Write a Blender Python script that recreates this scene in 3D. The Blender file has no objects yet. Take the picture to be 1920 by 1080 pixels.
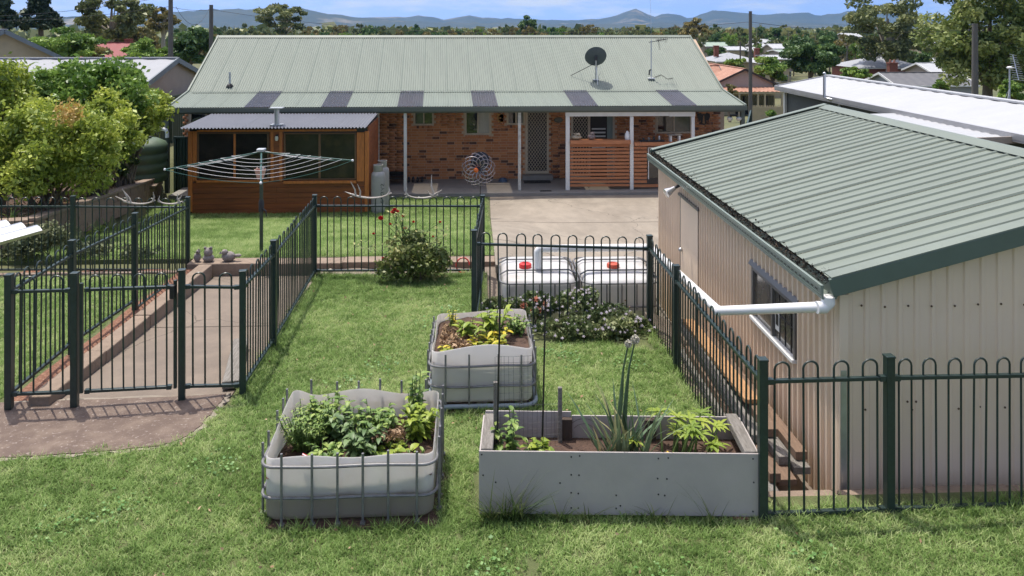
import bpy, math, random
import numpy as np
from mathutils import Vector, Matrix
R = math.radians
F, CX, HY, CZ = 1480.0, 960.0, 50.0, 5.0        # focal length (px of a 1920 wide frame), centre column, horizon row, eye height
PSI = R(2.3); cP, sP = math.cos(PSI), math.sin(PSI)
scene = bpy.context.scene
col = scene.collection
# ------------------------------------------------------------------ camera, sky, sun, exposure
cam_d = bpy.data.cameras.new('camera'); cam = bpy.data.objects.new('camera', cam_d); col.objects.link(cam)
cam.location = (0, 0, CZ); cam.rotation_euler = (R(90), 0, -PSI)
cam_d.sensor_width = 36; cam_d.lens = 36 * F / 1920; cam_d.shift_y = -(540 - HY) / 1920
cam_d.clip_start = .05; cam_d.clip_end = 30000
scene.camera = cam
SUNV = Vector((-.46, .62, 2.7)).normalized()
sun_d = bpy.data.lights.new('sun', 'SUN'); sun_d.energy = 2.05; sun_d.angle = R(.5); sun_d.color = (1, .945, .855)
sun = bpy.data.objects.new('sun', sun_d); col.objects.link(sun)
sun.rotation_euler = (-SUNV).to_track_quat('-Z', 'Y').to_euler(); sun.location = (0, 0, 60)
w = bpy.data.worlds.new('World'); scene.world = w; w.use_nodes = True
nt = w.node_tree; nt.nodes.clear()
o_ = nt.nodes.new('ShaderNodeOutputWorld'); bg = nt.nodes.new('ShaderNodeBackground'); bg.inputs[1].default_value = .15
sky = nt.nodes.new('ShaderNodeTexSky'); sky.sky_type = 'NISHITA'; sky.sun_disc = False
sky.sun_elevation = math.asin(SUNV.z); sky.sun_rotation = math.atan2(SUNV.x, SUNV.y); sky.altitude = 200
sky.air_density = .5; sky.dust_density = 2.2; sky.ozone_density = 1.0
tc = nt.nodes.new('ShaderNodeTexCoord')
sx = nt.nodes.new('ShaderNodeSeparateXYZ'); cxn = nt.nodes.new('ShaderNodeCombineXYZ'); sq = nt.nodes.new('ShaderNodeMath'); sq.operation = 'MULTIPLY'; ad = nt.nodes.new('ShaderNodeMath'); ad.operation = 'ADD'; ad.inputs[1].default_value = .32 ** 2; rt = nt.nodes.new('ShaderNodeMath'); rt.operation = 'SQRT'
for a_, b_ in ((tc.outputs['Generated'], sx.inputs[0]), (sx.outputs[0], cxn.inputs[0]), (sx.outputs[1], cxn.inputs[1]), (sx.outputs[2], sq.inputs[0]), (sx.outputs[2], sq.inputs[1]), (sq.outputs[0], ad.inputs[0]), (ad.outputs[0], rt.inputs[0]), (rt.outputs[0], cxn.inputs[2]), (cxn.outputs[0], sky.inputs[0])): nt.links.new(a_, b_)   # lookup direction lifted, so the horizon band takes bluer sky from higher up
mp = nt.nodes.new('ShaderNodeMapping'); mp.inputs['Scale'].default_value = (4.5, 4.5, 26)
nz = nt.nodes.new('ShaderNodeTexNoise'); nz.inputs['Scale'].default_value = 2.0; nz.inputs['Detail'].default_value = 7; nz.inputs['Roughness'].default_value = .58
rp = nt.nodes.new('ShaderNodeValToRGB'); rp.color_ramp.elements[0].position = .47; rp.color_ramp.elements[1].position = .66
rp.color_ramp.elements[0].color = (0, 0, 0, 1); rp.color_ramp.elements[1].color = (.75, .75, .75, 1)
mx = nt.nodes.new('ShaderNodeMixRGB'); mx.inputs[2].default_value = (2.7, 2.8, 2.9, 1)
L = nt.links.new
L(tc.outputs['Generated'], mp.inputs[0]); L(mp.outputs[0], nz.inputs[0]); L(nz.outputs[0], rp.inputs[0]); L(rp.outputs[0], mx.inputs[0])
L(sky.outputs[0], mx.inputs[1]); L(mx.outputs[0], bg.inputs[0]); L(bg.outputs[0], o_.inputs[0])
vs = scene.view_settings; vs.view_transform = 'Standard'; vs.look = 'None'; vs.gamma = 1; vs.use_curve_mapping = False; vs.exposure = 1.1
scene.render.engine = 'CYCLES'; cy = scene.cycles; cy.use_denoising = True; cy.max_bounces = 6; cy.transparent_max_bounces = 8
cy.diffuse_bounces = 3; cy.glossy_bounces = 3; cy.transmission_bounces = 4; cy.volume_bounces = 0; cy.caustics_reflective = False; cy.caustics_refractive = False

# ------------------------------------------------------------------ pixel helpers: a pixel gives a ray, the surface it lies on gives the distance
def at(px, py, d):
    xc = (px - CX) / F * d
    return Vector((xc * cP + d * sP, -xc * sP + d * cP, CZ - (py - HY) * d / F))
def onY(px, py, Y):
    t = (px - CX) / F; X = Y * (t * cP + sP) / (cP - t * sP); d = Y * cP + X * sP
    return Vector((X, Y, CZ - (py - HY) * d / F))
def onX(px, py, X):
    t = (px - CX) / F; Y = X * (cP - t * sP) / (t * cP + sP); d = Y * cP + X * sP
    return Vector((X, Y, CZ - (py - HY) * d / F))
def hx(px, Y): return onY(px, 0, Y).x
# ------------------------------------------------------------------ heights
def clamp(x, a=0., b=1.): return a if x < a else b if x > b else x
def sm(x, a, b):
    t = clamp((x - a) / (b - a)); return t * t * (3 - 2 * t)
def lerp(a, b, t): return a + (b - a) * t
def lawnH(Y): return 3.44 + .021 * Y
def midH(Y):
    if Y < 20.5: return 3.66 + .164 * (Y - 12.65)
    return 4.95 + .028 * (min(Y, 23.5) - 20.5)
def driveL(Y): return lerp(.22, .27, (Y - 12.6) / 10.8)
def driveH(X, Y): return lerp(midH(Y) + .015, 4.42 + max(0, Y - 11.5) * .0508, sm(X, driveL(Y), 2.2))
def wallX(Y): return -7.55 - (Y - 13.5) * .19 if Y > 13.5 else -7.55 - (13.5 - Y) * 1.6
def wallH(Y): return lerp(3.22, 4.43, (Y - 13.4) / 10.3)
def farH(X, Y):
    left = 4.3 + .03 * max(0, Y - 36); left = min(left, 9)
    r = np.interp(Y, [30, 50, 80, 120, 180, 300, 600], [5.0, 6.8, 9, 9.6, 11, 14, 16])
    l2 = np.interp(Y, [30, 60, 120, 300, 600], [4.6, 5.2, 7.5, 14, 16])
    return lerp(l2, r, sm(X, -6, 14))
def baseH(X, Y):
    if Y > 34: return farH(X, Y)
    if Y > 12.3:
        if X < wallX(Y): return wallH(Y) + .06 if Y < 24 else 4.35
        if X > 9.6: return lerp(4.9, 5.0, sm(Y, 13, 30))
        if Y > 23.6: return 5.02
        if X < driveL(Y) - .02: return midH(Y)
        return driveH(X, Y)
    if X < -4.12:
        return 3.42 + .025 * Y
    if X < -2.42 and Y > 7.5: return 3.6 + (Y - 7.5) * .047
    if X > 2.06 and Y > 5.95: return lerp(3.68, 4.4, sm(X, 2.06, 2.8))
    if Y > 9.75 and X > .2: return lerp(3.7, 4.36, sm(Y, 9.75, 10.3))
    if Y > 11.8: return 3.75
    return lawnH(Y)
def gz(X, Y): return CZ - baseH(X, Y)

# ------------------------------------------------------------------ materials
MATS = {}
def nodes_of(name):
    m = bpy.data.materials.new(name); m.use_nodes = True; t = m.node_tree
    return m, t, t.nodes['Principled BSDF'], t.links.new
def c4(c): return (c[0], c[1], c[2], 1)
def mat(name, c, rough=.6, var=.15, scale=6., bump=0., bscale=80., metal=0., c2=None, mix=(.45, .62), spec=.5, stretch=(1, 1, 1), c3=None, c3mix=(.6, .7), c3scale=1.2, rv=.1, alpha=1.0, trans=0., glow_through=None, crack=0.):
    m, t, b, L = nodes_of(name); N = t.nodes.new
    tc = N('ShaderNodeTexCoord'); mp = N('ShaderNodeMapping'); mp.inputs['Scale'].default_value = stretch
    L(tc.outputs['Object'], mp.inputs[0])
    n1 = N('ShaderNodeTexNoise'); n1.inputs['Scale'].default_value = scale; n1.inputs['Detail'].default_value = 8; n1.inputs['Roughness'].default_value = .65
    L(mp.outputs[0], n1.inputs[0])
    r = N('ShaderNodeValToRGB'); e = r.color_ramp.elements
    if c2 is None: ca, cb = [x * (1 - var) for x in c], [min(1, x * (1 + var)) for x in c]; e[0].position, e[1].position = .3, .7
    else: ca, cb = c, c2; e[0].position, e[1].position = mix
    e[0].color, e[1].color = c4(ca), c4(cb)
    L(n1.outputs[0], r.inputs[0]); out = r.outputs[0]
    if c3 is not None:
        n3 = N('ShaderNodeTexNoise'); n3.inputs['Scale'].default_value = c3scale; n3.inputs['Detail'].default_value = 9; n3.inputs['Roughness'].default_value = .7
        L(mp.outputs[0], n3.inputs[0])
        r3 = N('ShaderNodeValToRGB'); r3.color_ramp.elements[0].position, r3.color_ramp.elements[1].position = c3mix
        L(n3.outputs[0], r3.inputs[0])
        mm = N('ShaderNodeMixRGB'); L(r3.outputs[0], mm.inputs[0]); L(out, mm.inputs[1]); mm.inputs[2].default_value = c4(c3); out = mm.outputs[0]
    if crack:
        nd = N('ShaderNodeTexNoise'); nd.inputs['Scale'].default_value = 1.7; nd.inputs['Detail'].default_value = 5; L(tc.outputs['Object'], nd.inputs[0])
        av = N('ShaderNodeVectorMath'); av.operation = 'MULTIPLY_ADD'; L(nd.outputs['Color'], av.inputs[0]); av.inputs[1].default_value = (.5, .5, .5); L(tc.outputs['Object'], av.inputs[2])
        vo = N('ShaderNodeTexVoronoi'); vo.feature = 'DISTANCE_TO_EDGE'; vo.inputs['Scale'].default_value = crack; L(av.outputs[0], vo.inputs[0])
        mr = N('ShaderNodeMapRange'); mr.inputs[1].default_value = .0; mr.inputs[2].default_value = .012 * crack; mr.inputs[3].default_value = .75; mr.inputs[4].default_value = 0; L(vo.outputs['Distance'], mr.inputs[0])
        mk = N('ShaderNodeMixRGB'); L(mr.outputs[0], mk.inputs[0]); L(out, mk.inputs[1]); mk.inputs[2].default_value = (.05, .04, .03, 1); out = mk.outputs[0]
    L(out, b.inputs['Base Color'])
    rr = N('ShaderNodeMapRange'); rr.inputs[3].default_value = max(.02, rough - rv); rr.inputs[4].default_value = min(1, rough + rv)
    L(n1.outputs[0], rr.inputs[0]); L(rr.outputs[0], b.inputs['Roughness'])
    b.inputs['Metallic'].default_value = metal; b.inputs['Specular IOR Level'].default_value = spec
    if trans: b.inputs['Transmission Weight'].default_value = trans
    if bump:
        n2 = N('ShaderNodeTexNoise'); n2.inputs['Scale'].default_value = bscale; n2.inputs['Detail'].default_value = 5
        L(mp.outputs[0], n2.inputs[0]); bp = N('ShaderNodeBump'); bp.inputs['Strength'].default_value = bump; bp.inputs['Distance'].default_value = .02
        L(n2.outputs[0], bp.inputs['Height']); L(bp.outputs[0], b.inputs['Normal'])
    if glow_through:
        tr = N('ShaderNodeBsdfTranslucent') if glow_through[0] == 'diffuse' else N('ShaderNodeBsdfTransparent'); tr.inputs[0].default_value = c4(glow_through[2]); ms = N('ShaderNodeMixShader'); ms.inputs[0].default_value = glow_through[1]
        L(b.outputs[0], ms.inputs[1]); L(tr.outputs[0], ms.inputs[2]); L(ms.outputs[0], t.nodes['Material Output'].inputs[0])
    MATS[name] = m
    return m
def ramp_mat(name, cols, rough=.55, source='attr', translucent=0., patch=0., patch_scale=.6, spec=.4):
    """colour picked per leaf / per brick from a stored random value (attr) or per object (object)"""
    m, t, b, L = nodes_of(name); N = t.nodes.new
    if source == 'attr': a = N('ShaderNodeAttribute'); a.attribute_name = 'rnd'; v = a.outputs['Fac']
    else: a = N('ShaderNodeObjectInfo'); v = a.outputs['Random']
    if patch:
        g = N('ShaderNodeNewGeometry'); n = N('ShaderNodeTexNoise'); n.inputs['Scale'].default_value = patch_scale; n.inputs['Detail'].default_value = 5
        L(g.outputs['Position'], n.inputs[0])
        s = N('ShaderNodeMath'); s.operation = 'SUBTRACT'; L(n.outputs[0], s.inputs[0]); s.inputs[1].default_value = .5
        k = N('ShaderNodeMath'); k.operation = 'MULTIPLY_ADD'; L(s.outputs[0], k.inputs[0]); k.inputs[1].default_value = patch; L(v, k.inputs[2]); v = k.outputs[0]
    if translucent: cols = [((c[0], tuple(min(.8, q * 1.45) for q in c[1])) if len(c) == 2 else tuple(min(.8, q * 1.45) for q in c)) for c in cols]
    r = N('ShaderNodeValToRGB'); e = r.color_ramp.elements
    while len(e) < len(cols): e.new(.5)
    for i, c in enumerate(cols):
        p, c = c if len(c) == 2 else (i / (len(cols) - 1), c)
        e[i].position = p; e[i].color = c4(c)
    L(v, r.inputs[0]); L(r.outputs[0], b.inputs['Base Color']); b.inputs['Roughness'].default_value = rough; b.inputs['Specular IOR Level'].default_value = spec
    if translucent:
        tr = N('ShaderNodeBsdfTranslucent'); L(r.outputs[0], tr.inputs[0]); mxs = N('ShaderNodeMixShader'); mxs.inputs[0].default_value = translucent
        L(b.outputs[0], mxs.inputs[1]); L(tr.outputs[0], mxs.inputs[2]); L(mxs.outputs[0], t.nodes['Material Output'].inputs[0])
    MATS[name] = m
    return m
# ------------------------------------------------------------------ mesh builder
class MB:
    def __init__(s): s.v = []; s.f = []
    def add(s, vs, fs):
        b = len(s.v); s.v.extend([tuple(x) for x in vs]); s.f.extend([tuple(i + b for i in f) for f in fs]); return s
    def box(s, c, sz, rz=0., M=None):
        x, y, z = [a / 2 for a in sz]
        p = [Vector((i * x, j * y, k * z)) for k in (-1, 1) for j in (-1, 1) for i in (-1, 1)]
        M = M if M is not None else Matrix.Rotation(rz, 3, 'Z')
        c = Vector(c)
        return s.add([c + M @ q for q in p], [(0, 2, 3, 1), (4, 5, 7, 6), (0, 1, 5, 4), (2, 6, 7, 3), (0, 4, 6, 2), (1, 3, 7, 5)])
    def span(s, a, b):
        return s.box([(a[i] + b[i]) / 2 for i in range(3)], [abs(b[i] - a[i]) for i in range(3)])
    def beam(s, p, q, w, h, up=(0, 0, 1)):
        p, q = Vector(p), Vector(q); d = (q - p); l = d.length; d = d.normalized(); up = Vector(up)
        x = d.cross(up)
        if x.length < 1e-4: x = d.cross(Vector((0, 1, 0)))
        x.normalize(); z = x.cross(d)
        M = Matrix((x, d, z)).transposed()
        return s.box((p + q) / 2, (w, l, h), M=M)
    def tube(s, pts, r, n=8, closed=False, caps=True):
        pts = [Vector(p) for p in pts]; m = len(pts); rs = r if isinstance(r, (list, tuple)) else [r] * m
        vs = []; prev = None
        for i, p in enumerate(pts):
            a = pts[(i - 1) % m] if (closed or i > 0) else p; b = pts[(i + 1) % m] if (closed or i < m - 1) else p
            d = (b - a).normalized()
            if prev is None:
                x = d.cross(Vector((0, 0, 1)))
                if x.length < .1: x = d.cross(Vector((0, 1, 0)))
            else: x = prev - d * prev.dot(d)
            x.normalize(); prev = x; y = d.cross(x)
            for k in range(n):
                a_ = 2 * math.pi * k / n; vs.append(p + (x * math.cos(a_) + y * math.sin(a_)) * rs[i])
        fs = []
        for i in range(m if closed else m - 1):
            for k in range(n):
                j = (i + 1) % m; k2 = (k + 1) % n; fs.append((i * n + k, i * n + k2, j * n + k2, j * n + k))
        if caps and not closed: fs += [tuple(range(n))[::-1], tuple((m - 1) * n + k for k in range(n))]
        return s.add(vs, fs)
    def lathe(s, prof, c=(0, 0, 0), n=20):
        c = Vector(c); vs = []; fs = []
        for r, z in prof:
            for k in range(n): a = 2 * math.pi * k / n; vs.append(c + Vector((r * math.cos(a), r * math.sin(a), z)))
        for i in range(len(prof) - 1):
            for k in range(n): k2 = (k + 1) % n; fs.append((i * n + k, i * n + k2, (i + 1) * n + k2, (i + 1) * n + k))
        fs += [tuple(range(n))[::-1], tuple((len(prof) - 1) * n + k for k in range(n))]
        return s.add(vs, fs)
    def blob(s, c, rad, n=10, M=None):
        c = Vector(c); vs = []; fs = []; m = n // 2 + 1
        for i in range(m + 1):
            t = math.pi * i / m
            for k in range(n):
                a = 2 * math.pi * k / n; q = Vector((rad[0] * math.sin(t) * math.cos(a), rad[1] * math.sin(t) * math.sin(a), rad[2] * math.cos(t)))
                vs.append(c + (M @ q if M else q))
        for i in range(m):
            for k in range(n): k2 = (k + 1) % n; fs.append((i * n + k, (i + 1) * n + k, (i + 1) * n + k2, i * n + k2))
        return s.add(vs, fs)
    def prism(s, poly, a, b):
        """polygon (list of 3D points) extruded by the vector from a to b"""
        e = Vector(b) - Vector(a); p = [Vector(q) for q in poly]; n = len(p)
        fs = [tuple(range(n))[::-1], tuple(range(n, 2 * n))] + [(i, (i + 1) % n, n + (i + 1) % n, n + i) for i in range(n)]
        return s.add(p + [q + e for q in p], fs)
    def mesh(s, name, m, smooth=False):
        me = bpy.data.meshes.new(name); me.from_pydata(s.v, [], s.f); me.materials.append(m)
        if smooth: me.polygons.foreach_set('use_smooth', [True] * len(me.polygons)); me.set_sharp_from_angle(angle=R(48))
        me.update(); return me
    def build(s, name, m, parent=None, smooth=False, bevel=0.):
        o = bpy.data.objects.new(name, s.mesh(name, m, smooth)); link(o, parent)
        if bevel:
            k = o.modifiers.new('bevel', 'BEVEL'); k.width = bevel; k.segments = 2; k.limit_method = 'ANGLE'
        return o
def link(o, parent=None):
    col.objects.link(o)
    if parent is not None:
        o.parent = parent
        if parent.type == 'EMPTY': o.matrix_parent_inverse = Matrix.Translation(-parent.location)
    return o
def thing(name, label, cat, loc=(0, 0, 0), group=None):
    o = bpy.data.objects.new(name, None); o.location = loc; o.empty_display_size = .1; col.objects.link(o)
    return tag(o, label, cat, group)
def tag(o, label=None, cat=None, group=None, kind=None):
    for k, v in (('label', label), ('category', cat), ('group', group), ('kind', kind)):
        if v: o[k] = v
    return o
def inst(name, me, parent, loc, rz=0., scale=(1, 1, 1), rot=None):
    o = bpy.data.objects.new(name, me); o.location = loc; o.rotation_euler = rot or (0, 0, rz); o.scale = scale
    return link(o, parent)
def obj_np(name, v, faces4, m, parent=None, rnd=None, tris=False):
    """vertex array (n,3), quad index array (k,4), optional per-vertex random value"""
    k = 3 if tris else 4
    me = bpy.data.meshes.new(name); nf = len(faces4)
    me.vertices.add(len(v)); me.vertices.foreach_set('co', np.ascontiguousarray(v, dtype=np.float32).ravel())
    me.loops.add(nf * k); me.loops.foreach_set('vertex_index', np.ascontiguousarray(faces4, dtype=np.int32).ravel())
    me.polygons.add(nf); me.polygons.foreach_set('loop_start', np.arange(0, nf * k, k, dtype=np.int32))
    me.update(calc_edges=True); me.materials.append(m)
    if rnd is not None:
        a = me.attributes.new('rnd', 'FLOAT', 'POINT'); a.data.foreach_set('value', np.ascontiguousarray(rnd, dtype=np.float32))
    o = bpy.data.objects.new(name, me)
    return link(o, parent)
class Leaves:
    """leaf-sized faces, each with its own random value for colour"""
    def __init__(s, seed=1): s.v = []; s.f = []; s.r = []; s.n = 0; s.g = np.random.default_rng(seed)
    def cloud(s, c, size, rnd=None, jitter=.35, aspect=.45, up=.0):
        g = s.g; n = len(c); nrm = g.normal(size=(n, 3)); nrm[:, 2] = np.abs(nrm[:, 2]) + up
        nrm /= np.linalg.norm(nrm, axis=1)[:, None]
        a = np.cross(nrm, g.normal(size=(n, 3))); a /= np.linalg.norm(a, axis=1)[:, None] + 1e-9; b = np.cross(nrm, a)
        sz = size * (1 + jitter * g.normal(size=(n, 1))).clip(.4, 2); a = a * sz; b = b * sz * aspect
        v = np.stack([c - a, c - b + nrm * sz * .12, c + a, c + b + nrm * sz * .12], 1).reshape(-1, 3)
        f = np.arange(4 * n).reshape(n, 4) + s.n
        r = (rnd if rnd is not None else g.random(n))
        s.v.append(v); s.f.append(f); s.r.append(np.repeat(r, 4)); s.n += 4 * n
    def blade(s, p, d, L, W, bend=.3, rnd=.5, rows=4, up=(0, 0, 1), shape=None):
        p = Vector(p); d = Vector(d).normalized(); side = d.cross(Vector(up))
        if side.length < .05: side = d.cross(Vector((1, .3, 0)))
        side.normalize(); nrm = side.cross(d)
        vs = []
        for i in range(rows + 1):
            t = i / rows; wd = shape(t) if shape else math.sin(math.pi * min(1, .08 + t * .92)) ** .7
            c = p + d * (L * t) - nrm * (bend * L * t * t)
            fold = nrm * (W * .18 * wd)
            vs += [c - side * (W * wd / 2) + fold, c, c + side * (W * wd / 2) + fold]
        f = []
        for i in range(rows):
            a = s.n + i * 3
            f += [(a, a + 1, a + 4, a + 3), (a + 1, a + 2, a + 5, a + 4)]
        s.v.append(np.array([tuple(x) for x in vs])); s.f.append(np.array(f)); s.r.append(np.full(len(vs), rnd)); s.n += len(vs)
    def build(s, name, m, parent=None):
        return obj_np(name, np.concatenate(s.v), np.concatenate(s.f), m, parent, np.concatenate(s.r))
def strip(name, rows, hf, m, nx=8, thick=.12, kind='structure'):
    """surface lofted between rows (Y, xleft, xright) that follows the height function, with a skirt"""
    v = []; f = []; n = nx + 1
    for Y, a, b in rows:
        for i in range(n): x = a + (b - a) * i / nx; v.append((x, Y, hf(x, Y)))
    k = len(rows)
    for j in range(k - 1):
        for i in range(nx): f.append((j * n + i, j * n + i + 1, (j + 1) * n + i + 1, (j + 1) * n + i))
    ring = [i for i in range(n)] + [j * n + nx for j in range(1, k)] + [(k - 1) * n + i for i in range(nx - 1, -1, -1)] + [j * n for j in range(k - 2, 0, -1)]
    b0 = len(v); v += [(v[i][0], v[i][1], v[i][2] - thick) for i in ring]
    for q in range(len(ring)): q2 = (q + 1) % len(ring); f.append((ring[q2], ring[q], b0 + q, b0 + q2))
    mb = MB(); mb.v = v; mb.f = f; o = mb.build(name, m); o['kind'] = kind
    return o
def rows_of(y0, y1, n, fa, fb): return [(lerp(y0, y1, i / n), fa(lerp(y0, y1, i / n)), fb(lerp(y0, y1, i / n))) for i in range(n + 1)]
rng = random.Random(7)
# palette
GREEN_STEEL = mat('fence_green_paint', (.018, .035, .032), .38, .25, 30, spec=.5)
ROOF = mat('pale_green_roof_steel', (.195, .225, .188), .45, .06, 1.2, spec=.3, stretch=(2.5, .5, 1), c3=(.16, .185, .155), c3mix=(.45, .8), c3scale=.8)
SKYL = mat('tinted_skylight_sheet', (.12, .13, .165), .3, .25, 3, c3=(.16, .15, .14), c3mix=(.55, .75), c3scale=1.6, glow_through=('clear', .42, (.8, .72, .62)))
GUT = mat('gutter_green_paint', (.105, .125, .105), .45, .1, 3)
WHITEP = mat('white_paint', (.74, .74, .72), .45, .06, 4, c3=(.55, .54, .5), c3mix=(.6, .85), c3scale=2)
PVC = mat('white_pvc', (.80, .80, .80), .3, .03, 3)
CONC = mat('concrete_drive', (.285, .245, .195), .85, .16, 2.6, .25, 60, stretch=(1, .45, 1), c3=(.19, .16, .125), c3mix=(.46, .74), c3scale=.8, crack=.22)
PATHC = mat('concrete_path', (.20, .16, .125), .85, .14, 3.5, .3, 70, c3=(.15, .12, .095), c3mix=(.48, .72), c3scale=1.1, crack=.35)
AGG = mat('exposed_aggregate', (.135, .095, .074), .85, .2, 5, .5, 120, c2=(.195, .145, .112), c3=(.36, .30, .26), c3mix=(.57, .66), c3scale=26)
SLABC = mat('verandah_concrete', (.25, .235, .215), .7, .12, 3, .1, 60)
SLEEPER = mat('concrete_sleeper', (.26, .195, .145), .9, .18, 4, .4, 40, c3=(.2, .15, .11), c3mix=(.5, .7), c3scale=3)
BLOCK = mat('split_face_block', (.27, .19, .135), .92, .2, 6, .8, 28, c3=(.18, .125, .09), c3mix=(.5, .75), c3scale=2.5)
SOIL = mat('garden_soil', (.085, .05, .035), .95, .35, 14, .9, 40)
MULCH = mat('red_bark_mulch', (.19, .085, .05), .95, .4, 30, 1, 60, c2=(.30, .16, .10))
LAWNB = mat('lawn_soil', (.085, .105, .035), .95, .25, 7, .6, 50, c2=(.12, .135, .05))
DRYG = mat('dry_paddock', (.12, .12, .05), .95, .3, .05, c2=(.07, .09, .035), c3=(.19, .16, .085), c3mix=(.5, .7), c3scale=.012)
SHEDW = mat('cream_shed_steel', (.79, .63, .475), .5, .05, 1.5, stretch=(1, 1, .35), c3=(.70, .54, .395), c3mix=(.55, .85), c3scale=1.4)
ALU = mat('galvanised_steel', (.50, .52, .54), .38, .12, 9, metal=.75)
CAGE = mat('weathered_cage_steel', (.20, .20, .205), .5, .3, 12, metal=.35, c3=(.12, .10, .09), c3mix=(.6, .75), c3scale=9)
BLACK = mat('black_plastic', (.012, .012, .013), .5, .3, 10)
DARKS = mat('dark_steel', (.03, .03, .032), .5, .3, 20)
GLASS = mat('dark_window_glass', (.018, .02, .022), .04, .3, 1.5, spec=.9, rv=.02)
FRAME = mat('bronze_window_frame', (.50, .43, .33), .5, .1, 5)
TIMB = mat('oiled_merbau', (.38, .14, .06), .5, .25, 3, .2, 30, stretch=(1, 6, 14), c2=(.52, .215, .095), mix=(.3, .7))
CABW = mat('stained_cypress', (.36, .105, .03), .55, .3, 2.2, .2, 20, stretch=(.8, 4, 9), c2=(.20, .058, .018), mix=(.3, .75), c3=(.075, .03, .015), c3mix=(.42, .8), c3scale=.6)
CABT = mat('stained_cypress_trim', (.50, .165, .042), .5, .25, 3, .2, 20, stretch=(5, 4, 1.2))
CABR = mat('grey_zinc_roof', (.20, .205, .23), .5, .10, 2.5, metal=.1)
GREYT = mat('weathered_timber', (.27, .25, .225), .9, .3, 6, .6, 30, stretch=(9, 1, 9), c2=(.16, .145, .125), mix=(.35, .65))
POLE = mat('power_pole_timber', (.13, .12, .11), .9, .25, 4, .5, 30, stretch=(8, 8, .6))
BARK = mat('tree_bark', (.17, .135, .10), .95, .35, 6, .8, 20, stretch=(3, 3, .6))
PALEB = mat('pale_gum_bark', (.38, .33, .27), .9, .25, 4, .4, 15, stretch=(3, 3, .6))
# ================================================================== ground
from mathutils import noise
def spaced(a, b, step, far, grow):
    xs = list(np.arange(a, b + 1e-6, step)); s = step
    while xs[-1] < far: s *= grow; xs.append(xs[-1] + s)
    s = step
    while xs[0] > -far: s *= grow; xs.insert(0, xs[0] - s)
    return xs
gx = spaced(-13, 12, .25, 4600, 1.32); gy = [y for y in spaced(2, 26, .25, 4600, 1.3) if y > -60]
gv = [(x, y, gz(x, y) - .07) for y in gy for x in gx]; nx_ = len(gx)
gf = [(j * nx_ + i, j * nx_ + i + 1, (j + 1) * nx_ + i + 1, (j + 1) * nx_ + i) for j in range(len(gy) - 1) for i in range(nx_ - 1)]
go = obj_np('ground', np.array(gv), np.array(gf), DRYG); go['kind'] = 'structure'
# lawn sheets
strip('front_lawn', rows_of(-6, 5.9, 24, lambda y: -9, lambda y: 9), lambda x, y: CZ - lawnH(y), LAWNB, 16)
strip('middle_lawn', rows_of(5.9, 7.6, 4, lambda y: -9, lambda y: 2.1), lambda x, y: CZ - lawnH(y), LAWNB, 16)
strip('inner_lawn', rows_of(7.6, 11.85, 8, lambda y: -2.42, lambda y: 2.1 if y < 9.7 else .1), lambda x, y: CZ - lawnH(y), LAWNB, 8)
strip('side_lawn', rows_of(7.6, 12.1, 8, lambda y: -9.6, lambda y: -4.3), lambda x, y: gz(-6, y), LAWNB, 8)
strip('house_lawn', rows_of(12.62, 23.38, 30, lambda y: wallX(max(y, 13.5)) if y > 13.2 else -8.2, lambda y: driveL(y)), lambda x, y: CZ - midH(y), LAWNB, 20)
strip('garden_bed', rows_of(12.0, 24.4, 30, lambda y: -12.2, lambda y: wallX(y) - .1), lambda x, y: CZ - (wallH(y) + .07) + .05 * math.sin(x * 3 + y * 2), SOIL, 10)
strip('driveway', rows_of(11.6, 23.39, 30, lambda y: driveL(y) + .01, lambda y: 9.5), lambda x, y: CZ - driveH(x, y) + .004, CONC, 30)
strip('tank_base', rows_of(10.1, 11.59, 4, lambda y: .23, lambda y: 2.75), lambda x, y: CZ - 4.35, CONC, 4)
strip('path', rows_of(7.45, 12.25, 10, lambda y: -4.06, lambda y: -2.44), lambda x, y: CZ - (3.6 + (y - 7.5) * .047), PATHC, 6)
strip('dirt_strip', rows_of(11.86, 12.3, 3, lambda y: -2.43, lambda y: .25), lambda x, y: CZ - 3.735 + .012 * math.sin(x * 9), PATHC, 30)
strip('side_soil', rows_of(9.75, 11.86, 6, lambda y: .1, lambda y: .25), lambda x, y: CZ - 3.72, PATHC, 2)
strip('left_mulch_bed', rows_of(12.11, 13.4, 5, lambda y: -9.4, lambda y: -4.5), lambda x, y: CZ - 3.74 - .05 * (y - 12.1) + .02 * math.sin(7 * x + 5 * y), MULCH, 24)
strip('mulch_pocket', rows_of(7.62, 12.24, 12, lambda y: -4.56, lambda y: -4.28), lambda x, y: gz(-6, y) + .012 + .012 * math.sin(13 * y), MULCH, 2)
strip('shed_gap_soil', rows_of(6.0, 10.0, 10, lambda y: 2.1, lambda y: 2.84), lambda x, y: CZ - lerp(3.66, 3.95, sm(x, 2.1, 2.8)) + .02 * math.sin(9 * y), PATHC, 6)
strip('shed_slab', [(6.18, 2.82, 8.3), (12.5, 2.82, 8.3)], lambda x, y: .6, CONC, 2)
def G(px, py):
    d = F * 3.44 / (py - HY - F * .021); return at(px, py, d)
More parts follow.
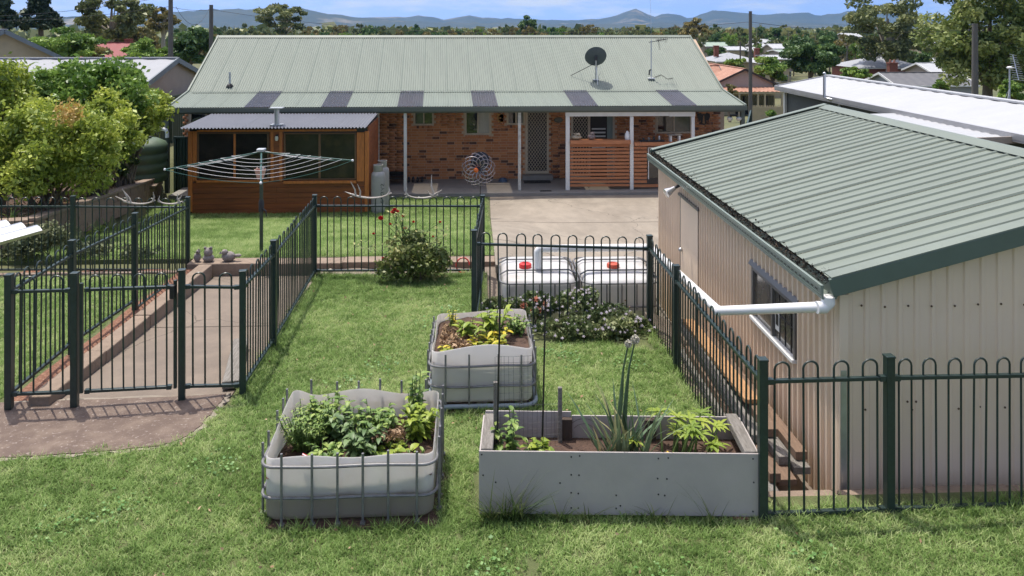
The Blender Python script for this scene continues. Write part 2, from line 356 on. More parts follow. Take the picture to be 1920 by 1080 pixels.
# exposed aggregate apron before the gate: outline from the photograph, lying on the lawn plane
ap = [(-260, 752), (0, 757), (140, 752), (341, 745), (425, 740), (418, 752), (398, 775), (372, 803), (340, 826), (300, 838), (230, 845), (150, 851), (60, 857), (-40, 862), (-300, 880)]
app = []
for i in range(len(ap)):
    a, b = ap[i], ap[(i + 1) % len(ap)]
    for k in range(6):
        t = k / 6; j = rng.uniform(-1.5, 1.5) if 3 < i < 14 else 0
        app.append(G(a[0] + (b[0] - a[0]) * t + j, a[1] + (b[1] - a[1]) * t + j * .6))
apx = [(p.x, p.y) for p in app]
def inpoly(x, y, poly):
    c = False; n = len(poly); j = n - 1
    for i in range(n):
        if (poly[i][1] > y) != (poly[j][1] > y) and x < (poly[j][0] - poly[i][0]) * (y - poly[i][1]) / (poly[j][1] - poly[i][1]) + poly[i][0]: c = not c
        j = i
    return c
mb = MB(); cen_ = sum((Vector((p.x, p.y, 0)) for p in app), Vector()) / len(app)
out_ = [p + (Vector((p.x, p.y, 0)) - cen_).normalized() * (.05 + .025 * math.sin(i * 1.7) + rng.uniform(-.01, .01)) for i, p in enumerate(app)]
o = MB().prism([(p.x, p.y, CZ - lawnH(p.y) - .05) for p in out_], (0, 0, 0), (0, 0, .058)).build('apron_edge', CONC); o['kind'] = 'structure'
mb = MB(); mb.prism([(p.x, p.y, CZ - lawnH(p.y) - .05) for p in app], (0, 0, 0), (0, 0, .065)); o = mb.build('apron', AGG); o['kind'] = 'structure'
# verandah slab
YG, YW, YR, ZS = 23.6, 25.55, 29.0, .07
XL, XR = -9.2, 8.02
mb = MB().span((XL + .1, 23.4, -.2), (XR - .1, YW + .3, ZS)); o = mb.build('verandah_slab', SLABC, bevel=.01); o['kind'] = 'structure'
# ------------------------------------------------------------------ grass: uncountable blades, instanced over the lawns
GRASS = ramp_mat('grass_blades', [(.095, .155, .04), (.155, .24, .066), (.235, .325, .11), (.36, .41, .19)], .6, 'object', .42, patch=1.7, patch_scale=1.1, spec=.25)
def tuft(seed, n, h, spread):
    l = Leaves(seed); r = random.Random(seed)
    for i in range(n):
        a = r.uniform(0, 6.28); t = r.uniform(.25, 1.0); d = (math.cos(a) * t, math.sin(a) * t, 1)
        l.blade((r.uniform(-spread, spread), r.uniform(-spread, spread), -.006), d, h * r.uniform(.55, 1.15), .0065 * r.uniform(.8, 1.5), .35, r.random(), 2, shape=lambda t: 1 - t * .95)
    v, f = np.concatenate(l.v), np.concatenate(l.f)
    me = bpy.data.meshes.new('grass_tuft'); me.from_pydata(v.tolist(), [], f.tolist()); me.materials.append(GRASS); me.update()
    return bpy.data.objects.new('grass_tuft', me)
def grass(name, label, x0, x1, y0, y1, zf, mask, density, tf, smin, smax, cell=.12, seed=1):
    v = []; f = []; n = 0
    for i in range(int((x1 - x0) / cell)):
        for j in range(int((y1 - y0) / cell)):
            x, y = x0 + i * cell, y0 + j * cell
            if not mask(x + cell / 2, y + cell / 2): continue
            for a, b in ((0, 0), (1, 0), (1, 1), (0, 1)): v.append((x + a * cell, y + b * cell, zf(x + a * cell, y + b * cell)))
            f.append((n, n + 1, n + 2, n + 3)); n += 4
    o = obj_np(name, np.array(v), np.array(f), GRASS); tag(o, label, 'grass', kind='stuff')
    g = bpy.data.node_groups.new(name, 'GeometryNodeTree'); N = g.nodes.new
    g.interface.new_socket('Geometry', in_out='INPUT', socket_type='NodeSocketGeometry'); g.interface.new_socket('Geometry', in_out='OUTPUT', socket_type='NodeSocketGeometry')
    gi, gq = N('NodeGroupInput'), N('NodeGroupOutput')
    dp = N('GeometryNodeDistributePointsOnFaces'); dp.inputs['Density'].default_value = density; dp.inputs['Seed'].default_value = seed
    ip = N('GeometryNodeInstanceOnPoints'); oi = N('GeometryNodeObjectInfo'); oi.inputs['Object'].default_value = tf; oi.inputs['As Instance'].default_value = True
    rr = N('FunctionNodeRandomValue'); rr.data_type = 'FLOAT_VECTOR'; rr.inputs[0].default_value = (-.15, -.15, 0); rr.inputs[1].default_value = (.15, .15, 6.28)
    rs = N('FunctionNodeRandomValue'); rs.data_type = 'FLOAT'; rs.inputs[2].default_value = smin; rs.inputs[3].default_value = smax
    k = g.links.new
    k(gi.outputs[0], dp.inputs[0]); k(dp.outputs['Points'], ip.inputs['Points']); k(oi.outputs['Geometry'], ip.inputs['Instance'])
    k(rr.outputs[0], ip.inputs['Rotation']); k(rs.outputs[1], ip.inputs['Scale']); k(ip.outputs[0], gq.inputs[0])
    md = o.modifiers.new('blades', 'NODES'); md.node_group = g
    return o
T1, T2 = tuft(3, 18, .040, .036), tuft(5, 18, .075, .06)
boxes = []      # footprints kept free of grass: (x0, x1, y0, y1)
def free(x, y): return not any(a < x < b and c < y < d for a, b, c, d in boxes)
boxes += [(-1.52, -.3, 5.66, 6.6), (-.48, .5, 7.4, 8.6), (-.06 + .0, 2.0, 5.84, 6.28)]
grass('front_grass', 'short green mown grass around the two cut-down tank planters', -6.2, 6.4, 4.3, 11.8, lambda x, y: CZ - lawnH(y) + .002,
      lambda x, y: (y < 5.72 or (x < 2.02 and (y < 7.5 or x > -2.4) and (y < 9.55 or x < -.06))) and abs(x - .04 * y) < .66 * y + .3 and not inpoly(x, y, apx) and free(x, y)
      and (noise.noise(Vector((x * 1.3, y * 1.3, 3))) < .5 or rng.random() < .72) and not (y > 9.0 - .25 * math.sin(x * 4) and x > .0), 800, T1, .5, 1.55)
grass('side_grass', 'patch of lawn seen through the side fence left of the sunken path', -8.6, -4.55, 7.5, 12.05, lambda x, y: gz(-6, y) + .002, lambda x, y: True, 480, T1, .8, 1.5, seed=2)
grass('house_grass', 'sunlit lawn below the rotary clothesline and the timber cabin', -9.6, .3, 12.66, 23.3, lambda x, y: CZ - midH(y) + .002,
      lambda x, y: wallX(max(y, 13.5)) + .1 < x < driveL(y) - .02 and y > 12.68, 260, T2, .7, 1.3, cell=.16, seed=3)
EDGE = []      # lines along which the mower leaves longer grass: (x0, y0, x1, y1, reach)
def near_edge(x, y):
    for x0, y0, x1, y1, w_ in EDGE:
        dx, dy = x1 - x0, y1 - y0; t = clamp(((x - x0) * dx + (y - y0) * dy) / (dx * dx + dy * dy)); 
        if math.hypot(x - x0 - dx * t, y - y0 - dy * t) < w_: return True
    return False
EDGE += [(-2.3, 7.9, -2.36, 11.7, .09), (-2.35, 11.72, .0, 11.72, .1), (-.08, 9.3, -.02, 11.7, .08), (2.0, 5.8, 2.02, 9.5, .09), (2.0, 5.66, 6, 5.72, .09), (-1.58, 5.62, -.25, 5.64, .07), (-.22, 5.65, -.24, 6.6, .07), (-1.55, 5.7, -1.6, 6.6, .06), (0, 5.72, 2.0, 5.7, .06), (-.5, 7.36, .5, 7.38, .06), (.54, 7.4, .52, 8.6, .07), (-.52, 7.4, -.52, 8.6, .06)]
T3 = tuft(8, 12, .10, .03)
grass('edge_grass', 'longer unmown grass along the fence feet and planters', -2.7, 6.2, 5.4, 11.9, lambda x, y: CZ - lawnH(y) + .002, lambda x, y: near_edge(x, y) and free(x, y) and rng.random() < .8, 420, T3, .5, 1.35, cell=.05, seed=5)
# ================================================================== low sleeper walls and edging
def sleepers(name, label, p, q, w, h, n, cat='edging', group=None):
    t = thing(name, label, cat, p, group); p, q = Vector(p), Vector(q)
    for i in range(n):
        a, b = p.lerp(q, i / n), p.lerp(q, (i + 1) / n); g = (b - a).normalized() * .006
        j = Vector((rng.uniform(-.008, .008), rng.uniform(-.008, .008), rng.uniform(-.01, .006)))
        MB().beam(a + g + j - Vector((0, 0, h / 2)), b - g + j - Vector((0, 0, h / 2)), w, h).build('sleeper', SLEEPER, t, bevel=.012)
    return t
sleepers('sleeper_wall', 'tan concrete sleeper edge between the clothesline lawn and the back fence', (-4.5, 12.42, CZ - 3.64), (.24, 12.42, CZ - 3.64), .3, .26, 4, 'retaining wall')
sleepers('path_edging', 'weathered sleeper kerb along the left side of the sunken path', (-4.17, 7.62, CZ - 3.5), (-4.17, 12.2, CZ - 3.62), .2, .3, 4)
sleepers('lawn_edging', 'thin concrete strip between the side lawn and the red mulch bed', (-9.2, 12.1, CZ - 3.69), (-4.5, 12.14, CZ - 3.69), .09, .12, 4)
sleepers('shed_edging', 'pinkish concrete edging blocks at the foot of the cream shed', (2.1, 5.98, CZ - 3.615), (8.2, 5.98, CZ - 3.615), .2, .2, 9)
sleepers('fence_kerb', 'narrow concrete strip under the hoop-top fence beside the shed', (2.1, 5.98, CZ - 3.66), (2.1, 9.6, CZ - 3.74), .1, .16, 4)
t = thing('timber_step', 'old timber sleeper lying on the path inside the gate', 'timber', at(436, 700, 7.95))
MB().beam(at(432, 722, 7.85), at(452, 640, 9.0), .16, .08).build('plank', GREYT, t, bevel=.01)
# split-face block retaining wall, blocks laid along the falling ground
t = thing('block_retaining_wall', 'tan split-face block retaining wall below the shrub bed', 'retaining wall', (wallX(14), 14, CZ - midH(14)))
bl = MB().box((0, 0, 0), (.395, .2, .185)).mesh('block', BLOCK)
def lay(p0, p1, courses, half):
    d = (p1 - p0); n = int(d.length / .4); e = d.normalized()
    rz = math.atan2(e.y, e.x); ry = -math.asin(e.z)
    for c in range(courses):
        for i in range(n + 1):
            s = (i + (.5 if c % 2 else 0)) * .4
            if s > d.length: continue
            p = p0 + e * s - Vector((0, 0, .1 + .19 * c)) + Vector((-e.y, e.x, 0)) * rng.uniform(-.012, .012)
            inst('block', bl, t, p, rot=(0, ry, rz))
lay(Vector((wallX(13.5), 13.5, CZ - wallH(13.5) - .03)), Vector((wallX(23.8), 23.8, CZ - wallH(23.8) - .03)), 3, 0)
lay(Vector((-9.5, 12.28, CZ - 3.1)), Vector((wallX(13.5), 13.5, CZ - wallH(13.5) - .03)), 4, 0)
for a, b in (((wallX(13.5), 13.5, CZ - wallH(13.5)), (wallX(23.8), 23.8, CZ - wallH(23.8))), ((-9.5, 12.28, CZ - 3.07), (wallX(13.5), 13.5, CZ - wallH(13.5)))):
    a, b = Vector(a), Vector(b); n = 14 if a.y > 13 else 3
    for i in range(n):
        MB().beam(a.lerp(b, i / n) + (b - a).normalized() * .004, a.lerp(b, (i + 1) / n) - (b - a).normalized() * .004, .26, .06).build('capping', SLEEPER, t, bevel=.008)
# ================================================================== hoop-top fences
def hairpin_mesh(h=1.08, wd=.1, r=.0082):
    pts = [(-wd / 2, 0, 0), (-wd / 2, 0, h - wd / 2)] + [(-math.cos(a) * wd / 2, 0, h - wd / 2 + math.sin(a) * wd / 2) for a in [math.pi * k / 8 for k in range(1, 8)]] + [(wd / 2, 0, h - wd / 2), (wd / 2, 0, 0)]
    return MB().tube(pts, r, 6).mesh('hoop_bar', GREEN_STEEL, True)
HP = hairpin_mesh()
def post_top(p): return at(*p)
def fence(name, label, posts, build, cat='fence', sq=.062, ends=(0, 0), drop=None):
    """posts: world points of post tops; hoops and rails fill each bay"""
    t = thing(name, label, cat, (posts[0].x, posts[0].y, posts[0].z - 1.25), 'hoop-top fences round the lawn' if cat == 'fence' else None)
    for i, p in enumerate(posts):
        if build[i]:
            e = (posts[min(i + 1, len(posts) - 1)] - posts[max(i - 1, 0)])
            mb = MB().box((p.x, p.y, p.z - .635), (sq, sq, 1.25), math.atan2(e.y, e.x)); po = mb.build('post', GREEN_STEEL, t, bevel=.004)
            MB().box((p.x, p.y, p.z - .006), (sq + .008, sq + .008, .016), math.atan2(e.y, e.x)).build('post_cap', GREEN_STEEL, po, bevel=.004)
    for i in range(len(posts) - 1):
        a, b = posts[i].copy(), posts[i + 1].copy()
        if drop and i in drop: a.z -= drop[i]
        e = b - a; l = math.hypot(e.x, e.y); u = Vector((e.x, e.y, e.z)) / l; ang = math.atan2(e.y, e.x)
        g = sq / 2 + .002
        for z, nm in ((-.165, 'top_rail'), (-1.125, 'bottom_rail')):
            MB().beam(a + u * g + Vector((0, 0, z)), b - u * g + Vector((0, 0, z)), .036, .026).build(nm, GREEN_STEEL, t, bevel=.003)
            for q, sgn in ((a, 1), (b, -1)):
                MB().box(q + u * (sgn * (g + .022)) + Vector((0, 0, z)), (.045, .046, .036), ang).build('bracket', GREEN_STEEL, t)
        n = max(1, round((l - .12) / .196)); pit = (l - .0) / n if n > 1 else l
        pit = (l - sq) / n
        for k in range(n):
            s = sq / 2 + pit * (k + .5); p = a + u * s
            inst('hoop_bar', HP, t, (p.x, p.y, p.z - 1.11), ang + rng.uniform(-.02, .02), (min(1.1, pit / .196), 1, 1), (rng.uniform(-.009, .009), rng.uniform(-.007, .007), ang))
    return t
pA = [at(17, 514, 7.4), at(140, 511, 7.45), at(341, 505, 7.6), at(455, 507, 7.75)]
fence('hoop_fence', 'short fixed hoop-top bay left of the garden gate', pA[:2], (1, 1))
fence('hoop_fence', 'narrow two-hoop fence bay right of the garden gate', pA[2:], (1, 1))
u_ = (pA[2] - pA[1]).normalized()
gt = fence('garden_gate', 'dark green hoop-top garden gate between two posts on the path', [pA[1] + u_ * .075, pA[2] - u_ * .075], (0, 0), 'gate', sq=.03)
for p in (pA[1] + u_ * .06, pA[2] - u_ * .06):
    MB().box((p.x, p.y, p.z - .62), (.03, .03, 1.04), math.atan2(u_.y, u_.x)).build('stile', GREEN_STEEL, gt, bevel=.003)
q = pA[2] - u_ * .07; lt = MB().box((q.x, q.y - .04, q.z - .2), (.05, .05, .13)).build('latch', BLACK, gt, bevel=.01)
pB = [pA[0], at(135, 450, 8.7), at(253, 399, 10.2), at(352, 369, 12.25)]
fence('hoop_fence', 'long hoop-top fence stepping down beside the side lawn and kerb', pB, (0, 1, 1, 1), drop={2: .12})
pC = [pB[3], at(137, 367, 12.05), at(-95, 366, 11.9)]
fence('hoop_fence', 'hoop-top fence before the block wall, with two antlers on its rail', pC, (0, 1, 1))
pD = [pA[3], at(513, 450, 8.95), at(590, 365, 11.7)]
fence('hoop_fence', 'long hoop-top fence along the right side of the sunken path', pD, (0, 1, 1))
pE = [pD[2], at(905, 366, 11.85)]
fence('hoop_fence', 'wide hoop-top fence bay behind the rose bush, antlers on its rail', pE, (0, 1))
pF = [pE[1], at(889, 431, 9.3)]
fence('hoop_fence', 'short hoop-top return fence between the rose bay and the tanks', pF, (0, 1))
pG = [pF[1], at(1218, 441, 9.65)]
fence('hoop_fence', 'hoop-top fence bay in front of the two white water tanks', pG, (0, 1))
pH = [pG[1], at(1268, 497, 8.34), at(1430, 672, 5.7)]
fence('hoop_fence', 'hoop-top fence running along the gap beside the cream shed', pH, (0, 1, 1))
pI = [pH[2], at(1667, 666, 5.78), at(2090, 659, 5.95)]
fence('hoop_fence', 'hoop-top fence across the end wall of the cream shed', pI, (0, 1, 1))
# antlers resting on the rails
ANT = mat('bleached_antler', (.50, .45, .40), .6, .15, 8, c2=(.42, .36, .3), mix=(.4, .75))
def antler(px, py, d, wpx, flip, label, forks):
    p = at(px, py, d); s = wpx * d / F
    t = thing('deer_antler', label, 'antler', p, 'bleached antlers on the fence rails'); mb = MB()
    pts = [Vector((s * (u - .5) * flip, -.02 + .03 * math.sin(u * 3), .02 + s * (.42 * (u - .5) ** 2 + .1 * max(0, u - .75)))) for u in [i / 10 for i in range(11)]]
    mb.tube([p + q for q in pts], [.017 - .0008 * i if i < 9 else .011 for i in range(11)], 7)
    beam_o = mb.build('beam', ANT, t, True)
    for k, (i, dx, dz, ln) in enumerate(forks):
        b = p + pts[i]; e = Vector((dx * flip, rng.uniform(-.3, .3), dz)).normalized()
        MB().tube([b, b + e * ln * .35 + Vector((.02 * flip, 0, 0)), b + e * ln * .7 + Vector((-.01 * flip, 0, .02))], [.015, .012, .003], 7).build('tine', ANT, t, True)
antler(697, 374, 11.72, 74, 1, 'forked antler on the fence rail in front of the gas cylinders', [(1, -.3, 1, .3), (2, -.1, 1, .26), (0, -1, .2, .14), (9, .2, 1, .16)])
antler(790, 374, 11.74, 62, -1, 'antler with a tall palm on the fence rail by the rose bush', [(1, .2, 1, .42), (2, -1, .6, .26), (1, 1, .6, .2), (9, .2, 1, .14)])
antler(263, 385, 12.1, 56, 1, 'antler with a broad raised palm lying on the rail by the block wall', [(1, -.3, 1, .3), (2, -.5, 1, .26), (0, -1, .5, .2), (9, .3, 1, .2)])
antler(320, 385, 12.15, 46, -1, 'small curled antler on the rail next to the step-down fence post', [(1, .4, 1, .18), (2, -.5, 1, .16), (9, .2, 1, .12)])
# ================================================================== the brick house
def corr_mesh(name, wd, ln, n, amp, m, lap=.0016, seg=6, shear=0., trap=False):
    """one roofing sheet: x across, y up the slope; wd wide, ln long, n corrugations"""
    if trap:
        xs = []; zs = []
        for i in range(n):
            x0 = i * wd / n; p = wd / n
            for u, z in ((0, 0), (.74, 0), (.80, amp), (.92, amp), (.98, 0)): xs.append(x0 + u * p); zs.append(z)
        xs.append(wd); zs.append(0)
    else:
        xs = [wd * i / (n * seg) for i in range(n * seg + 1)]; zs = [amp * math.cos(2 * math.pi * i / seg) for i in range(n * seg + 1)]
    k = len(xs); mb = MB()
    for y in (0, ln):
        mb.v += [(x - shear * y, y, z + lap * x / wd) for x, z in zip(xs, zs)]
    mb.f = [(i, i + 1, k + i + 1, k + i) for i in range(k - 1)]
    return mb.mesh(name, m, not trap)
ZE, ZB, ZR = 2.62, 2.93, 4.65
SH = .05                                                    # the gable ends are a little out of square
house = thing('brick_house', 'long brick house with pale green corrugated roof and a shaded verandah', 'house', (0, YW, 0))
NS = 23; CW = (XR - XL) / NS
l1 = math.hypot(YW - YG, ZB - ZE); a1 = math.atan2(ZB - ZE, YW - YG); l2 = math.hypot(YR - YW, ZR - ZB); a2 = math.atan2(ZR - ZB, YR - YW)
vsheet = corr_mesh('verandah_sheet', CW, l1 + .02, 10, .011, ROOF, shear=SH); msheet = corr_mesh('roof_sheet', CW, l2 + .03, 10, .011, ROOF, shear=SH)
sky_m = corr_mesh('skylight_sheet', CW, l1 + .01, 10, .013, SKYL, shear=SH)
skypx = [475, 629, 785, 934, 1081, 1275]
skyi = {min(range(NS), key=lambda i: abs(XL + (i + .5) * CW - hx(p, YG))) for p in skypx}
rear = corr_mesh('rear_roof_sheet', CW, l2 + .9, 10, .0085, ROOF)
for i in range(NS):
    x = XL + i * CW; s = i in skyi
    inst('skylight_sheet' if s else 'verandah_sheet', sky_m if s else vsheet, house, (x, YG - .03, ZE + rng.uniform(0, .002) + (.004 if s else 0)), rot=(a1, 0, 0))
    inst('roof_sheet', msheet, house, (x - SH * (YW - YG), YW - .02, ZB + .005 + rng.uniform(0, .002)), rot=(a2, 0, 0))
    inst('rear_roof_sheet', rear, house, (x + CW - SH * (YR - YG), YR + l2 * math.cos(a2) + .8, ZR - (l2 + .9) * math.sin(a2)), rot=(a2, 0, math.pi))
xs_ = -SH * (YR - YG)
# ridge cap, verge trims, gutter, fascia
mb = MB(); cap = [(-.17, -.062), (-.02, .018), (.02, .018), (.17, -.062), (.02, .006), (-.02, .006)]
mb.prism([(XL + xs_ - .05, YR + a, ZR + .02 + b) for a, b in cap], (0, 0, 0), (XR - XL + .1, 0, 0)); mb.build('ridge_cap', ROOF, house)
for x in (XL, XR):
    mb = MB(); mb.beam((x, YG - .04, ZE - .03), (x - SH * 1.95, YW, ZB - .02), .05, .13); mb.build('verge_trim', ROOF, house)
    mb = MB(); mb.beam((x - SH * 1.95, YW, ZB - .02), (x + xs_, YR, ZR - .02), .05, .15); mb.build('verge_trim', ROOF, house)
MB().prism([(XL - .02, YG - .13, ZE - .135), (XL - .02, YG - .02, ZE - .135), (XL - .02, YG - .02, ZE - .02), (XL - .02, YG - .035, ZE - .02), (XL - .02, YG - .035, ZE - .12), (XL - .02, YG - .118, ZE - .12), (XL - .02, YG - .118, ZE - .018), (XL - .02, YG - .135, ZE - .018)], (0, 0, 0), (XR - XL + .04, 0, 0)).build('gutter', GUT, house)
MB().span((XL + .05, YG + .06, ZE - .2), (XR - .05, YG + .11, ZE - .01)).build('verandah_beam', GUT, house)
MB().span((XL + .1, YW - .25, ZB - .12), (XR - .2, YW - .2, ZB - .015)).build('roof_batten', GUT, house)
# walls: mortar backing with openings, bricks proud of it
op = {}
def opening(k, x0, x1, y0, y1):
    a, b = onY(x0, y1, YW), onY(x1, y0, YW); op[k] = (a.x, b.x, a.z, b.z)
opening('w1', 776, 813, 190, 235); opening('w2', 872, 920, 190, 253); opening('w3', 951, 984, 190, 234)
opening('door', 986, 1029, 196, 328); opening('door2', 1071, 1106, 196, 333); opening('slider', 1107, 1152, 200, 333); opening('w4', 1231, 1297, 190, 250)
opening('w0', 356, 388, 190, 250)
WX0, WX1 = hx(346, YW), hx(1358, YW)
WZ1 = ZB - .02
def in_open(x, z, mx=0, mz=0): return any(a - mx < x < b + mx and c - mz < z < d + mz for a, b, c, d in op.values())
cuts = sorted(op.values()); xs = [WX0]
MORT = mat('brick_mortar', (.50, .38, .275), .95, .15, 20, .3, 80)
BRK_COLS = [(0, (.11, .062, .05)), (.10, (.17, .085, .06)), (.14, (.40, .165, .075)), (.5, (.50, .215, .098)), (.8, (.56, .26, .122)), (1, (.45, .19, .1))]
BRK_O = ramp_mat('brick_face', BRK_COLS, .88, 'object', patch=.15, patch_scale=14); BRK_A = ramp_mat('brick_face_field', BRK_COLS, .88, 'attr', patch=.15, patch_scale=14)
x = WX0
for a, b, c, d in cuts + [(WX1, WX1, 0, 0)]:
    if a > x + .001: MB().span((x, YW + .011, ZS - .05), (a, YW + .12, WZ1)).build('wall_backing', MORT, house)
    if b > a:
        if c > ZS + .05: MB().span((a, YW + .011, ZS - .05), (b, YW + .12, c - .001)).build('wall_backing', MORT, house)
        if d < WZ1: MB().span((a, YW + .011, d + .001), (b, YW + .12, WZ1)).build('wall_backing', MORT, house)
    x = max(x, b)
for x in (WX0, WX1): 
    MB().prism([(x - .0, YW + .125, ZS - .1), (x, YW + 6.8, ZS - .1), (x, YW + 6.8, ZB - .05), (x, YR, ZR - .12), (x, YW + .125, ZB - .03)], (0, 0, 0), (.11 if x < 0 else -.11, 0, 0)).build('end_wall', MORT, house)
MB().span((WX0, YW + 6.7, ZS - .1), (WX1, YW + 6.8, ZB - .1)).build('rear_wall', MORT, house)
bk = MB().box((0, .05, 0), (.23, .1, .0755)).mesh('brick', BRK_O); bkh = MB().box((0, .05, 0), (.11, .1, .0755)).mesh('brick', BRK_O)
fv = []; ff = []; fr = []; cand = []
gb = np.random.default_rng(4)
for c in range(33):
    z = ZS + .048 + c * .086
    if z > WZ1 - .04: break
    x = WX0 + (.06 if c % 2 else .12)
    while x < WX1 - .1:
        if not in_open(x, z, .11, .03): cand.append((x, z, 0))
        elif not in_open(x - .06, z, .05, .03): cand.append((x - .06, z, 1))
        elif not in_open(x + .06, z, .05, .03): cand.append((x + .06, z, 1))
        x += .24
xa, xb = hx(764, YW), hx(1000, YW)
cand.sort(key=lambda q: 0 if (xa < q[0] < xb and q[1] < 2.45) else 1)
for i, (x, z, h) in enumerate(cand):
    if i < 300: inst('brick', bkh if h else bk, house, (x, YW + rng.uniform(-.002, .002), z), scale=(rng.uniform(.985, 1.01), 1, rng.uniform(.97, 1.02)))
    else:
        w2 = .055 if h else .115; y = YW + rng.uniform(-.002, .002); n = len(fv)
        fv += [(x + i_ * w2, y + j * .09, z + k * .0378) for k in (-1, 1) for j in (0, 1) for i_ in (-1, 1)]
        ff += [tuple(n + q for q in f) for f in ((0, 1, 5, 4), (4, 5, 7, 6), (0, 2, 3, 1), (0, 4, 6, 2), (1, 3, 7, 5))]; fr += [gb.random()] * 8
o = obj_np('brick_field', np.array(fv), np.array(ff), BRK_A, house, np.array(fr)); o['kind'] = 'stuff'
# windows and doors
CURT = mat('pale_curtain', (.38, .37, .33), .3, .2, 3, stretch=(8, 1, .5)); PANE2 = mat('pale_window_glass', (.06, .075, .075), .06, .5, 2.5, spec=.8)  # second glass colour is paler and more mottled than the dark panes
def window(k, panes, sill=True, parent=house):
    a, b, c, d = op[k]; t = MB()
    for p, q in (((a, c), (b, c + .05)), ((a, d - .05), (b, d)), ((a, c + .05), (a + .045, d - .05)), ((b - .045, c + .05), (b, d - .05))):
        t.span((p[0], YW + .0, p[1]), (q[0], YW + .09, q[1]))
    wv = t.build('window', FRAME, parent, bevel=.004); n = len(panes)
    for i, m in enumerate(panes):
        x0 = a + .046 + (b - a - .092) * i / n; x1 = a + .046 + (b - a - .092) * (i + 1) / n
        MB().span((x0 + .004, YW + .045, c + .052), (x1 - .004, YW + .055, d - .052)).build('pane', m, wv)
        if i: MB().span((x0 - .02, YW + .015, c + .051), (x0 + .02, YW + .075, d - .051)).build('mullion', FRAME, wv)
    if sill:
        for j in range(int((b - a) / .085)):
            MB().span((a + j * .086 + .003, YW - .03, c - .095), (a + j * .086 + .079, YW + .05, c - .012)).build('sill_brick', BRK_O, wv)
    return wv
window('w1', [PANE2, GLASS]); window('w2', [GLASS, CURT]); window('w3', [GLASS, PANE2]); window('w4', [GLASS, PANE2]); window('w0', [GLASS])
def screen_door(k, lattice):
    a, b, c, d = op[k]; c = ZS + .16 if k == 'door' else ZS + .02
    t = MB()
    for p, q in (((a, c), (b, c + .09)), ((a, d - .06), (b, d)), ((a, c + .09), (a + .06, d - .06)), ((b - .06, c + .09), (b, d - .06))): t.span((p[0], YW - .005, p[1]), (q[0], YW + .05, q[1]))
    dr = t.build('door', FRAME, house, bevel=.004)
    MB().span((a + .061, YW + .03, c + .091), (b - .061, YW + .06, d - .061)).build('mesh_panel', BLACK, dr)
    if lattice:
        g = MB(); x0, x1, z0, z1 = a + .06, b - .06, c + .09, d - .06; st = .098
        for s in (1, -1):
            for i in range(-30, 60):
                q0 = x0 + i * st; pts = []
                for z in (z0, z1):
                    pts.append((q0 + s * (z - z0) * .72, z))
                (xa_, za), (xb_, zb) = pts
                def clipx(xv): return za + (xv - xa_) / (xb_ - xa_) * (zb - za)
                lo, hi = (za, xa_), (zb, xb_)
                if s > 0: zl, zh = max(z0, clipx(x0)), min(z1, clipx(x1))
                else: zl, zh = max(z0, clipx(x1)), min(z1, clipx(x0))
                if zh - zl < .03: continue
                fx = lambda z: xa_ + (z - za) / (zb - za) * (xb_ - xa_)
                g.beam((fx(zl), YW + .022 + .004 * s, zl), (fx(zh), YW + .022 + .004 * s, zh), .012, .006, (0, 1, 0))
        g.build('diamond_grille', FRAME, dr)
    MB().span((a + .015, YW - .06, c + .98), (a + .035, YW - .005, c + 1.1)).build('handle', ALU, dr, bevel=.004)
    return dr
screen_door('door', True); screen_door('door2', True)
a, b, c, d = op['door']; MB().span((a - .12, YW - .28, ZS - .02), (b + .12, YW, ZS + .15)).build('door_step', SLABC, house, bevel=.01)
a, b, c, d = op['slider']
sl = MB().span((a, YW + .05, ZS + .02), (b, YW + .07, d)).build('sliding_door', BLACK, house)
BLIND = mat('white_blind', (.6, .6, .58), .5, .05, 3); CURT2 = mat('grey_green_curtain', (.22, .27, .25), .7, .2, 2, stretch=(20, 1, 1))
for i in range(6): MB().span((a + .05, YW + .03, d - .75 - i * .12), (a + .5, YW + .045, d - .70 - i * .12)).build('shelf_edge', BLIND, sl)
MB().span((a + .55, YW + .02, ZS + .03), (a + .78, YW + .049, d - .03)).build('curtain', CURT2, sl)
MB().span((b - .05, YW, ZS + .02), (b, YW + .049, d)).build('door_frame', FRAME, sl)
# verandah posts
def vpost(px, m, wd=.09, y=YG + .16):
    x = hx(px, y); MB().span((x - wd / 2, y - wd / 2, ZS + .001), (x + wd / 2, y + wd / 2, ZE - .02)).build('verandah_post', m, house, bevel=.004)
vpost(760, WHITEP); vpost(974, mat('flaking_white_post', (.48, .47, .43), .7, .2, 9, c2=(.62, .61, .58))); vpost(709, WHITEP, .07, YW - .5)
vpost(313.5, GUT, .12); vpost(1392, GUT, .12)
# downpipe stub and elbow at the left corner post
p = onY(313.5, 258, YG + .05); MB().tube([p, p + Vector((0, 0, .14)), p + Vector((-.03, 0, .22)), p + Vector((-.14, 0, .26)), p + Vector((-.75, .05, .33))], .055, 10).build('elbow_pipe', PVC, house, True)
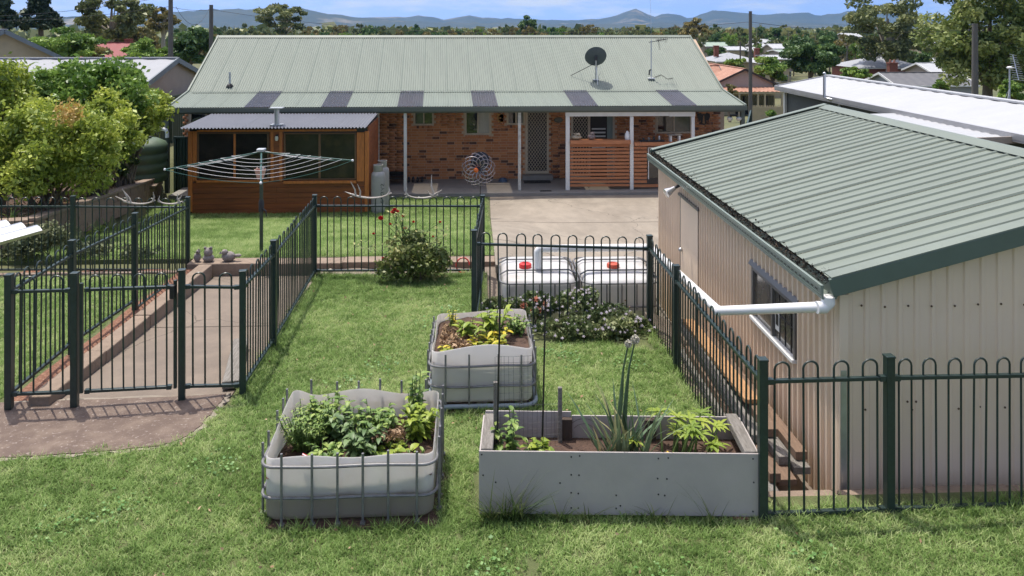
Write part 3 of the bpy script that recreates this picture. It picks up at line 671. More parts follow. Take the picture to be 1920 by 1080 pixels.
# ------------------------------------------------------------------ roof-top things
def roofz(Y): return ZB + (Y - YW) * math.tan(a2) + .02
def on_roof(px, py):
    lo, hi = YW, YR
    for _ in range(40):
        m = (lo + hi) / 2; p = onY(px, py, m)
        if p.z > roofz(m): lo = m
        else: hi = m
    return onY(px, py, lo)
p = on_roof(1117, 150)
t = thing('satellite_dish', 'dark grey satellite dish on a bracket mid-roof', 'satellite dish', p)
c = onY(1117, 106, p.y - .1); rr = 20.5 * (p.y) / F
mb = MB(); n = 28
M = Matrix.Rotation(R(-62), 3, 'X')
prof = [(0, -.05), (.25, -.046), (.5, -.034), (.75, -.016), (.93, .002), (1, .012), (.985, .02), (.75, -.005), (.5, -.022), (0, -.038)]
mb.lathe([(max(.001, r_ * rr), z_ * 1.3) for r_, z_ in prof], (0, 0, 0), n); mb.v = [tuple(c + M @ Vector(q)) for q in mb.v]
DISH = mat('grey_dish_paint', (.075, .095, .10), .5, .12, 4); mb.build('dish', DISH, t, True)
MB().tube([p, c + Vector((0, -.03, -.38)), c + Vector((0, -.08, -.02))], .024, 8).build('mast', ALU, t, True)
MB().box(c + Vector((0, -.07, -.05)), (.09, .1, .16)).build('mount_bracket', DARKS, t, bevel=.01)
MB().tube([on_roof(1070, 143) + Vector((0, 0, .02)), c + Vector((-.03, -.05, -.22))], .012, 6).build('brace', DARKS, t)
MB().tube([c + Vector((.0, 0, -.3)), c + Vector((.1, .4, -.42)), c + Vector((.16, .62, -.1))], .012, 6).build('feed_arm', DARKS, t)
MB().tube([c + Vector((.02, -.05, -.35)), on_roof(1121, 160) + Vector((0, 0, .02))], .012, 6).build('cable', WHITEP, t)
MB().box(p + Vector((0, 0, .01)), (.2, .2, .03)).build('foot', ALU, t)
p = on_roof(1221, 148); top = onY(1221, 76, p.y)
t = thing('tv_antenna', 'thin mast with a short dark TV antenna and whip on the roof', 'antenna', p)
MB().tube([p, top], .02, 8).build('mast', ALU, t); MB().box(p + Vector((0, 0, .02)), (.22, .2, .04)).build('foot', WHITEP, t)
e = onY(1252, 73, p.y); MB().tube([top + Vector((-.08, 0, -.06)), e], .012, 6).build('boom', DARKS, t)
for i in range(7):
    q = top.lerp(e, .35 + .1 * i); h = .12 if i < 5 else .2
    MB().tube([q + Vector((0, -h, 0)), q + Vector((0, h, 0))], .006, 5).build('element', DARKS, t)
    MB().tube([q + Vector((.0, 0, -h * .6)), q + Vector((0, 0, h * .4))], .006, 5).build('element', DARKS, t)
for i in (0, 1): MB().tube([top.lerp(e, .4 + .06 * i), top.lerp(e, .4 + .06 * i) + Vector((.05, 0, -.34))], .005, 5).build('lead', DARKS, t)
MB().tube([top, top + Vector((-.02, 0, 1.5))], .004, 5).build('whip', ALU, t)
MB().tube([on_roof(1222, 148) + Vector((0, 0, .02)), on_roof(1240, 141) + Vector((0, 0, .015)), on_roof(1252, 149) + Vector((0, 0, .015)), on_roof(1262, 147) + Vector((0, 0, .015))], .01, 5).build('cable', BLACK, t)
MB().tube([p.lerp(top, .25), p.lerp(top, .22) + Vector((-.06, 0, .0)), p.lerp(top, .1) + Vector((-.07, 0, 0))], .025, 6).build('splitter', DARKS, t)
p = on_roof(431, 162); t = thing('roof_vent', 'short metal vent pipe with dark flashing low on the roof', 'vent', p)
MB().tube([p - Vector((0, 0, .05)), p + Vector((0, 0, .46))], .035, 10).build('pipe', ALU, t, True); MB().lathe([(.12, 0), (.09, .05), (.04, .09)], p, 12).build('flashing', BLACK, t)
# ------------------------------------------------------------------ slatted bar screen under the verandah
Yf = YG + .14
t = thing('slatted_screen', 'merbau slat screen in a white timber frame under the verandah', 'screen', (hx(1120, Yf), Yf, ZS))
def fr(px0, py0, px1, py1, m, nm, y=Yf, th=.09, par=None, bev=.004):
    a, b = onY(px0, py1, y), onY(px1, py0, y)
    return MB().span((a.x, y - th / 2, max(ZS + .002, a.z)), (b.x, y + th / 2, b.z)).build(nm, m, par or t, bevel=bev)
fr(1060, 207.5, 1254, 218, WHITEP, 'head_beam', th=.1); fr(1254.3, 207, 1303, 218, WHITEP, 'head_beam', th=.1)
fr(1060.5, 218.2, 1068, 359, WHITEP, 'frame_post'); fr(1181, 218.2, 1187.5, 357, WHITEP, 'frame_post'); fr(1296, 218.2, 1302, 357, WHITEP, 'frame_post')
for i in range(12):
    y0 = 270.5 + i * 6.75; m = TIMB
    fr(1068.6, y0, 1180.5, y0 + 5.3, m, 'slat', Yf + rng.uniform(-.004, .004), .022, bev=.003)
fr(1068.6, 261.5, 1180.5, 269.5, TIMB, 'bar_top', Yf, .34); fr(1188, 265, 1295.5, 272, TIMB, 'bar_top', Yf, .34)
for i in range(10):
    y0 = 275 + i * 7.0
    fr(1188, y0, 1213, y0 + 5.2, TIMB, 'slat', Yf, .022, bev=.003)
    fr(1245, y0, 1295, y0 + 5.2, TIMB, 'slat', Yf, .022, bev=.003)
fr(1215, 276, 1216.6, 336, WHITEP, 'hatch_frame', th=.04); fr(1216.8, 276, 1244, 278, WHITEP, 'hatch_frame', th=.04); fr(1217, 278.3, 1243, 334, GLASS, 'hatch_glass', th=.02); fr(1243.2, 278.3, 1244.6, 336, WHITEP, 'hatch_frame', th=.04)
fr(1188, 345, 1295, 351, TIMB, 'base_rail', th=.03)
for px in (1104, 1142): fr(px - 1, 270, px + 1, 352, GREYT, 'batten', Yf + .04, .03)
# small things on the bar and the wall
STRAW = mat('straw_hat', (.42, .35, .26), .85, .25, 20); PINKG = mat('pinkish_stone', (.25, .2, .19), .9, .2, 14)
def ornament(name, label, cat, px, py, m, wpx, hpx, y=Yf):
    p = onY(px, py, y); s = y / F; t = thing(name, label, cat, p); mb = MB()
    mb.blob(p + Vector((0, 0, hpx * s * .36)), (wpx * s * .5, wpx * s * .4, hpx * s * .38)); mb.blob(p + Vector((wpx * s * .08, -.02, hpx * s * .78)), (wpx * s * .3, wpx * s * .28, hpx * s * .25))
    for k in (-1, 1): mb.blob(p + Vector((k * wpx * s * .22, -.02, hpx * s * .95)), (wpx * s * .1, wpx * s * .07, hpx * s * .1), 8)
    mb.build('body', m, t, True); MB().blob(p + Vector((wpx * s * .1, -wpx * s * .28, hpx * s * .74)), (wpx * s * .09, wpx * s * .1, hpx * s * .07), 8).build('snout', DARKS, t, True)
ornament('animal_figure', 'pale seated animal figure on the bar beside the screen door', 'ornament', 1081, 261.5, STRAW, 20, 12)
ornament('animal_figure', 'pinkish animal figure on the bar in front of the sliding door', 'ornament', 1109, 261.5, PINKG, 16, 14)
p = onY(1176, 261.5, Yf); t = thing('plastic_jug', 'pale blue-white jug on the bar against the middle post', 'jug', p); MB().lathe([(.07, 0), (.075, .02), (.075, .16), (.04, .22), (.03, .26)], p, 14).build('body', PVC, t, True); MB().tube([p + Vector((.03, -.03, .22)), p + Vector((.09, -.03, .2)), p + Vector((.085, -.03, .1))], .01, 6).build('handle', PVC, t, True)
p = onY(1265, 265, Yf); t = thing('small_bench', 'little whitewashed timber bench standing on the bar', 'bench', p)
MB().box(p + Vector((0, 0, .2)), (.42, .2, .03), .1).build('seat', GREYT, t, bevel=.004)
for k in (-1, 1): MB().box(p + Vector((k * .13, 0, .0925)), (.05, .15, .185), .1).build('leg', WHITEP, t, bevel=.004)
p = onY(1222, 265, Yf); t = thing('barbecue_tray', 'dark flat tray of odds and ends on the bar', 'tray', p); mb = MB().box(p + Vector((0, 0, .02)), (.75, .2, .035)); mb.build('tray', DARKS, t, bevel=.006)
for k in range(4): MB().lathe([(.03, 0), (.04, .05), (.025, .07 + .02 * k)], p + Vector((-.25 + .16 * k, 0, .038)), 8).build('jar', [DARKS, GREYT, DARKS, ALU][k], t, True)
YEL = mat('ochre_terracotta', (.42, .23, .08), .7, .15, 9)
p = onY(939, 221, YW); t = thing('moon_plaque', 'ochre crescent moon face hung on the brick wall', 'wall ornament', p); mb = MB(); pl = []
for i in range(15): a = R(50) + R(260) * i / 14; pl.append((.135 * math.cos(a), .15 * math.sin(a)))
for i in range(15): a = R(310) - R(260) * i / 14; pl.append((.035 + .105 * math.cos(a), .118 * math.sin(a)))
mb.prism([p + Vector((x, -.045, z)) for x, z in pl], (0, 0, 0), (0, .04, 0)); mb.build('crescent', YEL, t, bevel=.006); MB().blob(p + Vector((-.02, -.045, 0)), (.04, .03, .03)).build('face', YEL, t, True)
p = onY(1047, 225, YW); t = thing('oval_plaque', 'dull oval metal plaque on the bricks right of the screen door', 'wall ornament', p); MB().lathe([(.001, 0), (.15, .0), (.14, .03), (.1, .02), (.001, .028)], (0, 0, 0), 20); mb = MB().lathe([(.15, 0), (.14, .03), (.1, .018), (.01, .025)], (0, 0, 0), 20)
mb.v = [tuple(p + Vector((q[0], -q[2] - .002, q[1] * .6))) for q in mb.v]; mb.build('plate', mat('tarnished_bronze', (.12, .12, .095), .5, .3, 20), t, True)
p = onY(1319, 223, YW); t = thing('dog_plaque', 'flat dark dog-head silhouette with a pale blaze on the brick wall', 'wall ornament', p)
pl = [(-.06, .16), (-.1, .2), (-.2, .17), (-.21, .06), (-.17, -.02), (-.16, -.1), (-.1, -.03), (-.09, -.12), (-.03, -.19), (.04, -.19), (.09, -.12), (.1, -.03), (.16, -.1), (.17, -.02), (.21, .06), (.2, .17), (.1, .2), (.06, .16)]
MB().prism([p + Vector((x, -.03, z)) for x, z in pl], (0, 0, 0), (0, .025, 0)).build('head', BLACK, t); MB().prism([p + Vector((x, -.036, z)) for x, z in ((-.02, .12), (-.035, -.08), (-.05, -.14), (.04, -.15), (.03, -.07), (.015, .12))], (0, 0, 0), (0, .005, 0)).build('blaze', mat('tan_blaze', (.3, .17, .09), .8), t)
p = onY(1331, 250, YW); t = thing('garden_tap', 'wall tap with a metal timer on the bricks below the dog plaque', 'tap', p); MB().box(p + Vector((0, -.04, 0)), (.17, .07, .07)).build('body', ALU, t, bevel=.01); MB().tube([p + Vector((0, -.05, 0)), p + Vector((0, -.12, -.02)), p + Vector((0, -.12, -.1))], .014, 6).build('spout', ALU, t)
# things on the slab
p = onY(727, 343, YW - .55); p.z = ZS; t = thing('raised_dog_bed', 'low black fabric dog bed on thin legs against the bricks', 'dog bed', p)
MB().box(p + Vector((0, 0, .2)), (1.15, .6, .05)).build('fabric', BLACK, t, bevel=.015)
for a in (-1, 1):
    for b in (-1, 1): MB().tube([p + Vector((a * .52, b * .26, 0)), p + Vector((a * .52, b * .26, .22))], .015, 6).build('leg', DARKS, t)
MB().box(p + Vector((0, .25, .27)), (1.1, .05, .1)).build('bolster', BLACK, t, bevel=.02)
p = onY(778, 338, YW - .4); p.z = ZS; t = thing('boot_pair', 'dark heap of shoes beside the dog bed', 'shoes', p)
for k in range(4): mb = MB(); q = p + Vector((.14 * k - .2, .05 * (k % 2), .0)); mb.blob(q + Vector((0, -.05, .045)), (.05, .12, .045)); mb.blob(q + Vector((0, .05, .08)), (.045, .06, .08)); mb.build('shoe', DARKS, t, True)
p = onY(943, 337, YW - .35); p.z = ZS; t = thing('dog_bowl', 'dark blue pet bowl on the slab below the windows', 'bowl', p); MB().lathe([(.15, 0), (.12, .09), (.105, .09), (.09, .03), (.01, .028)], p, 18).build('bowl', mat('blue_enamel', (.05, .08, .13), .3), t, True)
p = onY(1007, 339, YW - .55); p.z = ZS; t = thing('door_mat', 'black rubber doormat below the screen door step', 'doormat', p); MB().box(p + Vector((0, 0, .008)), (.85, .4, .016)).build('mat', BLACK, t, bevel=.004)
for k in range(6): MB().box(p + Vector((-.35 + .14 * k, 0, .019)), (.05, .36, .006)).build('rib', DARKS, t)
p = onY(1023, 359, 23.62); p.z = ZS; t = thing('drain_grate', 'small dark metal drain grate near the slab edge', 'drain', p); MB().box(p + Vector((0, 0, .004)), (.35, .16, .008)).build('frame', DARKS, t)
for k in range(5): MB().box(p + Vector((-.13 + .065 * k, 0, .011)), (.02, .13, .006)).build('bar', BLACK, t)
# twin flood light under the right eave
p = onY(1376, 222, YG + .1); t = thing('security_light', 'pair of round security lamps under the right end of the eave', 'lamp', p); LAMPG = mat('lamp_glass', (.7, .68, .6), .15, .05, 5)
MB().box(p + Vector((0, .03, .09)), (.2, .06, .06)).build('bracket', BLACK, t)
for k in (-1, 1): MB().lathe([(.03, 0), (.085, .06), (.09, .1), (.05, .13)], p + Vector((k * .14, -.04, -.08)), 14).build('lamp_head', LAMPG, t, True); MB().tube([p + Vector((k * .05, .02, .08)), p + Vector((k * .14, -.04, .03))], .02, 6).build('arm', BLACK, t)
# ================================================================== timber cabin in front of the verandah
Yc = 21.2; ZC = gz(-5, Yc) - .02
cx0, cx1 = hx(353, Yc), hx(690, Yc)
rf0, rf1 = onY(338, 241, 20.9), onY(687, 241, 20.9); rz0 = rf0.z; Yb = 23.36; rz1 = ZE - .17
cab = thing('timber_cabin', 'stained timber cabin with four dark windows and a zinc corrugated lean-to roof', 'cabin', ((cx0 + cx1) / 2, Yc, ZC))
n = 6; CWc = (rf1.x - rf0.x) / n; sl = math.atan2(rz1 - rz0, Yb - 20.9); ln = math.hypot(rz1 - rz0, Yb - 20.9)
cs = corr_mesh('roof_sheet', CWc, ln, 9, .02, CABR)
for i in range(n): inst('roof_sheet', cs, cab, (rf0.x + i * CWc, 20.9, rz0 + rng.uniform(0, .002)), rot=(sl, 0, 0))
ztop = rz0 - .03
def zr(y): return rz0 + (y - 20.9) * math.tan(sl) - .03
MB().span((cx0 + .02, Yc + .03, ZC - .1), (cx1 - .02, Yc + .05, ztop)).build('lining', DARKS, cab)
MB().prism([(cx1 - .03, Yc + .051, ZC - .1), (cx1 - .03, Yb, ZC - .1), (cx1 - .03, Yb, zr(Yb)), (cx1 - .03, Yc + .051, zr(Yc))], (0, 0, 0), (-.02, 0, 0)).build('side_lining', DARKS, cab)
def cz(py): return onY(520, py, Yc).z
# boards: full width below the windows, short ones between
zb0, zb1 = ZC, cz(341); nb = 6
for i in range(nb):
    a, b = lerp(zb0, zb1, i / nb) + .003, lerp(zb0, zb1, (i + 1) / nb) - .003
    for x0, x1 in ((cx0 + .09, (cx0 + cx1) / 2 - .05 + .3 * (i % 2)), ((cx0 + cx1) / 2 - .045 + .3 * (i % 2), cx1 - .09)):
        MB().span((x0, Yc - .002 + rng.uniform(-.003, .003), a), (x1, Yc + .03, b)).build('board', CABW, cab, bevel=.006)
nb = 15; hs = (zr(Yc) - ZC) / nb
for i in range(nb):
    MB().prism([(cx1, Yc + .06, ZC + i * hs + .003), (cx1, Yb, ZC + i * hs + .003), (cx1, Yb, ZC + (i + 1) * hs - .003), (cx1, Yc + .06, ZC + (i + 1) * hs - .003)], (0, 0, 0), (-.028, 0, 0)).build('board', CABW, cab)
def cbx(px0, py0, px1, py1, m, nm, y0=-.03, y1=.04, bev=.004, par=None):
    a, b = onY(px0, py1, Yc), onY(px1, py0, Yc); return MB().span((a.x, Yc + y0, a.z), (b.x, Yc + y1, b.z)).build(nm, m, par or cab, bevel=bev)
for px in (353, 684): cbx(px, 246, px + 8, 396.5, CABT, 'corner_board')
cbx(361.5, 246, 369, 340, CABT, 'cover_board', -.02); cbx(505.5, 246, 531.5, 340, CABW, 'wall_panel', -.012); cbx(508, 247, 513, 340, CABT, 'cover_board', -.022); cbx(524, 247, 529, 340, CABT, 'cover_board', -.022); cbx(669, 248, 683, 340, CABT, 'cover_board', -.018)
cbx(369.5, 242, 668.5, 247.4, CABT, 'lintel', -.025); cbx(369.5, 337, 504.5, 342, CABT, 'window_sill', -.06); cbx(532, 338, 668.5, 344, CABT, 'window_sill', -.06)
REFL = mat('cabin_glass', (.022, .02, .018), .05, .5, 1.2, spec=.35, c3=(.06, .045, .03), c3mix=(.5, .7), c3scale=1.3)
for a, b, y0, y1 in ((369.8, 504, 248, 336.5), (532.4, 668, 248.6, 337.5)):
    m_ = (a + b) / 2 + (3 if a < 500 else -1)
    CFR = MATS.get('brown_cabin_frame') or mat('brown_cabin_frame', (.16, .085, .045), .5, .15, 5)
    wv = cbx(a, y0, b, y0 + 3, CFR, 'window', -.01, .02)
    cbx(a, y1 - 3, b, y1, CFR, 'frame', -.01, .02, par=wv); cbx(a, y0 + 3.2, a + 3, y1 - 3.2, CFR, 'frame', -.01, .02, par=wv); cbx(b - 3, y0 + 3.2, b, y1 - 3.2, CFR, 'frame', -.01, .02, par=wv); cbx(m_ - 2, y0 + 3.2, m_ + 2, y1 - 3.2, CABT if a < 500 else CFR, 'mullion', -.012, .02, par=wv)
    cbx(a + 3.2, y0 + 3.2, m_ - 2.2, y1 - 3.2, REFL, 'pane', .005, .012, 0, wv); cbx(m_ + 2.2, y0 + 3.2, b - 3.2, y1 - 3.2, REFL, 'pane', .005, .012, 0, wv)
# white shutter-like object seen inside the left pane
p = onY(520, 256, Yc); t = thing('wall_lamp', 'small white bulkhead lamp between the cabin windows', 'lamp', p); MB().box(p + Vector((0, -.03, .03)), (.06, .04, .06)).build('base', BLACK, t); MB().lathe([(.03, -.1), (.045, -.06), (.045, -.01), (.03, .02)], p + Vector((.0, -.08, 0)), 12).build('globe', LAMPG, t, True)
p = onY(519, 236, 21.3); p.z = zr(21.3) + .04; t = thing('flue', 'square-capped metal flue through the cabin roof', 'flue', p); MB().tube([p - Vector((0, 0, .05)), p + Vector((0, 0, .42))], .07, 12).build('pipe', ALU, t, True)
MB().box(p + Vector((0, 0, .46)), (.34, .3, .025)).build('cowl', ALU, t, bevel=.004); MB().box(p + Vector((0, 0, .015)), (.3, .3, .02)).build('flashing', ALU, t); 
for k in (-1, 1): MB().box(p + Vector((k * .06, 0, .435)), (.015, .02, .04)).build('strut', ALU, t)
# gas cylinders
GASP = mat('grey_cylinder_paint', (.33, .32, .31), .4, .06, 5, c3=(.33, .31, .29), c3mix=(.6, .8), c3scale=4)
INK = mat('black_ink', (.03, .03, .03), .6)
for k, (px, d, lab) in enumerate(((709, 21.1, 'tall grey gas cylinder with black lettering beside the cabin corner'), (717, 21.75, 'second grey gas cylinder tucked behind the lettered one'))):
    q = at(px, 50, d); z0 = gz(q.x, q.y) - .01 + .02 * k; c = Vector((q.x, q.y, z0)); t = thing('gas_cylinder', lab, 'gas cylinder', c, 'gas cylinders by the cabin')
    MB().lathe([(.16, 0), (.17, .04), (.186, .09), (.188, .2), (.188, .98), (.175, 1.06), (.12, 1.12), (.06, 1.14)], c, 24).build('body', GASP, t, True)
    mb = MB(); m = 18; pr = []
    for r_, z_ in ((.125, 1.1), (.125, 1.29), (.115, 1.29), (.115, 1.1)):
        pass
    mb.lathe([(.118, 1.09), (.126, 1.1), (.126, 1.27), (.132, 1.29), (.118, 1.29), (.116, 1.12)], c, 20); mb.f = mb.f[:-2]; mb.build('collar', GASP, t, True)
    MB().lathe([(.03, 1.13), (.025, 1.22), (.04, 1.24), (.04, 1.26)], c, 10).build('valve', ALU, t, True)
    if k == 0:
        fd = bpy.data.curves.new('cylinder_lettering', 'FONT'); fd.body = 'ELGAS'; fd.size = .17; fd.extrude = .001; fd.align_x = 'CENTER'; fd.space_character = 1.1
        tmp = bpy.data.objects.new('tmp', fd); col.objects.link(tmp); dg = bpy.context.evaluated_depsgraph_get(); me = bpy.data.meshes.new_from_object(tmp.evaluated_get(dg)); bpy.data.objects.remove(tmp)
        def wrap(me, z0, a0, nm):
            for v in me.vertices:                        # lettering runs up the cylinder, wrapped on its surface
                a = a0 + v.co.y / .19; rr_ = .1895 + v.co.z; h = z0 + v.co.x; v.co = (c.x + rr_ * math.sin(a), c.y - rr_ * math.cos(a), c.z + h)
            me.materials.clear(); me.materials.append(INK); link(bpy.data.objects.new(nm, me), t)
        wrap(me, .55, .5, 'lettering')
# ================================================================== cream steel shed
SX0, SX1, SY0, SY1 = 2.8, 8.34, 6.09, 12.56
ZGt, ZRd, SZ0 = CZ - 2.01 + .01, CZ - 1.294, .6
XRg = (SX0 + SX1) / 2
shed = thing('cream_shed', 'cream steel shed with pale green ribbed gable roof and leafy gutter', 'shed', (SX0 + .1, SY0 + .1, SZ0))
n = 9; cw = (SY1 - SY0) / n; ang = math.atan2(ZRd - ZGt, XRg - SX0); ln = math.hypot(ZRd - ZGt, XRg - SX0)
rs = corr_mesh('roof_sheet', cw, ln + .04, 4, .017, ROOF, lap=.004, trap=True)
for i in range(n):
    M = Matrix.Rotation(R(-90), 4, 'Z') @ Matrix.Rotation(ang, 4, 'X')
    for side in (0, 1):
        if side == 0: o = inst('roof_sheet', rs, shed, (SX0 - .03, SY0 + (i + 1) * cw, ZGt)); o.rotation_euler = (Matrix.Rotation(R(-90), 3, 'Z') @ Matrix.Rotation(ang, 3, 'X')).to_euler()
        else: o = inst('roof_sheet', rs, shed, (SX1 + .03, SY0 + i * cw, ZGt)); o.rotation_euler = (Matrix.Rotation(R(90), 3, 'Z') @ Matrix.Rotation(ang, 3, 'X')).to_euler()
mb = MB(); mb.prism([(XRg + a, SY0 - .03, ZRd + .028 + b) for a, b in ((-.15, -.035), (-.03, .012), (.03, .012), (.15, -.035), (.03, .0), (-.03, .0))], (0, 0, 0), (0, SY1 - SY0 + .06, 0)); mb.build('ridge_cap', ROOF, shed)
BARGE = mat('green_barge_steel', (.095, .135, .115), .4, .08, 3)
for y in (SY0 - .02, SY1 + .02):
    for xa_, xb_ in ((SX0 - .06, XRg), (SX1 + .06, XRg)):
        mb = MB(); mb.beam((xa_, y, ZGt - .045), (xb_, y, ZRd - .03), .03, .145); mb.build('barge', BARGE, shed, bevel=.005)
        mb = MB(); mb.beam((xa_, y + (.05 if y < 9 else -.05), ZGt + .037), (xb_, y + (.05 if y < 9 else -.05), ZRd + .047), .13, .01); mb.build('barge_cap', ROOF, shed)
mb = MB(); gx0 = SX0 - .12
mb.prism([(gx0, SY0, ZGt - .14), (SX0, SY0, ZGt - .14), (SX0, SY0, ZGt - .03), (SX0 - .012, SY0, ZGt - .03), (SX0 - .012, SY0, ZGt - .128), (gx0 + .012, SY0, ZGt - .128), (gx0 + .012, SY0, ZGt - .03), (gx0 - .012, SY0, ZGt - .03), (gx0 - .012, SY0, ZGt - .05)], (0, 0, 0), (0, SY1 - SY0, 0))
gut = mb.build('gutter', mat('shed_gutter_green', (.20, .24, .21), .4, .06, 3), shed)
MB().span((gx0 - .0155, SY0, ZGt - .105), (gx0 - .012, SY1, ZGt - .098)).build('gutter_bead', BARGE, gut)
sl_ = MB()
for i in range(80): y = SY0 + .06 + i * .08; sl_.span((gx0 - .0135, y, ZGt - .083), (gx0 - .0122, y + .045, ZGt - .073))
o = sl_.build('gutter_slots', BLACK, gut); o['kind'] = 'stuff'
lf = Leaves(9); c_ = []
for i in range(4200):
    y = SY0 + .05 + (SY1 - SY0 - .1) * rng.random() ** .95; k = .5 + .5 * math.sin(y * 5.3) * math.sin(y * 2.1 + 1)
    c_.append((gx0 + .02 + rng.random() * .16, y, ZGt - .05 + abs(rng.gauss(0, .02)) * (.6 + .9 * k) + .012))
lf.cloud(np.array(c_), .014, aspect=.4); LITTER = ramp_mat('leaf_litter', [(.012, .011, .010), (.035, .028, .02), (.075, .055, .035)], .9)
o = lf.build('leaf_litter', LITTER, shed); o['kind'] = 'stuff'
# ribbed side wall (two lengths, round the window) and end walls
def rib_wall(nm, p0, p1, z0, z1, m, ribs, outward, top=None):
    p0, p1 = Vector(p0), Vector(p1); d = p1 - p0; v = []; n = ribs; o_ = Vector(outward)
    pr = [(0, 0), (.42, 0), (.5, 1), (.72, 1), (.8, 0)]; q = []
    for i in range(n):
        for u, h in pr: q.append(((i + u) / n, h))
    q.append((1, 0))
    for u, h in q:
        x = p0 + d * u + o_ * (h * (.026 if abs(o_.x) > .5 else .014)); zt = top(x) if top else z1
        v += [(x.x, x.y, z0), (x.x, x.y, zt)]
    mb = MB(); mb.v = v; mb.f = [(2 * i, 2 * i + 2, 2 * i + 3, 2 * i + 1) for i in range(len(q) - 1)]
    return mb.build(nm, m, shed)
wx = SX0 + .06
wa, wb = onX(1497, 680, wx), onX(1415, 560, wx)          # near and far window jambs
wz1 = onX(1419, 500, wx).z; wz0 = onX(1418, 585, wx).z
wz0 = min(wz0, wz1 - .55)
yn, yf = SY0 + .09, SY1 - .06
rib_wall('side_wall', (wx, wb.y, 0), (wx, yf, 0), SZ0, ZGt - .02, SHEDW, int((yf - wb.y) / .105), (-1, 0, 0))
rib_wall('side_wall', (wx, yn, 0), (wx, wa.y, 0), SZ0, ZGt - .02, SHEDW, max(2, int((wa.y - yn) / .105)), (-1, 0, 0))
rib_wall('side_wall', (wx, wa.y, 0), (wx, wb.y, 0), wz1, ZGt - .02, SHEDW, int((wb.y - wa.y) / .105), (-1, 0, 0)); rib_wall('side_wall', (wx, wa.y, 0), (wx, wb.y, 0), SZ0, wz0, SHEDW, int((wb.y - wa.y) / .105), (-1, 0, 0))
def topz(x): return ZGt + (ZRd - ZGt) * (1 - abs(x.x - XRg) / (XRg - SX0)) - .05
ENDW = SHEDW
mb = MB(); nn = 40
for yy, nm in ((yn, 'end_wall'), (yf, 'end_wall')):
    rib_wall(nm, (wx, yy, 0), (XRg, yy, 0), SZ0, 0, ENDW, 20, (0, -1 if yy < 9 else 1, 0), topz); rib_wall(nm, (XRg, yy, 0), (SX1 - .06, yy, 0), SZ0, 0, ENDW, 20, (0, -1 if yy < 9 else 1, 0), topz)
rib_wall('side_wall', (SX1 - .06, yn, 0), (SX1 - .06, yf, 0), SZ0, ZGt - .02, SHEDW, 30, (1, 0, 0))
MB().span((wx - .02, yn - .045, SZ0), (wx + .055, yn - .018, ZGt - .12)).build('corner_flashing', SHEDW, shed, bevel=.004); MB().span((wx - .022, yn - .017, SZ0), (wx - .017, yn + .05, ZGt - .12)).build('corner_flashing', SHEDW, shed)
MB().span((wx - .01, yn - .05, SZ0 + .1), (wx + .035, yn - .046, 2.28)).build('steel_strap', ALU, shed)
scr = MB().lathe([(.009, 0), (.009, .004), (.003, .007)], (0, 0, 0), 8)
scr.v = [(q[0], -q[2], q[1]) for q in scr.v]; scm = scr.mesh('screw', mat('rusty_screw', (.10, .06, .035), .8), False)
sz = onY(1700, 765, yn).z
for i in range(26): inst('screw', scm, shed, (wx + .2 + i * .19, yn - .004 if i % 2 else yn - .018, sz + rng.uniform(-.008, .008)))
sz2 = onY(1700, 572, yn).z
for i in range(26): inst('screw', scm, shed, (wx + .17 + i * .19, yn - .016, sz2 + rng.uniform(-.008, .008)))
for px in (1699, 1715): p = onY(px, 751, yn); inst('screw', scm, shed, (p.x, yn - .018, p.z))
# side window
t = shed
FW = mat('aluminium_frame', (.14, .135, .13), .4, .1, 5)
wv = MB().span((wx - .035, wa.y, wz1 - .045), (wx + .02, wb.y, wz1)).build('window', FW, shed, bevel=.004)
MB().span((wx - .06, wa.y, wz0), (wx + .02, wb.y, wz0 + .035)).build('window_sill', WHITEP, wv, bevel=.004)
ym = lerp(wa.y, wb.y, .5)
for y in (wa.y, ym - .02, wb.y - .04): MB().span((wx - .035, y, wz0 + .036), (wx + .02, y + .04, wz1 - .046)).build('mullion', FW, wv)
SGL = mat('dusty_shed_glass', (.075, .07, .06), .08, .4, 2, spec=.8, c3=(.15, .12, .09), c3mix=(.5, .75), c3scale=1.5)
MB().span((wx - .005, wa.y + .041, wz0 + .037), (wx + .002, ym - .021, wz1 - .047)).build('pane', SGL, wv); MB().span((wx - .01, ym + .021, wz0 + .037), (wx - .003, wb.y - .041, wz1 - .047)).build('pane', SGL, wv)
for k in range(1, 4): MB().span((wx - .012, lerp(wa.y, ym, k / 4), wz0 + .04), (wx - .006, lerp(wa.y, ym, k / 4) + .012, wz1 - .05)).build('bar', DARKS, wv)
MB().span((wx - .013, wa.y + .05, lerp(wz0, wz1, .5)), (wx - .0065, ym - .03, lerp(wz0, wz1, .5) + .012)).build('bar', DARKS, wv)
st = lerp(wa.y, ym, .83); MB().span((wx - .0145, st - .05, wz0 + .12), (wx - .0125, st + .05, wz0 + .32)).build('sticker', WHITEP, wv); MB().span((wx - .016, st - .035, wz0 + .17), (wx - .0148, st + .035, wz0 + .28)).build('sticker_mark', INK, wv)
MB().prism([(wx - .05, wa.y - .06, wz1 + .0), (wx - .02, wa.y - .06, wz1 + .05), (wx - .016, wa.y - .06, wz1 + .05), (wx - .04, wa.y - .06, wz1 - .005)], (0, 0, 0), (0, wb.y - wa.y + .12, 0)).build('head_flashing', FW, wv)
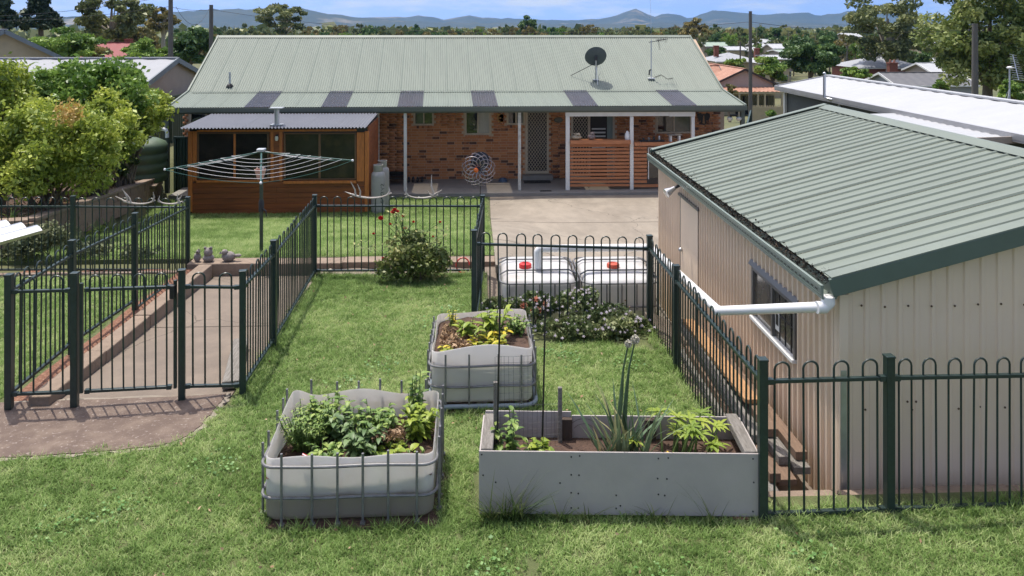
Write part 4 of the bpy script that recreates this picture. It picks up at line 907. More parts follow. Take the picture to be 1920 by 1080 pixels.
# access door towards the far end
da, db = onX(1313, 395, wx), onX(1279, 365, wx)
dr = MB().span((wx - .025, da.y, SZ0 + .05), (wx - .018, db.y, da.z + .0)).build('door', SHEDW, shed)
MB().span((wx - .05, da.y - .05, da.z + .002), (wx - .012, db.y + .05, da.z + .035)).build('door_hood', FW, dr); p = onX(1277, 462, wx); MB().blob((wx - .05, db.y - .1, p.z), (.03, .03, .03), 8).build('door_knob', ALU, dr, True)
for y in (da.y, db.y - .012): MB().span((wx - .03, y, SZ0 + .05), (wx - .024, y + .012, da.z)).build('door_edge', FW, dr)
p = onX(1290, 350, wx - .02); t = thing('flood_lamp', 'clear reflector flood lamp on a black arm under the shed gutter', 'lamp', p)
MB().box(p + Vector((-.02, 0, .02)), (.04, .12, .12)).build('plate', BLACK, t); h = p + Vector((-.18, .02, -.02)); MB().tube([p + Vector((-.03, 0, .02)), p + Vector((-.1, 0, .03)), h], .022, 8).build('arm', BLACK, t, True)
mb = MB().lathe([(.028, 0), (.035, .05), (.062, .12), (.066, .15), (.03, .162), (.005, .165)], (0, 0, 0), 16); M = Vector((-.85, -.25, -.45)).to_track_quat('Z', 'Y').to_matrix(); mb.v = [tuple(h + M @ Vector(q)) for q in mb.v]; mb.build('reflector', mat('silver_lamp_glass', (.6, .6, .6), .12, .05, 4, metal=.6), t, True)
# white pipe from the gutter corner along the fence to the tanks
t = thing('rainwater_pipe', 'white PVC pipe from the shed gutter over the fence to the tanks', 'pipe', (2.72, 6.2, 2.6))
zp = 2.79; a = Vector((2.74, 6.12, ZGt - .135)); b = Vector((2.74, 6.12, zp)); c = onX(1347, 583, 2.17); d = Vector((2.34, 10.75, 1.97)); e = onY(1012, 466, 10.75); f = Vector((e.x - .02, 10.75, 1.66))
MB().tube([a, a + Vector((0, 0, -.06)), b + Vector((0, 0, .05)), b + Vector((-.02, 0, .015)), b + Vector((-.06, 0, 0))], .043, 14).build('downpipe', PVC, t, True)
MB().tube([a + Vector((0, 0, .01)), a + Vector((0, 0, -.05))], .053, 14).build('socket', PVC, t, True); MB().tube([b + Vector((.0, 0, .07)), b + Vector((0, 0, .03)), b + Vector((-.03, 0, -.002)), b + Vector((-.09, 0, -.003))], .049, 14).build('elbow', PVC, t, True)
MB().tube([b + Vector((-.05, 0, 0)), c], .0415, 14).build('pipe', PVC, t, True); MB().tube([c, d], .0415, 14).build('pipe', PVC, t, True); MB().tube([d, e], .05, 14).build('pipe', PVC, t, True)
for q in (c, d): MB().blob(q, (.05, .05, .05), 12).build('elbow', PVC, t, True)
MB().tube([e + Vector((.05, 0, 0)), e, e + Vector((-.03, 0, -.04)), f], .056, 14).build('drop_pipe', PVC, t, True)
# ================================================================== cut-down tanks used as planters, and the whole ones
def rrect(w, d, r, n=6):
    pts = []
    for cx, cy, a0 in ((w / 2 - r, d / 2 - r, 0), (-w / 2 + r, d / 2 - r, 90), (-w / 2 + r, -d / 2 + r, 180), (w / 2 - r, -d / 2 + r, 270)):
        for k in range(n + 1): a = R(a0 + 90 * k / n); pts.append((cx + r * math.cos(a), cy + r * math.sin(a)))
    out = []
    for i in range(len(pts)):
        a, b = pts[i], pts[(i + 1) % len(pts)]; m = max(1, int(math.dist(a, b) / .06))
        for k in range(m): out.append((a[0] + (b[0] - a[0]) * k / m, a[1] + (b[1] - a[1]) * k / m))
    return out
HDPE = mat('aged_white_tank_plastic', (.88, .86, .83), .42, .05, 3, c3=(.72, .65, .57), c3mix=(.5, .8), c3scale=1.6, glow_through=('diffuse', .5, (.92, .88, .82)))
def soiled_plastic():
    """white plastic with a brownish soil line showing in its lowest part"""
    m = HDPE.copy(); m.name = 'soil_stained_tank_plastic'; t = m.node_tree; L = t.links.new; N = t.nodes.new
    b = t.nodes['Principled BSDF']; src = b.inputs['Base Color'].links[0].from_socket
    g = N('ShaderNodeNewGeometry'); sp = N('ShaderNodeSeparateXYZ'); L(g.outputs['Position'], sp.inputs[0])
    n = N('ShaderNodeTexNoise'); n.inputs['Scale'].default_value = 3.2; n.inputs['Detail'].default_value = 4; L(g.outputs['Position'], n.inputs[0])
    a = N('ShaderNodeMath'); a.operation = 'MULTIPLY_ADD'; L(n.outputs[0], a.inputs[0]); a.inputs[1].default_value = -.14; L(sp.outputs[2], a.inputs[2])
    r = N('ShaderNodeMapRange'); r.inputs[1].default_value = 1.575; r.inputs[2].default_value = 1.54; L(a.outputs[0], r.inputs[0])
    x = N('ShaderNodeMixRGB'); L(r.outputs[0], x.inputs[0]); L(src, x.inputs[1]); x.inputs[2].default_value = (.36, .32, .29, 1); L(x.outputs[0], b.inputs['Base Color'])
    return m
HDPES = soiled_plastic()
def tub(name, label, c, w, d, rot, rim, soil_z, rings, bars_x, bars_y, bar_top, plastic, z_from=.03, feet=False, front_gap=None):
    """rim(x, y) gives the cut height; c is the centre on the ground"""
    t = thing(name, label, 'planter', c, 'cut-down tanks used as planters'); M = Matrix.Rotation(rot, 3, 'Z'); c = Vector(c)
    P = lambda x, y, z: c + M @ Vector((x, y, 0)) + Vector((0, 0, z))
    o_, i_ = rrect(w - .05, d - .05, .075), rrect(w - .066, d - .066, .122); n = min(len(o_), len(i_)); i_ = [(x * (w - .060) / (w - .05), y * (d - .060) / (d - .05)) for x, y in o_]; n = len(o_)
    v = []; f = []
    lev = [('o', .0, -.02), ('o', .02, -.004), ('o', .04, 0), ('o', .2, .0), ('o', None, 0), ('i', None, 0), ('i', soil_z - .04, 0)]
    for k, (s, z, off) in enumerate(lev):
        for j in range(n):
            x, y = o_[j] if s == 'o' else i_[j]; sc = 1 + off * 2
            zz = rim(x, y) if z is None else z_from + z if s == 'o' else z
            v.append(P(x * sc, y * sc, zz + (.006 if (s == 'i' and z is None) else 0)))
    for k in range(len(lev) - 1):
        for j in range(n): j2 = (j + 1) % n; f.append((k * n + j, k * n + j2, (k + 1) * n + j2, (k + 1) * n + j))
    mb = MB(); mb.v = [tuple(q) for q in v]; mb.f = f; mb.build('tub', plastic, t, True)
    mb = MB(); sv = [P(0, 0, soil_z + .03)]
    g = 12; sv = []
    for a in range(g + 1):
        for b in range(g + 1):
            x = (a / g - .5) * (w - .07); y = (b / g - .5) * (d - .07); sv.append(P(x, y, soil_z + rng.uniform(-.012, .02) + .03 * math.sin(5 * x + 3 * y)))
    mb.v = [tuple(q) for q in sv]; mb.f = [(a * (g + 1) + b, (a + 1) * (g + 1) + b, (a + 1) * (g + 1) + b + 1, a * (g + 1) + b + 1) for a in range(g) for b in range(g)]; mb.build('soil', SOIL, t)
    for z in rings:
        sag = rng.uniform(.0, .006)
        MB().tube([P(x, y, z + sag * math.sin(8 * x)) for x, y in rrect(w, d, .1)], .011, 7, closed=True).build('cage_ring', CAGE, t, True)
    def bar(x, y, zt):
        nx, ny = (1 if x > w / 2 - .01 else -1 if x < -w / 2 + .01 else 0), (1 if y > d / 2 - .01 else -1 if y < -d / 2 + .01 else 0)
        b = MB().tube([P(x, y, .012), P(x, y, zt)], .0095, 7).build('cage_bar', CAGE, t); 
        MB().box(P(x, y, .015), (.035, .035, .03), rot).build('bar_foot', CAGE, b)
    for x in bars_x:
        bar(x, -d / 2 - .012, bar_top[0] + rng.uniform(-.01, .01)); bar(x, d / 2 + .012, bar_top[1] + rng.uniform(-.012, .012))
    for y in bars_y:
        for s in (-1, 1): bar(s * (w / 2 + .012), y, lerp(bar_top[0], bar_top[1], (y / d + .5)) + rng.uniform(-.012, .012))
    return t, P
# near planter: long side to the camera
fl, frr = at(486, 985, 5.62), at(818, 981, 5.66)
r1 = math.atan2(frr.y - fl.y, frr.x - fl.x) + R(.8); ex = Vector((math.cos(r1), math.sin(r1), 0)); ey = Vector((-math.sin(r1), math.cos(r1), 0))
c1 = (fl + frr) / 2 + ey * .51; c1.z = gz(c1.x, c1.y)
W1 = (frr - fl).length
def rim1(x, y):
    front = sm(-y, -.3, .46); return lerp(.505, .475, front) + .016 * math.sin(7 * x + 2) * (1 - front) + .01 * math.sin(9 * x + 4 * y) + (.05 * sm(-x, .4, .62) * (1 - front))
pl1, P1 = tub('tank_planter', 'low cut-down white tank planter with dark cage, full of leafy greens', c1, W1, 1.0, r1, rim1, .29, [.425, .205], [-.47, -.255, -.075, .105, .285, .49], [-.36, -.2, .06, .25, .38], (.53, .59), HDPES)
# far planter: short side to the camera, standing on its pallet
fl, frr = at(803, 768, 7.38), at(1004, 766, 7.42)
r2 = math.atan2(frr.y - fl.y, frr.x - fl.x); ey2 = Vector((-math.sin(r2), math.cos(r2), 0)); c2 = (fl + frr) / 2 + ey2 * .6; c2.z = gz(c2.x, c2.y) + .02; W2 = (frr - fl).length
def rim2(x, y):
    front = sm(-y, -.35, .55); return lerp(.485, .545, front) + .035 * math.sin(5 * x + 1.2) * front + .02 * math.sin(4.5 * x) * (1 - front) - .07 * math.exp(-(y / .22) ** 2) + .01
pl2, P2 = tub('tank_planter', 'cut-down white tank planter on a pallet with yellowing plants', c2, W2, 1.2, r2, rim2, .40, [.405, .215], [-.34, -.12, .155, .37], [-.45, -.25, -.05, .15, .35, .5], (.515, .46), HDPE, z_from=.05)
for k_, (c_, w_, d_, r_) in enumerate(((c1, W1 + .1, 1.1, r1), (c2, W2 + .1, 1.3, r2))):
    pts_ = [Vector((c_.x, c_.y, 0)) + Matrix.Rotation(r_, 3, 'Z') @ Vector((x * (1 + .03 * math.sin(9 * i)), y * (1 + .04 * math.sin(7 * i + 1)), 0)) for i, (x, y) in enumerate(rrect(w_, d_, .12))]
    o = MB().prism([(q.x, q.y, CZ - lawnH(q.y) - .04) for q in pts_], (0, 0, 0), (0, 0, .046)).build('planter_soil_patch', SOIL); o['kind'] = 'structure'
mb = MB(); PALB = mat('blue_grey_pallet', (.22, .27, .31), .5, .2, 8)
MB().tube([P2(x, y, .035) for x, y in rrect(W2 + .02, 1.22, .12)], .022, 8, closed=True).build('base_rail', PALB, pl2, True)
for x in (-.38, 0, .38):
    for y in (-.5, 0, .5): MB().box(P2(x, y, -.01), (.1, .12, .06), r2).build('pallet_foot', GREYT, pl2)
# whole tanks behind the fence
TANK = mat('white_tank_plastic', (.70, .70, .70), .4, .04, 3, c3=(.56, .5, .43), c3mix=(.5, .75), c3scale=1.3, glow_through=('diffuse', .25, (.7, .65, .58))); RED = mat('red_cap_plastic', (.55, .035, .03), .4, .1, 5)
for k, (xa_, xb_, lab) in enumerate(((938, 1086, 'caged white water tank with red lid under the drop pipe'), (1093, 1239, 'caged white water tank with faded red lid beside the shed'))):
    a, b = onY(xa_, 523, 10.37), onY(xb_, 523, 10.37); w_ = b.x - a.x; d_ = 1.2; z0 = CZ - 4.35; zt = a.z; cc = Vector(((a.x + b.x) / 2, 10.37 + d_ / 2, z0))
    t = thing('water_tank', lab, 'tank', cc, 'caged water tanks behind the fence'); pr = rrect(w_ - .05, d_ - .05, .16); n = len(pr); mb = MB(); H_ = zt - z0
    lev = [(.12, .93), (.15, .985), (.2, 1), (H_ - .14, 1), (H_ - .09, .985), (H_ - .055, .95), (H_ - .03, .86), (H_ - .018, .6), (H_ - .012, .2)]
    for z, s in lev: mb.v += [(cc.x + x * s, cc.y + y * s, z0 + z) for x, y in pr]
    for i in range(len(lev) - 1):
        for j in range(n): j2 = (j + 1) % n; mb.f.append((i * n + j, i * n + j2, (i + 1) * n + j2, (i + 1) * n + j))
    mb.f.append(tuple((len(lev) - 1) * n + j for j in range(n))); mb.build('bottle', TANK, t, True)
    q = at(985 if k == 0 else 1151, 497, 10.9); q = Vector((q.x, 10.9, zt)); MB().lathe([(.085, -.03), (.088, .03), (.08, .042), (.05, .046), (.045, .036), (.01, .036)], q, 18).build('lid', RED if k == 0 else mat('faded_red_cap', (.48, .08, .045), .6, .25, 9), t, True)
    for z in (.16, .4, .64, H_ - .07): MB().tube([(cc.x + x, cc.y + y, z0 + z) for x, y in rrect(w_, d_, .15)], .0115, 7, closed=True).build('cage_ring', CAGE, t, True)
    for x in [-.4, -.2, 0, .2, .4]:
        for s in (-1, 1): MB().tube([(cc.x + x, cc.y + s * d_ / 2, z0 + .1), (cc.x + x, cc.y + s * d_ / 2, z0 + H_ - .07)], .0095, 6).build('cage_bar', CAGE, t)
    for y in [-.45, -.2, .05, .3, .5]:
        for s in (-1, 1): MB().tube([(cc.x + s * w_ / 2, cc.y + y, z0 + .1), (cc.x + s * w_ / 2, cc.y + y, z0 + H_ - .07)], .0095, 6).build('cage_bar', CAGE, t)
    for y in (-.28, .22): MB().tube([(cc.x - w_ / 2, cc.y + y, z0 + H_ - .04), (cc.x - w_ / 2 + .1, cc.y + y, z0 + H_ + .012), (cc.x + w_ / 2 - .1, cc.y + y, z0 + H_ + .012), (cc.x + w_ / 2, cc.y + y, z0 + H_ - .04)], .0115, 7).build('top_bar', CAGE, t, True)
    MB().box((cc.x, cc.y, z0 + .06), (w_, d_, .11)).build('pallet', ALU, t, bevel=.01); MB().span((cc.x - .3, cc.y - d_ / 2 - .016, z0 + .28), (cc.x + .28, cc.y - d_ / 2 - .013, z0 + .6)).build('label_plate', ALU, t)
# ------------------------------------------------------------------ grey fibre-cement box planter
FC = mat('grey_fibre_cement', (.42, .38, .36), .75, .05, 5, .08, 120, c3=(.37, .335, .315), c3mix=(.5, .8), c3scale=1.2)
A, B = at(898, 966, 5.74), at(1425, 977, 5.70); A.z, B.z = gz(A.x, A.y) + .0, gz(B.x, B.y)
e = (B - A); e.z = 0; LW = e.length; e.normalize(); nrm_ = Vector((-e.y, e.x, 0)); rb = math.atan2(e.y, e.x); DP = .55; HB = .475
t = thing('box_planter', 'long grey fibre-cement planter box with weathered timber end rails', 'planter', (A + B) / 2)
Q = lambda u, v, z: A + e * u + nrm_ * v + Vector((0, 0, z))
def pbox(nm, u0, u1, v0, v1, z0, z1, m, bev=.003): 
    return MB().box(Q((u0 + u1) / 2, (v0 + v1) / 2, (z0 + z1) / 2), (u1 - u0, v1 - v0, z1 - z0), rb).build(nm, m, t, bevel=bev)
fp = pbox('front_panel', 0, LW, 0, .012, .02, HB, FC); pbox('back_panel', .02, .7, DP - .012, DP, .02, HB + .03, FC); pbox('back_panel', .705, LW - .02, DP - .012, DP, .02, HB + .0, FC)
pbox('end_panel', .002, .014, .0125, DP - .0125, .02, HB, FC); pbox('end_panel', LW - .014, LW - .002, .0125, DP - .0125, .02, HB, FC)
pbox('end_rail', .015, .1, .013, DP + .02, HB - .05, HB + .012, GREYT, .008); pbox('end_rail', LW - .105, LW - .0145, .013, DP + .03, HB - .055, HB + .01, GREYT, .008)
DT = mat('dark_old_timber', (.07, .05, .038), .9, .3, 6, .4, 30, stretch=(9, 9, 1))
for u in (.62, 1.28): pbox('inner_post', u, u + .085, DP - .06, DP - .0125, .02, HB - .01, DT); pbox('inner_post', u, u + .085, .0125, .06, .02, HB - .03, DT)
pbox('base_block', LW - .2, LW - .08, -.02, .1, -.06, .018, mat('old_brick', (.16, .075, .05), .9, .3, 9)); pbox('soil', .015, LW - .015, .013, DP - .013, .05, .30, SOIL)
sc_ = MB().lathe([(.006, 0), (.006, .003), (.002, .004)], (0, 0, 0), 8); sc_.v = [(q[0], -q[2], q[1]) for q in sc_.v]; scp = sc_.mesh('screw', INK)
for u, z in ((.02, .45), (.03, .3), (.66, .44), (.72, .448), (.66, .31), (.715, .308), (.66, .18), (.71, .175), (.58, .25), (.98, .165), (1.01, .09), (.98, .07), (1.28, .435), (1.35, .44), (1.275, .29), (1.34, .288), (1.28, .175), (1.325, .168), (1.95, .44), (1.955, .27), (1.95, .06), (.12, .25), (.66, .07), (.71, .07)):
    q = Q(u * LW / 2.0, -.0005, z); inst('screw', scp, t, q, rb)
# stakes and wire mesh
p = Q(.13, .3, .28)
ts = thing('mesh_trellis', 'black stakes and square wire mesh standing in the grey planter', 'trellis', p)
s0, s1 = at(936, 800, 6.0), at(1018, 800, 6.05)
for (px, py, d) in ((938, 553, 6.0), (1023, 553, 6.05)):
    tp = at(px, py, d); q = at(px - 6, 830, d); MB().tube([q, tp], .007, 6).build('steel_stake', BLACK, ts)
WIRE = mat('wire_mesh', (.11, .11, .11), .5, .2, 9, metal=.5); m0, m1 = at(930, 690, 6.03), at(1052, 690, 6.06); zlo, zhi = 1.78, CZ - (668 - 50) * 6.04 / F
for i in range(15):
    q = m0.lerp(m1, i / 14 * .98) + Vector((0, .015 * math.sin(i), 0)); MB().tube([(q.x, q.y, zlo), (q.x + rng.uniform(-.01, .01), q.y, zhi if i < 9 else zhi - .38)], .0011, 4).build('wire', WIRE, ts)
for i in range(16):
    z = lerp(zlo, zhi, i / 15); f_ = .55 if z > zhi - .36 else 1.0; MB().tube([(m0.x, m0.y, z), tuple(m0.lerp(m1, f_ * .5) + Vector((0, .02, z - m0.z - .006))), (m0.lerp(m1, f_).x, m1.y, z)], .0011, 4).build('wire', WIRE, ts)
for px, py, d, lab in ((929, 716, 6.1, 'weathered timber stake at the left end of the grey planter'), (1050, 726, 6.2, 'weathered timber stake in the middle of the grey planter')):
    tp = at(px, py, d); st_ = thing('timber_stake', lab, 'stake', (tp.x, tp.y, 1.68)); MB().beam((tp.x, tp.y, 1.66), tp, .032, .028, (0, 1, 0)).build('shaft', GREYT, st_, bevel=.003)
p = Q(1.17, DP - .1, .32); hp = thing('coiled_wire', 'loop of thin wire hung inside the grey planter back panel', 'wire', p)
for r_ in (.1, .14): MB().tube([Q(.8 + r_ * math.cos(a), DP - .03, .32 + r_ * math.sin(a)) for a in [math.pi * k / 14 for k in range(-2, 12)]], .002, 5).build('wire', DARKS, hp)
# ------------------------------------------------------------------ plants
VEG = ramp_mat('vegetable_leaf', [(.045, .085, .02), (.085, .15, .032), (.15, .23, .05), (.26, .32, .085)], .45, translucent=.3, patch=.25, patch_scale=5)
CABB = ramp_mat('blue_green_leaf', [(.05, .09, .035), (.085, .14, .05), (.14, .20, .08)], .45, translucent=.2)
YELL = ramp_mat('yellowing_leaf', [(.09, .13, .02), (.22, .26, .035), (.42, .38, .04), (.50, .38, .03)], .5, translucent=.35)
LIME = ramp_mat('lime_leaf', [(.09, .15, .02), (.17, .24, .03), (.28, .33, .05)], .45, translucent=.35)
STEM = mat('green_stem', (.10, .16, .04), .6, .2, 9)
PS = random.Random(21)
def leafy(name, label, base, stems, h, spread, ll, lw, m, seed, group=None, per=7, cat='plant', droop=.35, stem_m=None):
    base = Vector(base); t = thing(name, label, cat, base, group); lv = Leaves(seed); r = random.Random(seed); sb = MB()
    for i in range(stems):
        a = r.uniform(0, 6.28); s = spread * r.random() ** .6; hh = h * r.uniform(.55, 1.1); b0 = base + Vector((math.cos(a) * s * .35, math.sin(a) * s * .35, -.02)); e_ = Vector((math.cos(a) * s, math.sin(a) * s, hh))
        pts = [b0, b0 + Vector((e_.x * .3, e_.y * .3, hh * .5)), base + e_]; sb.tube(pts, [.006, .005, .003], 5)
        for k in range(per):
            u = .25 + .75 * (k + r.random() * .5) / per; q = pts[0].lerp(pts[1], u * 2) if u < .5 else pts[1].lerp(pts[2], u * 2 - 1)
            b = r.uniform(0, 6.28); d = Vector((math.cos(b), math.sin(b), r.uniform(-.1, .7)))
            lv.blade(q, d, ll * r.uniform(.6, 1.2), lw * r.uniform(.7, 1.2), droop, r.random() * .75 + .25 * u)
    sb.build('stem', stem_m or STEM, t, True); lv.build('foliage', m, t); return t
gp = 'vegetables in the near tank planter'
zz = .29
leafy('carrot_tops', 'feathery green tops at the left end of the near tank planter', P1(-.42, .05, zz), 60, .27, .22, .05, .012, VEG, 31, gp, 18)
leafy('potato_plant', 'dense bushy green plant behind the feathery tops', P1(-.28, .25, zz), 34, .27, .2, .065, .036, VEG, 32, gp, 12)
leafy('cabbage_plant', 'blue-green broad-leaved cabbage plant in the near planter', P1(-.12, .12, zz), 30, .22, .17, .07, .045, CABB, 33, gp, 6)
leafy('cabbage_plant', 'second blue-green cabbage nearer the planter front, leaves drooping', P1(.05, -.08, zz), 26, .19, .15, .07, .045, CABB, 34, gp, 6, droop=.6)
leafy('bean_plant', 'mid-green bushy bean plant in the middle of the near planter', P1(.12, .12, zz), 36, .24, .2, .065, .036, VEG, 35, gp, 11)
leafy('capsicum_plant', 'tall bright green plant at the right end of the near planter', P1(.44, .12, zz), 26, .27, .17, .085, .036, LIME, 36, gp, 11)
leafy('potato_plant', 'upright dark-leaved stem at the back right of the near planter', P1(.42, .3, zz), 9, .44, .08, .075, .04, VEG, 37, gp, 9)
leafy('strawberry_plant', 'low yellow-green plants around dry mulch in the near planter', P1(.24, -.2, zz - .02), 26, .10, .22, .075, .055, LIME, 38, gp, 4)
leafy('herb_plant', 'small fine-leaved herb in the front right corner of the near planter', P1(.47, -.28, zz - .02), 16, .1, .1, .05, .03, VEG, 39, gp, 6)
leafy('lettuce_plant', 'leafy green plants along the front edge of the near planter', P1(-.22, -.25, zz - .03), 40, .17, .17, .06, .035, VEG, 40, gp, 7)
DRYL = ramp_mat('dry_straw', [(.20, .12, .06), (.36, .24, .14), (.48, .34, .22)], .9)
def straw(label, P, x0, x1, y0, y1, z, n, seed):
    lv = Leaves(seed); r = random.Random(seed)
    lv.cloud(np.array([tuple(P(r.uniform(x0, x1), r.uniform(y0, y1), z + r.uniform(0, .045))) for _ in range(n)]), .022, aspect=.35)
    o = lv.build('straw_mulch', DRYL); tag(o, label, 'mulch', kind='stuff')
straw('dry brown mulch between plants in the near planter', P1, .12, .35, -.1, .15, .38, 350, 3)
straw('dry brown mulch in the left half of the pallet planter', P2, -.42, -.02, -.25, .35, .41, 1500, 4)
g2 = 'plants in the pallet planter'
leafy('chilli_plant', 'tall yellow-green chilli plant in the pallet planter', P2(.12, .0, .41), 10, .34, .16, .12, .05, LIME, 41, g2, 9)
leafy('chilli_plant', 'bright yellowing plant at the front of the pallet planter', P2(.1, -.25, .41), 26, .17, .24, .085, .045, YELL, 42, g2, 6)
leafy('parsley_plant', 'fine dark herb in the right corner of the pallet planter', P2(.36, .1, .41), 22, .2, .12, .05, .03, VEG, 43, g2, 8)
leafy('lettuce_plant', 'yellow leaves low at the left front of the pallet planter', P2(-.25, -.36, .39), 20, .07, .2, .07, .04, YELL, 44, g2, 4)
leafy('potato_plant', 'small green shoot in the mulch of the pallet planter', P2(-.15, .1, .41), 9, .2, .09, .1, .05, LIME, 45, g2, 7)
leafy('daisy_plant', 'pale withered plant at the back of the pallet planter', P2(-.3, .3, .41), 9, .2, .06, .05, .02, YELL, 46, g2, 7)
g3 = 'plants in the grey planter'
leafy('tomato_plant', 'young tomato climbing the wire mesh in the grey planter', Q(.2, .22, .28), 9, .34, .13, .075, .04, VEG, 51, g3, 9)
leafy('mint_plant', 'small pale green seedling in front of the mesh in the grey planter', Q(.45, .2, .28), 14, .2, .12, .075, .05, LIME, 52, g3, 6)
t = thing('zucchini_plant', 'large serrated light green zucchini plant with yellow flower', 'plant', Q(1.5, .27, .28), g3); lv = Leaves(53); sb = MB()
for i in range(17):
    a = PS.uniform(0, 6.28); l = PS.uniform(.16, .34); d = Vector((math.cos(a) * PS.uniform(.25, .6), math.sin(a) * PS.uniform(.2, .5), 1)).normalized(); b0 = Q(1.5 + .12 * math.cos(a) + PS.uniform(-.18, .18), .27 + .06 * math.sin(a), .27); tip = b0 + d * l; sb.tube([b0, b0 + d * l * .6 + Vector((0, 0, .02)), tip], [.009, .007, .005], 6)
    rv_ = PS.random()
    for k in range(9):
        b = a + R(-120 + 240 * k / 8); e_ = Vector((math.cos(b), math.sin(b), PS.uniform(-.05, .45))); lv.blade(tip, e_, PS.uniform(.07, .13), .034, .25, rv_, 3, shape=lambda u: (.35 + .9 * u if u < .55 else (1 - u) * 1.9))
sb.build('stem', STEM, t, True); lv.build('foliage', LIME, t); q = Q(1.4, .12, .36); fl_ = Leaves(2)
for k in range(8): a = 6.28 * k / 8; fl_.blade(q, (math.cos(a), math.sin(a), .8), .07, .035, .2, .8)
fl_.build('flower', ramp_mat('yellow_petal', [(.6, .38, .02), (.7, .48, .03)], .6), t)
t = thing('leek_clump', 'clump of blue-green leek leaves with two tall round seed heads', 'plant', Q(1.05, .28, .28), g3); lv = Leaves(54)
for i in range(60):
    a = PS.uniform(0, 6.28); s = PS.uniform(.1, .75); lv.blade(Q(1.05 + PS.uniform(-.14, .2), .28 + PS.uniform(-.08, .08), .26), (math.cos(a) * s, math.sin(a) * s * .6, 1), PS.uniform(.28, .58), PS.uniform(.022, .042), PS.uniform(.0, .3), PS.random(), 4, shape=lambda u: 1 - u ** 2 * .96)
lv.build('foliage', ramp_mat('leek_leaf', [(.045, .085, .045), (.09, .14, .08), (.15, .19, .10), (.34, .30, .15)], .45, translucent=.15), t)
for (px0, px1, px2, ytop, d) in ((1160, 1165, 1178, 645, 6.0), (1172, 1174, 1191, 637, 6.05)):
    b0, m_, tp = at(px0, 835, d), at(px1, 740, d), at(px2, ytop, d); pts = [b0, b0.lerp(m_, .5) + Vector((-.01, 0, 0)), m_, m_.lerp(tp, .5) + Vector((-.012, 0, 0)), tp]
    MB().tube(pts, [.012, .02, .016, .008, .006], 8).build('stalk', mat('leek_stalk', (.07, .12, .06), .5, .2, 6), t, True)
    lv = Leaves(7); g = np.random.default_rng(5); n_ = g.normal(size=(420, 3)); n_ /= np.linalg.norm(n_, axis=1)[:, None]; lv.cloud(np.array(tp) + n_ * (.033 if px0 == 1172 else .026) * g.uniform(.75, 1, (420, 1)), .006, aspect=.8); lv.build('seed_head', ramp_mat('pale_umbel', [(.42, .40, .30), (.62, .58, .5)], .8), t)
# tufts of long grass along the planter foot
LG = ramp_mat('long_grass', [(.03, .06, .015), (.07, .11, .03), (.15, .17, .06)], .6, translucent=.25)
for k, (u, n_, h, lab) in enumerate(((.2, 90, .24, 'big clump of long dark grass at the left foot of the grey planter'), (.58, 14, .16, 'small weedy tuft left of the middle of the grey planter foot'), (.78, 9, .12, 'tiny tuft at the middle of the grey planter foot'), (1.3, 18, .13, 'low tuft right of the middle of the grey planter foot'), (1.68, 10, .22, 'sparse tall grass tuft at the right foot of the grey planter'))):
    q = Q(u, -.05, -.01); t_ = thing('grass_tuft', lab, 'grass', q, 'grass tufts at the planter foot'); lv = Leaves(60 + k)
    for i in range(n_):
        a = PS.uniform(0, 6.28); s = PS.uniform(.2, 1.2); w_ = .13 if k == 0 else .05
        lv.blade(q + Vector((PS.uniform(-w_, w_), PS.uniform(-.03, .03), 0)), (math.cos(a) * s, -abs(math.sin(a)) * s * .5, 1), 1.7 * h * PS.uniform(.5, 1.2), .013, PS.uniform(.1, .35), PS.random(), 4, shape=lambda u: 1 - u * .95)
    lv.build('blades', LG, t_)
# small red-and-white tag and a stick on the near planter
q = P1(-.27, -.43, .44); t = thing('plant_tag', 'red and white striped plant tag on the near planter rim', 'tag', q); MB().beam(q, q + Vector((-.07, .0, .04)), .03, .004).build('tag', RED, t); MB().beam(q + Vector((0, -.004, .004)), q + Vector((-.07, -.004, .044)), .01, .003).build('stripe', WHITEP, t)
# ------------------------------------------------------------------ shrubs along the tank fence and the rose bush
def shrub(name, label, centre, rad, n, size, m, seed, stems=8, cat='shrub', lump=14, group=None, stem_m=None, hollow=.45):
    centre = Vector(centre); base = Vector((centre.x, centre.y, centre.z - rad[2])); t = thing(name, label, cat, base, group); g = np.random.default_rng(seed); lv = Leaves(seed)
    cl = g.normal(size=(lump, 3)); cl /= np.linalg.norm(cl, axis=1)[:, None]; cl = cl * g.uniform(.35, .8, (lump, 1)); cr = g.uniform(.3, .5, lump)
    idx = g.integers(0, lump, n); d = g.normal(size=(n, 3)); d /= np.linalg.norm(d, axis=1)[:, None]; rr_ = g.uniform(hollow, 1, (n, 1)) ** .6
    c = cl[idx] + d * cr[idx][:, None] * rr_; c = c * np.array(rad) + np.array(centre); c[:, 2] = np.maximum(c[:, 2], base.z + .01)
    rnd = (g.random(lump)[idx] * .55 + g.random(n) * .45); lv.cloud(c, size, rnd, aspect=.5); lv.build('foliage', m, t)
    sb = MB()
    for i in range(stems):
        q = Vector(cl[i % lump] * np.array(rad)) + centre; b0 = base + Vector((PS.uniform(-.25, .25) * rad[0], PS.uniform(-.25, .25) * rad[1], -.03)); sb.tube([b0, b0.lerp(q, .5) + Vector((0, 0, .05)), q], [max(.008, .025 * rad[2]), max(.006, .018 * rad[2]), .004], 5)
    sb.build('stem', stem_m or BARK, t, True); return t, cl, centre, rad
DAISY = ramp_mat('dark_shrub_leaf', [(.025, .045, .014), (.06, .09, .03), (.13, .16, .065), (.25, .26, .13)], .5, translucent=.2)
PET = ramp_mat('white_petal', [(.45, .40, .46), (.68, .64, .68)], .7)
gs = 'white-flowered shrubs at the tank fence'
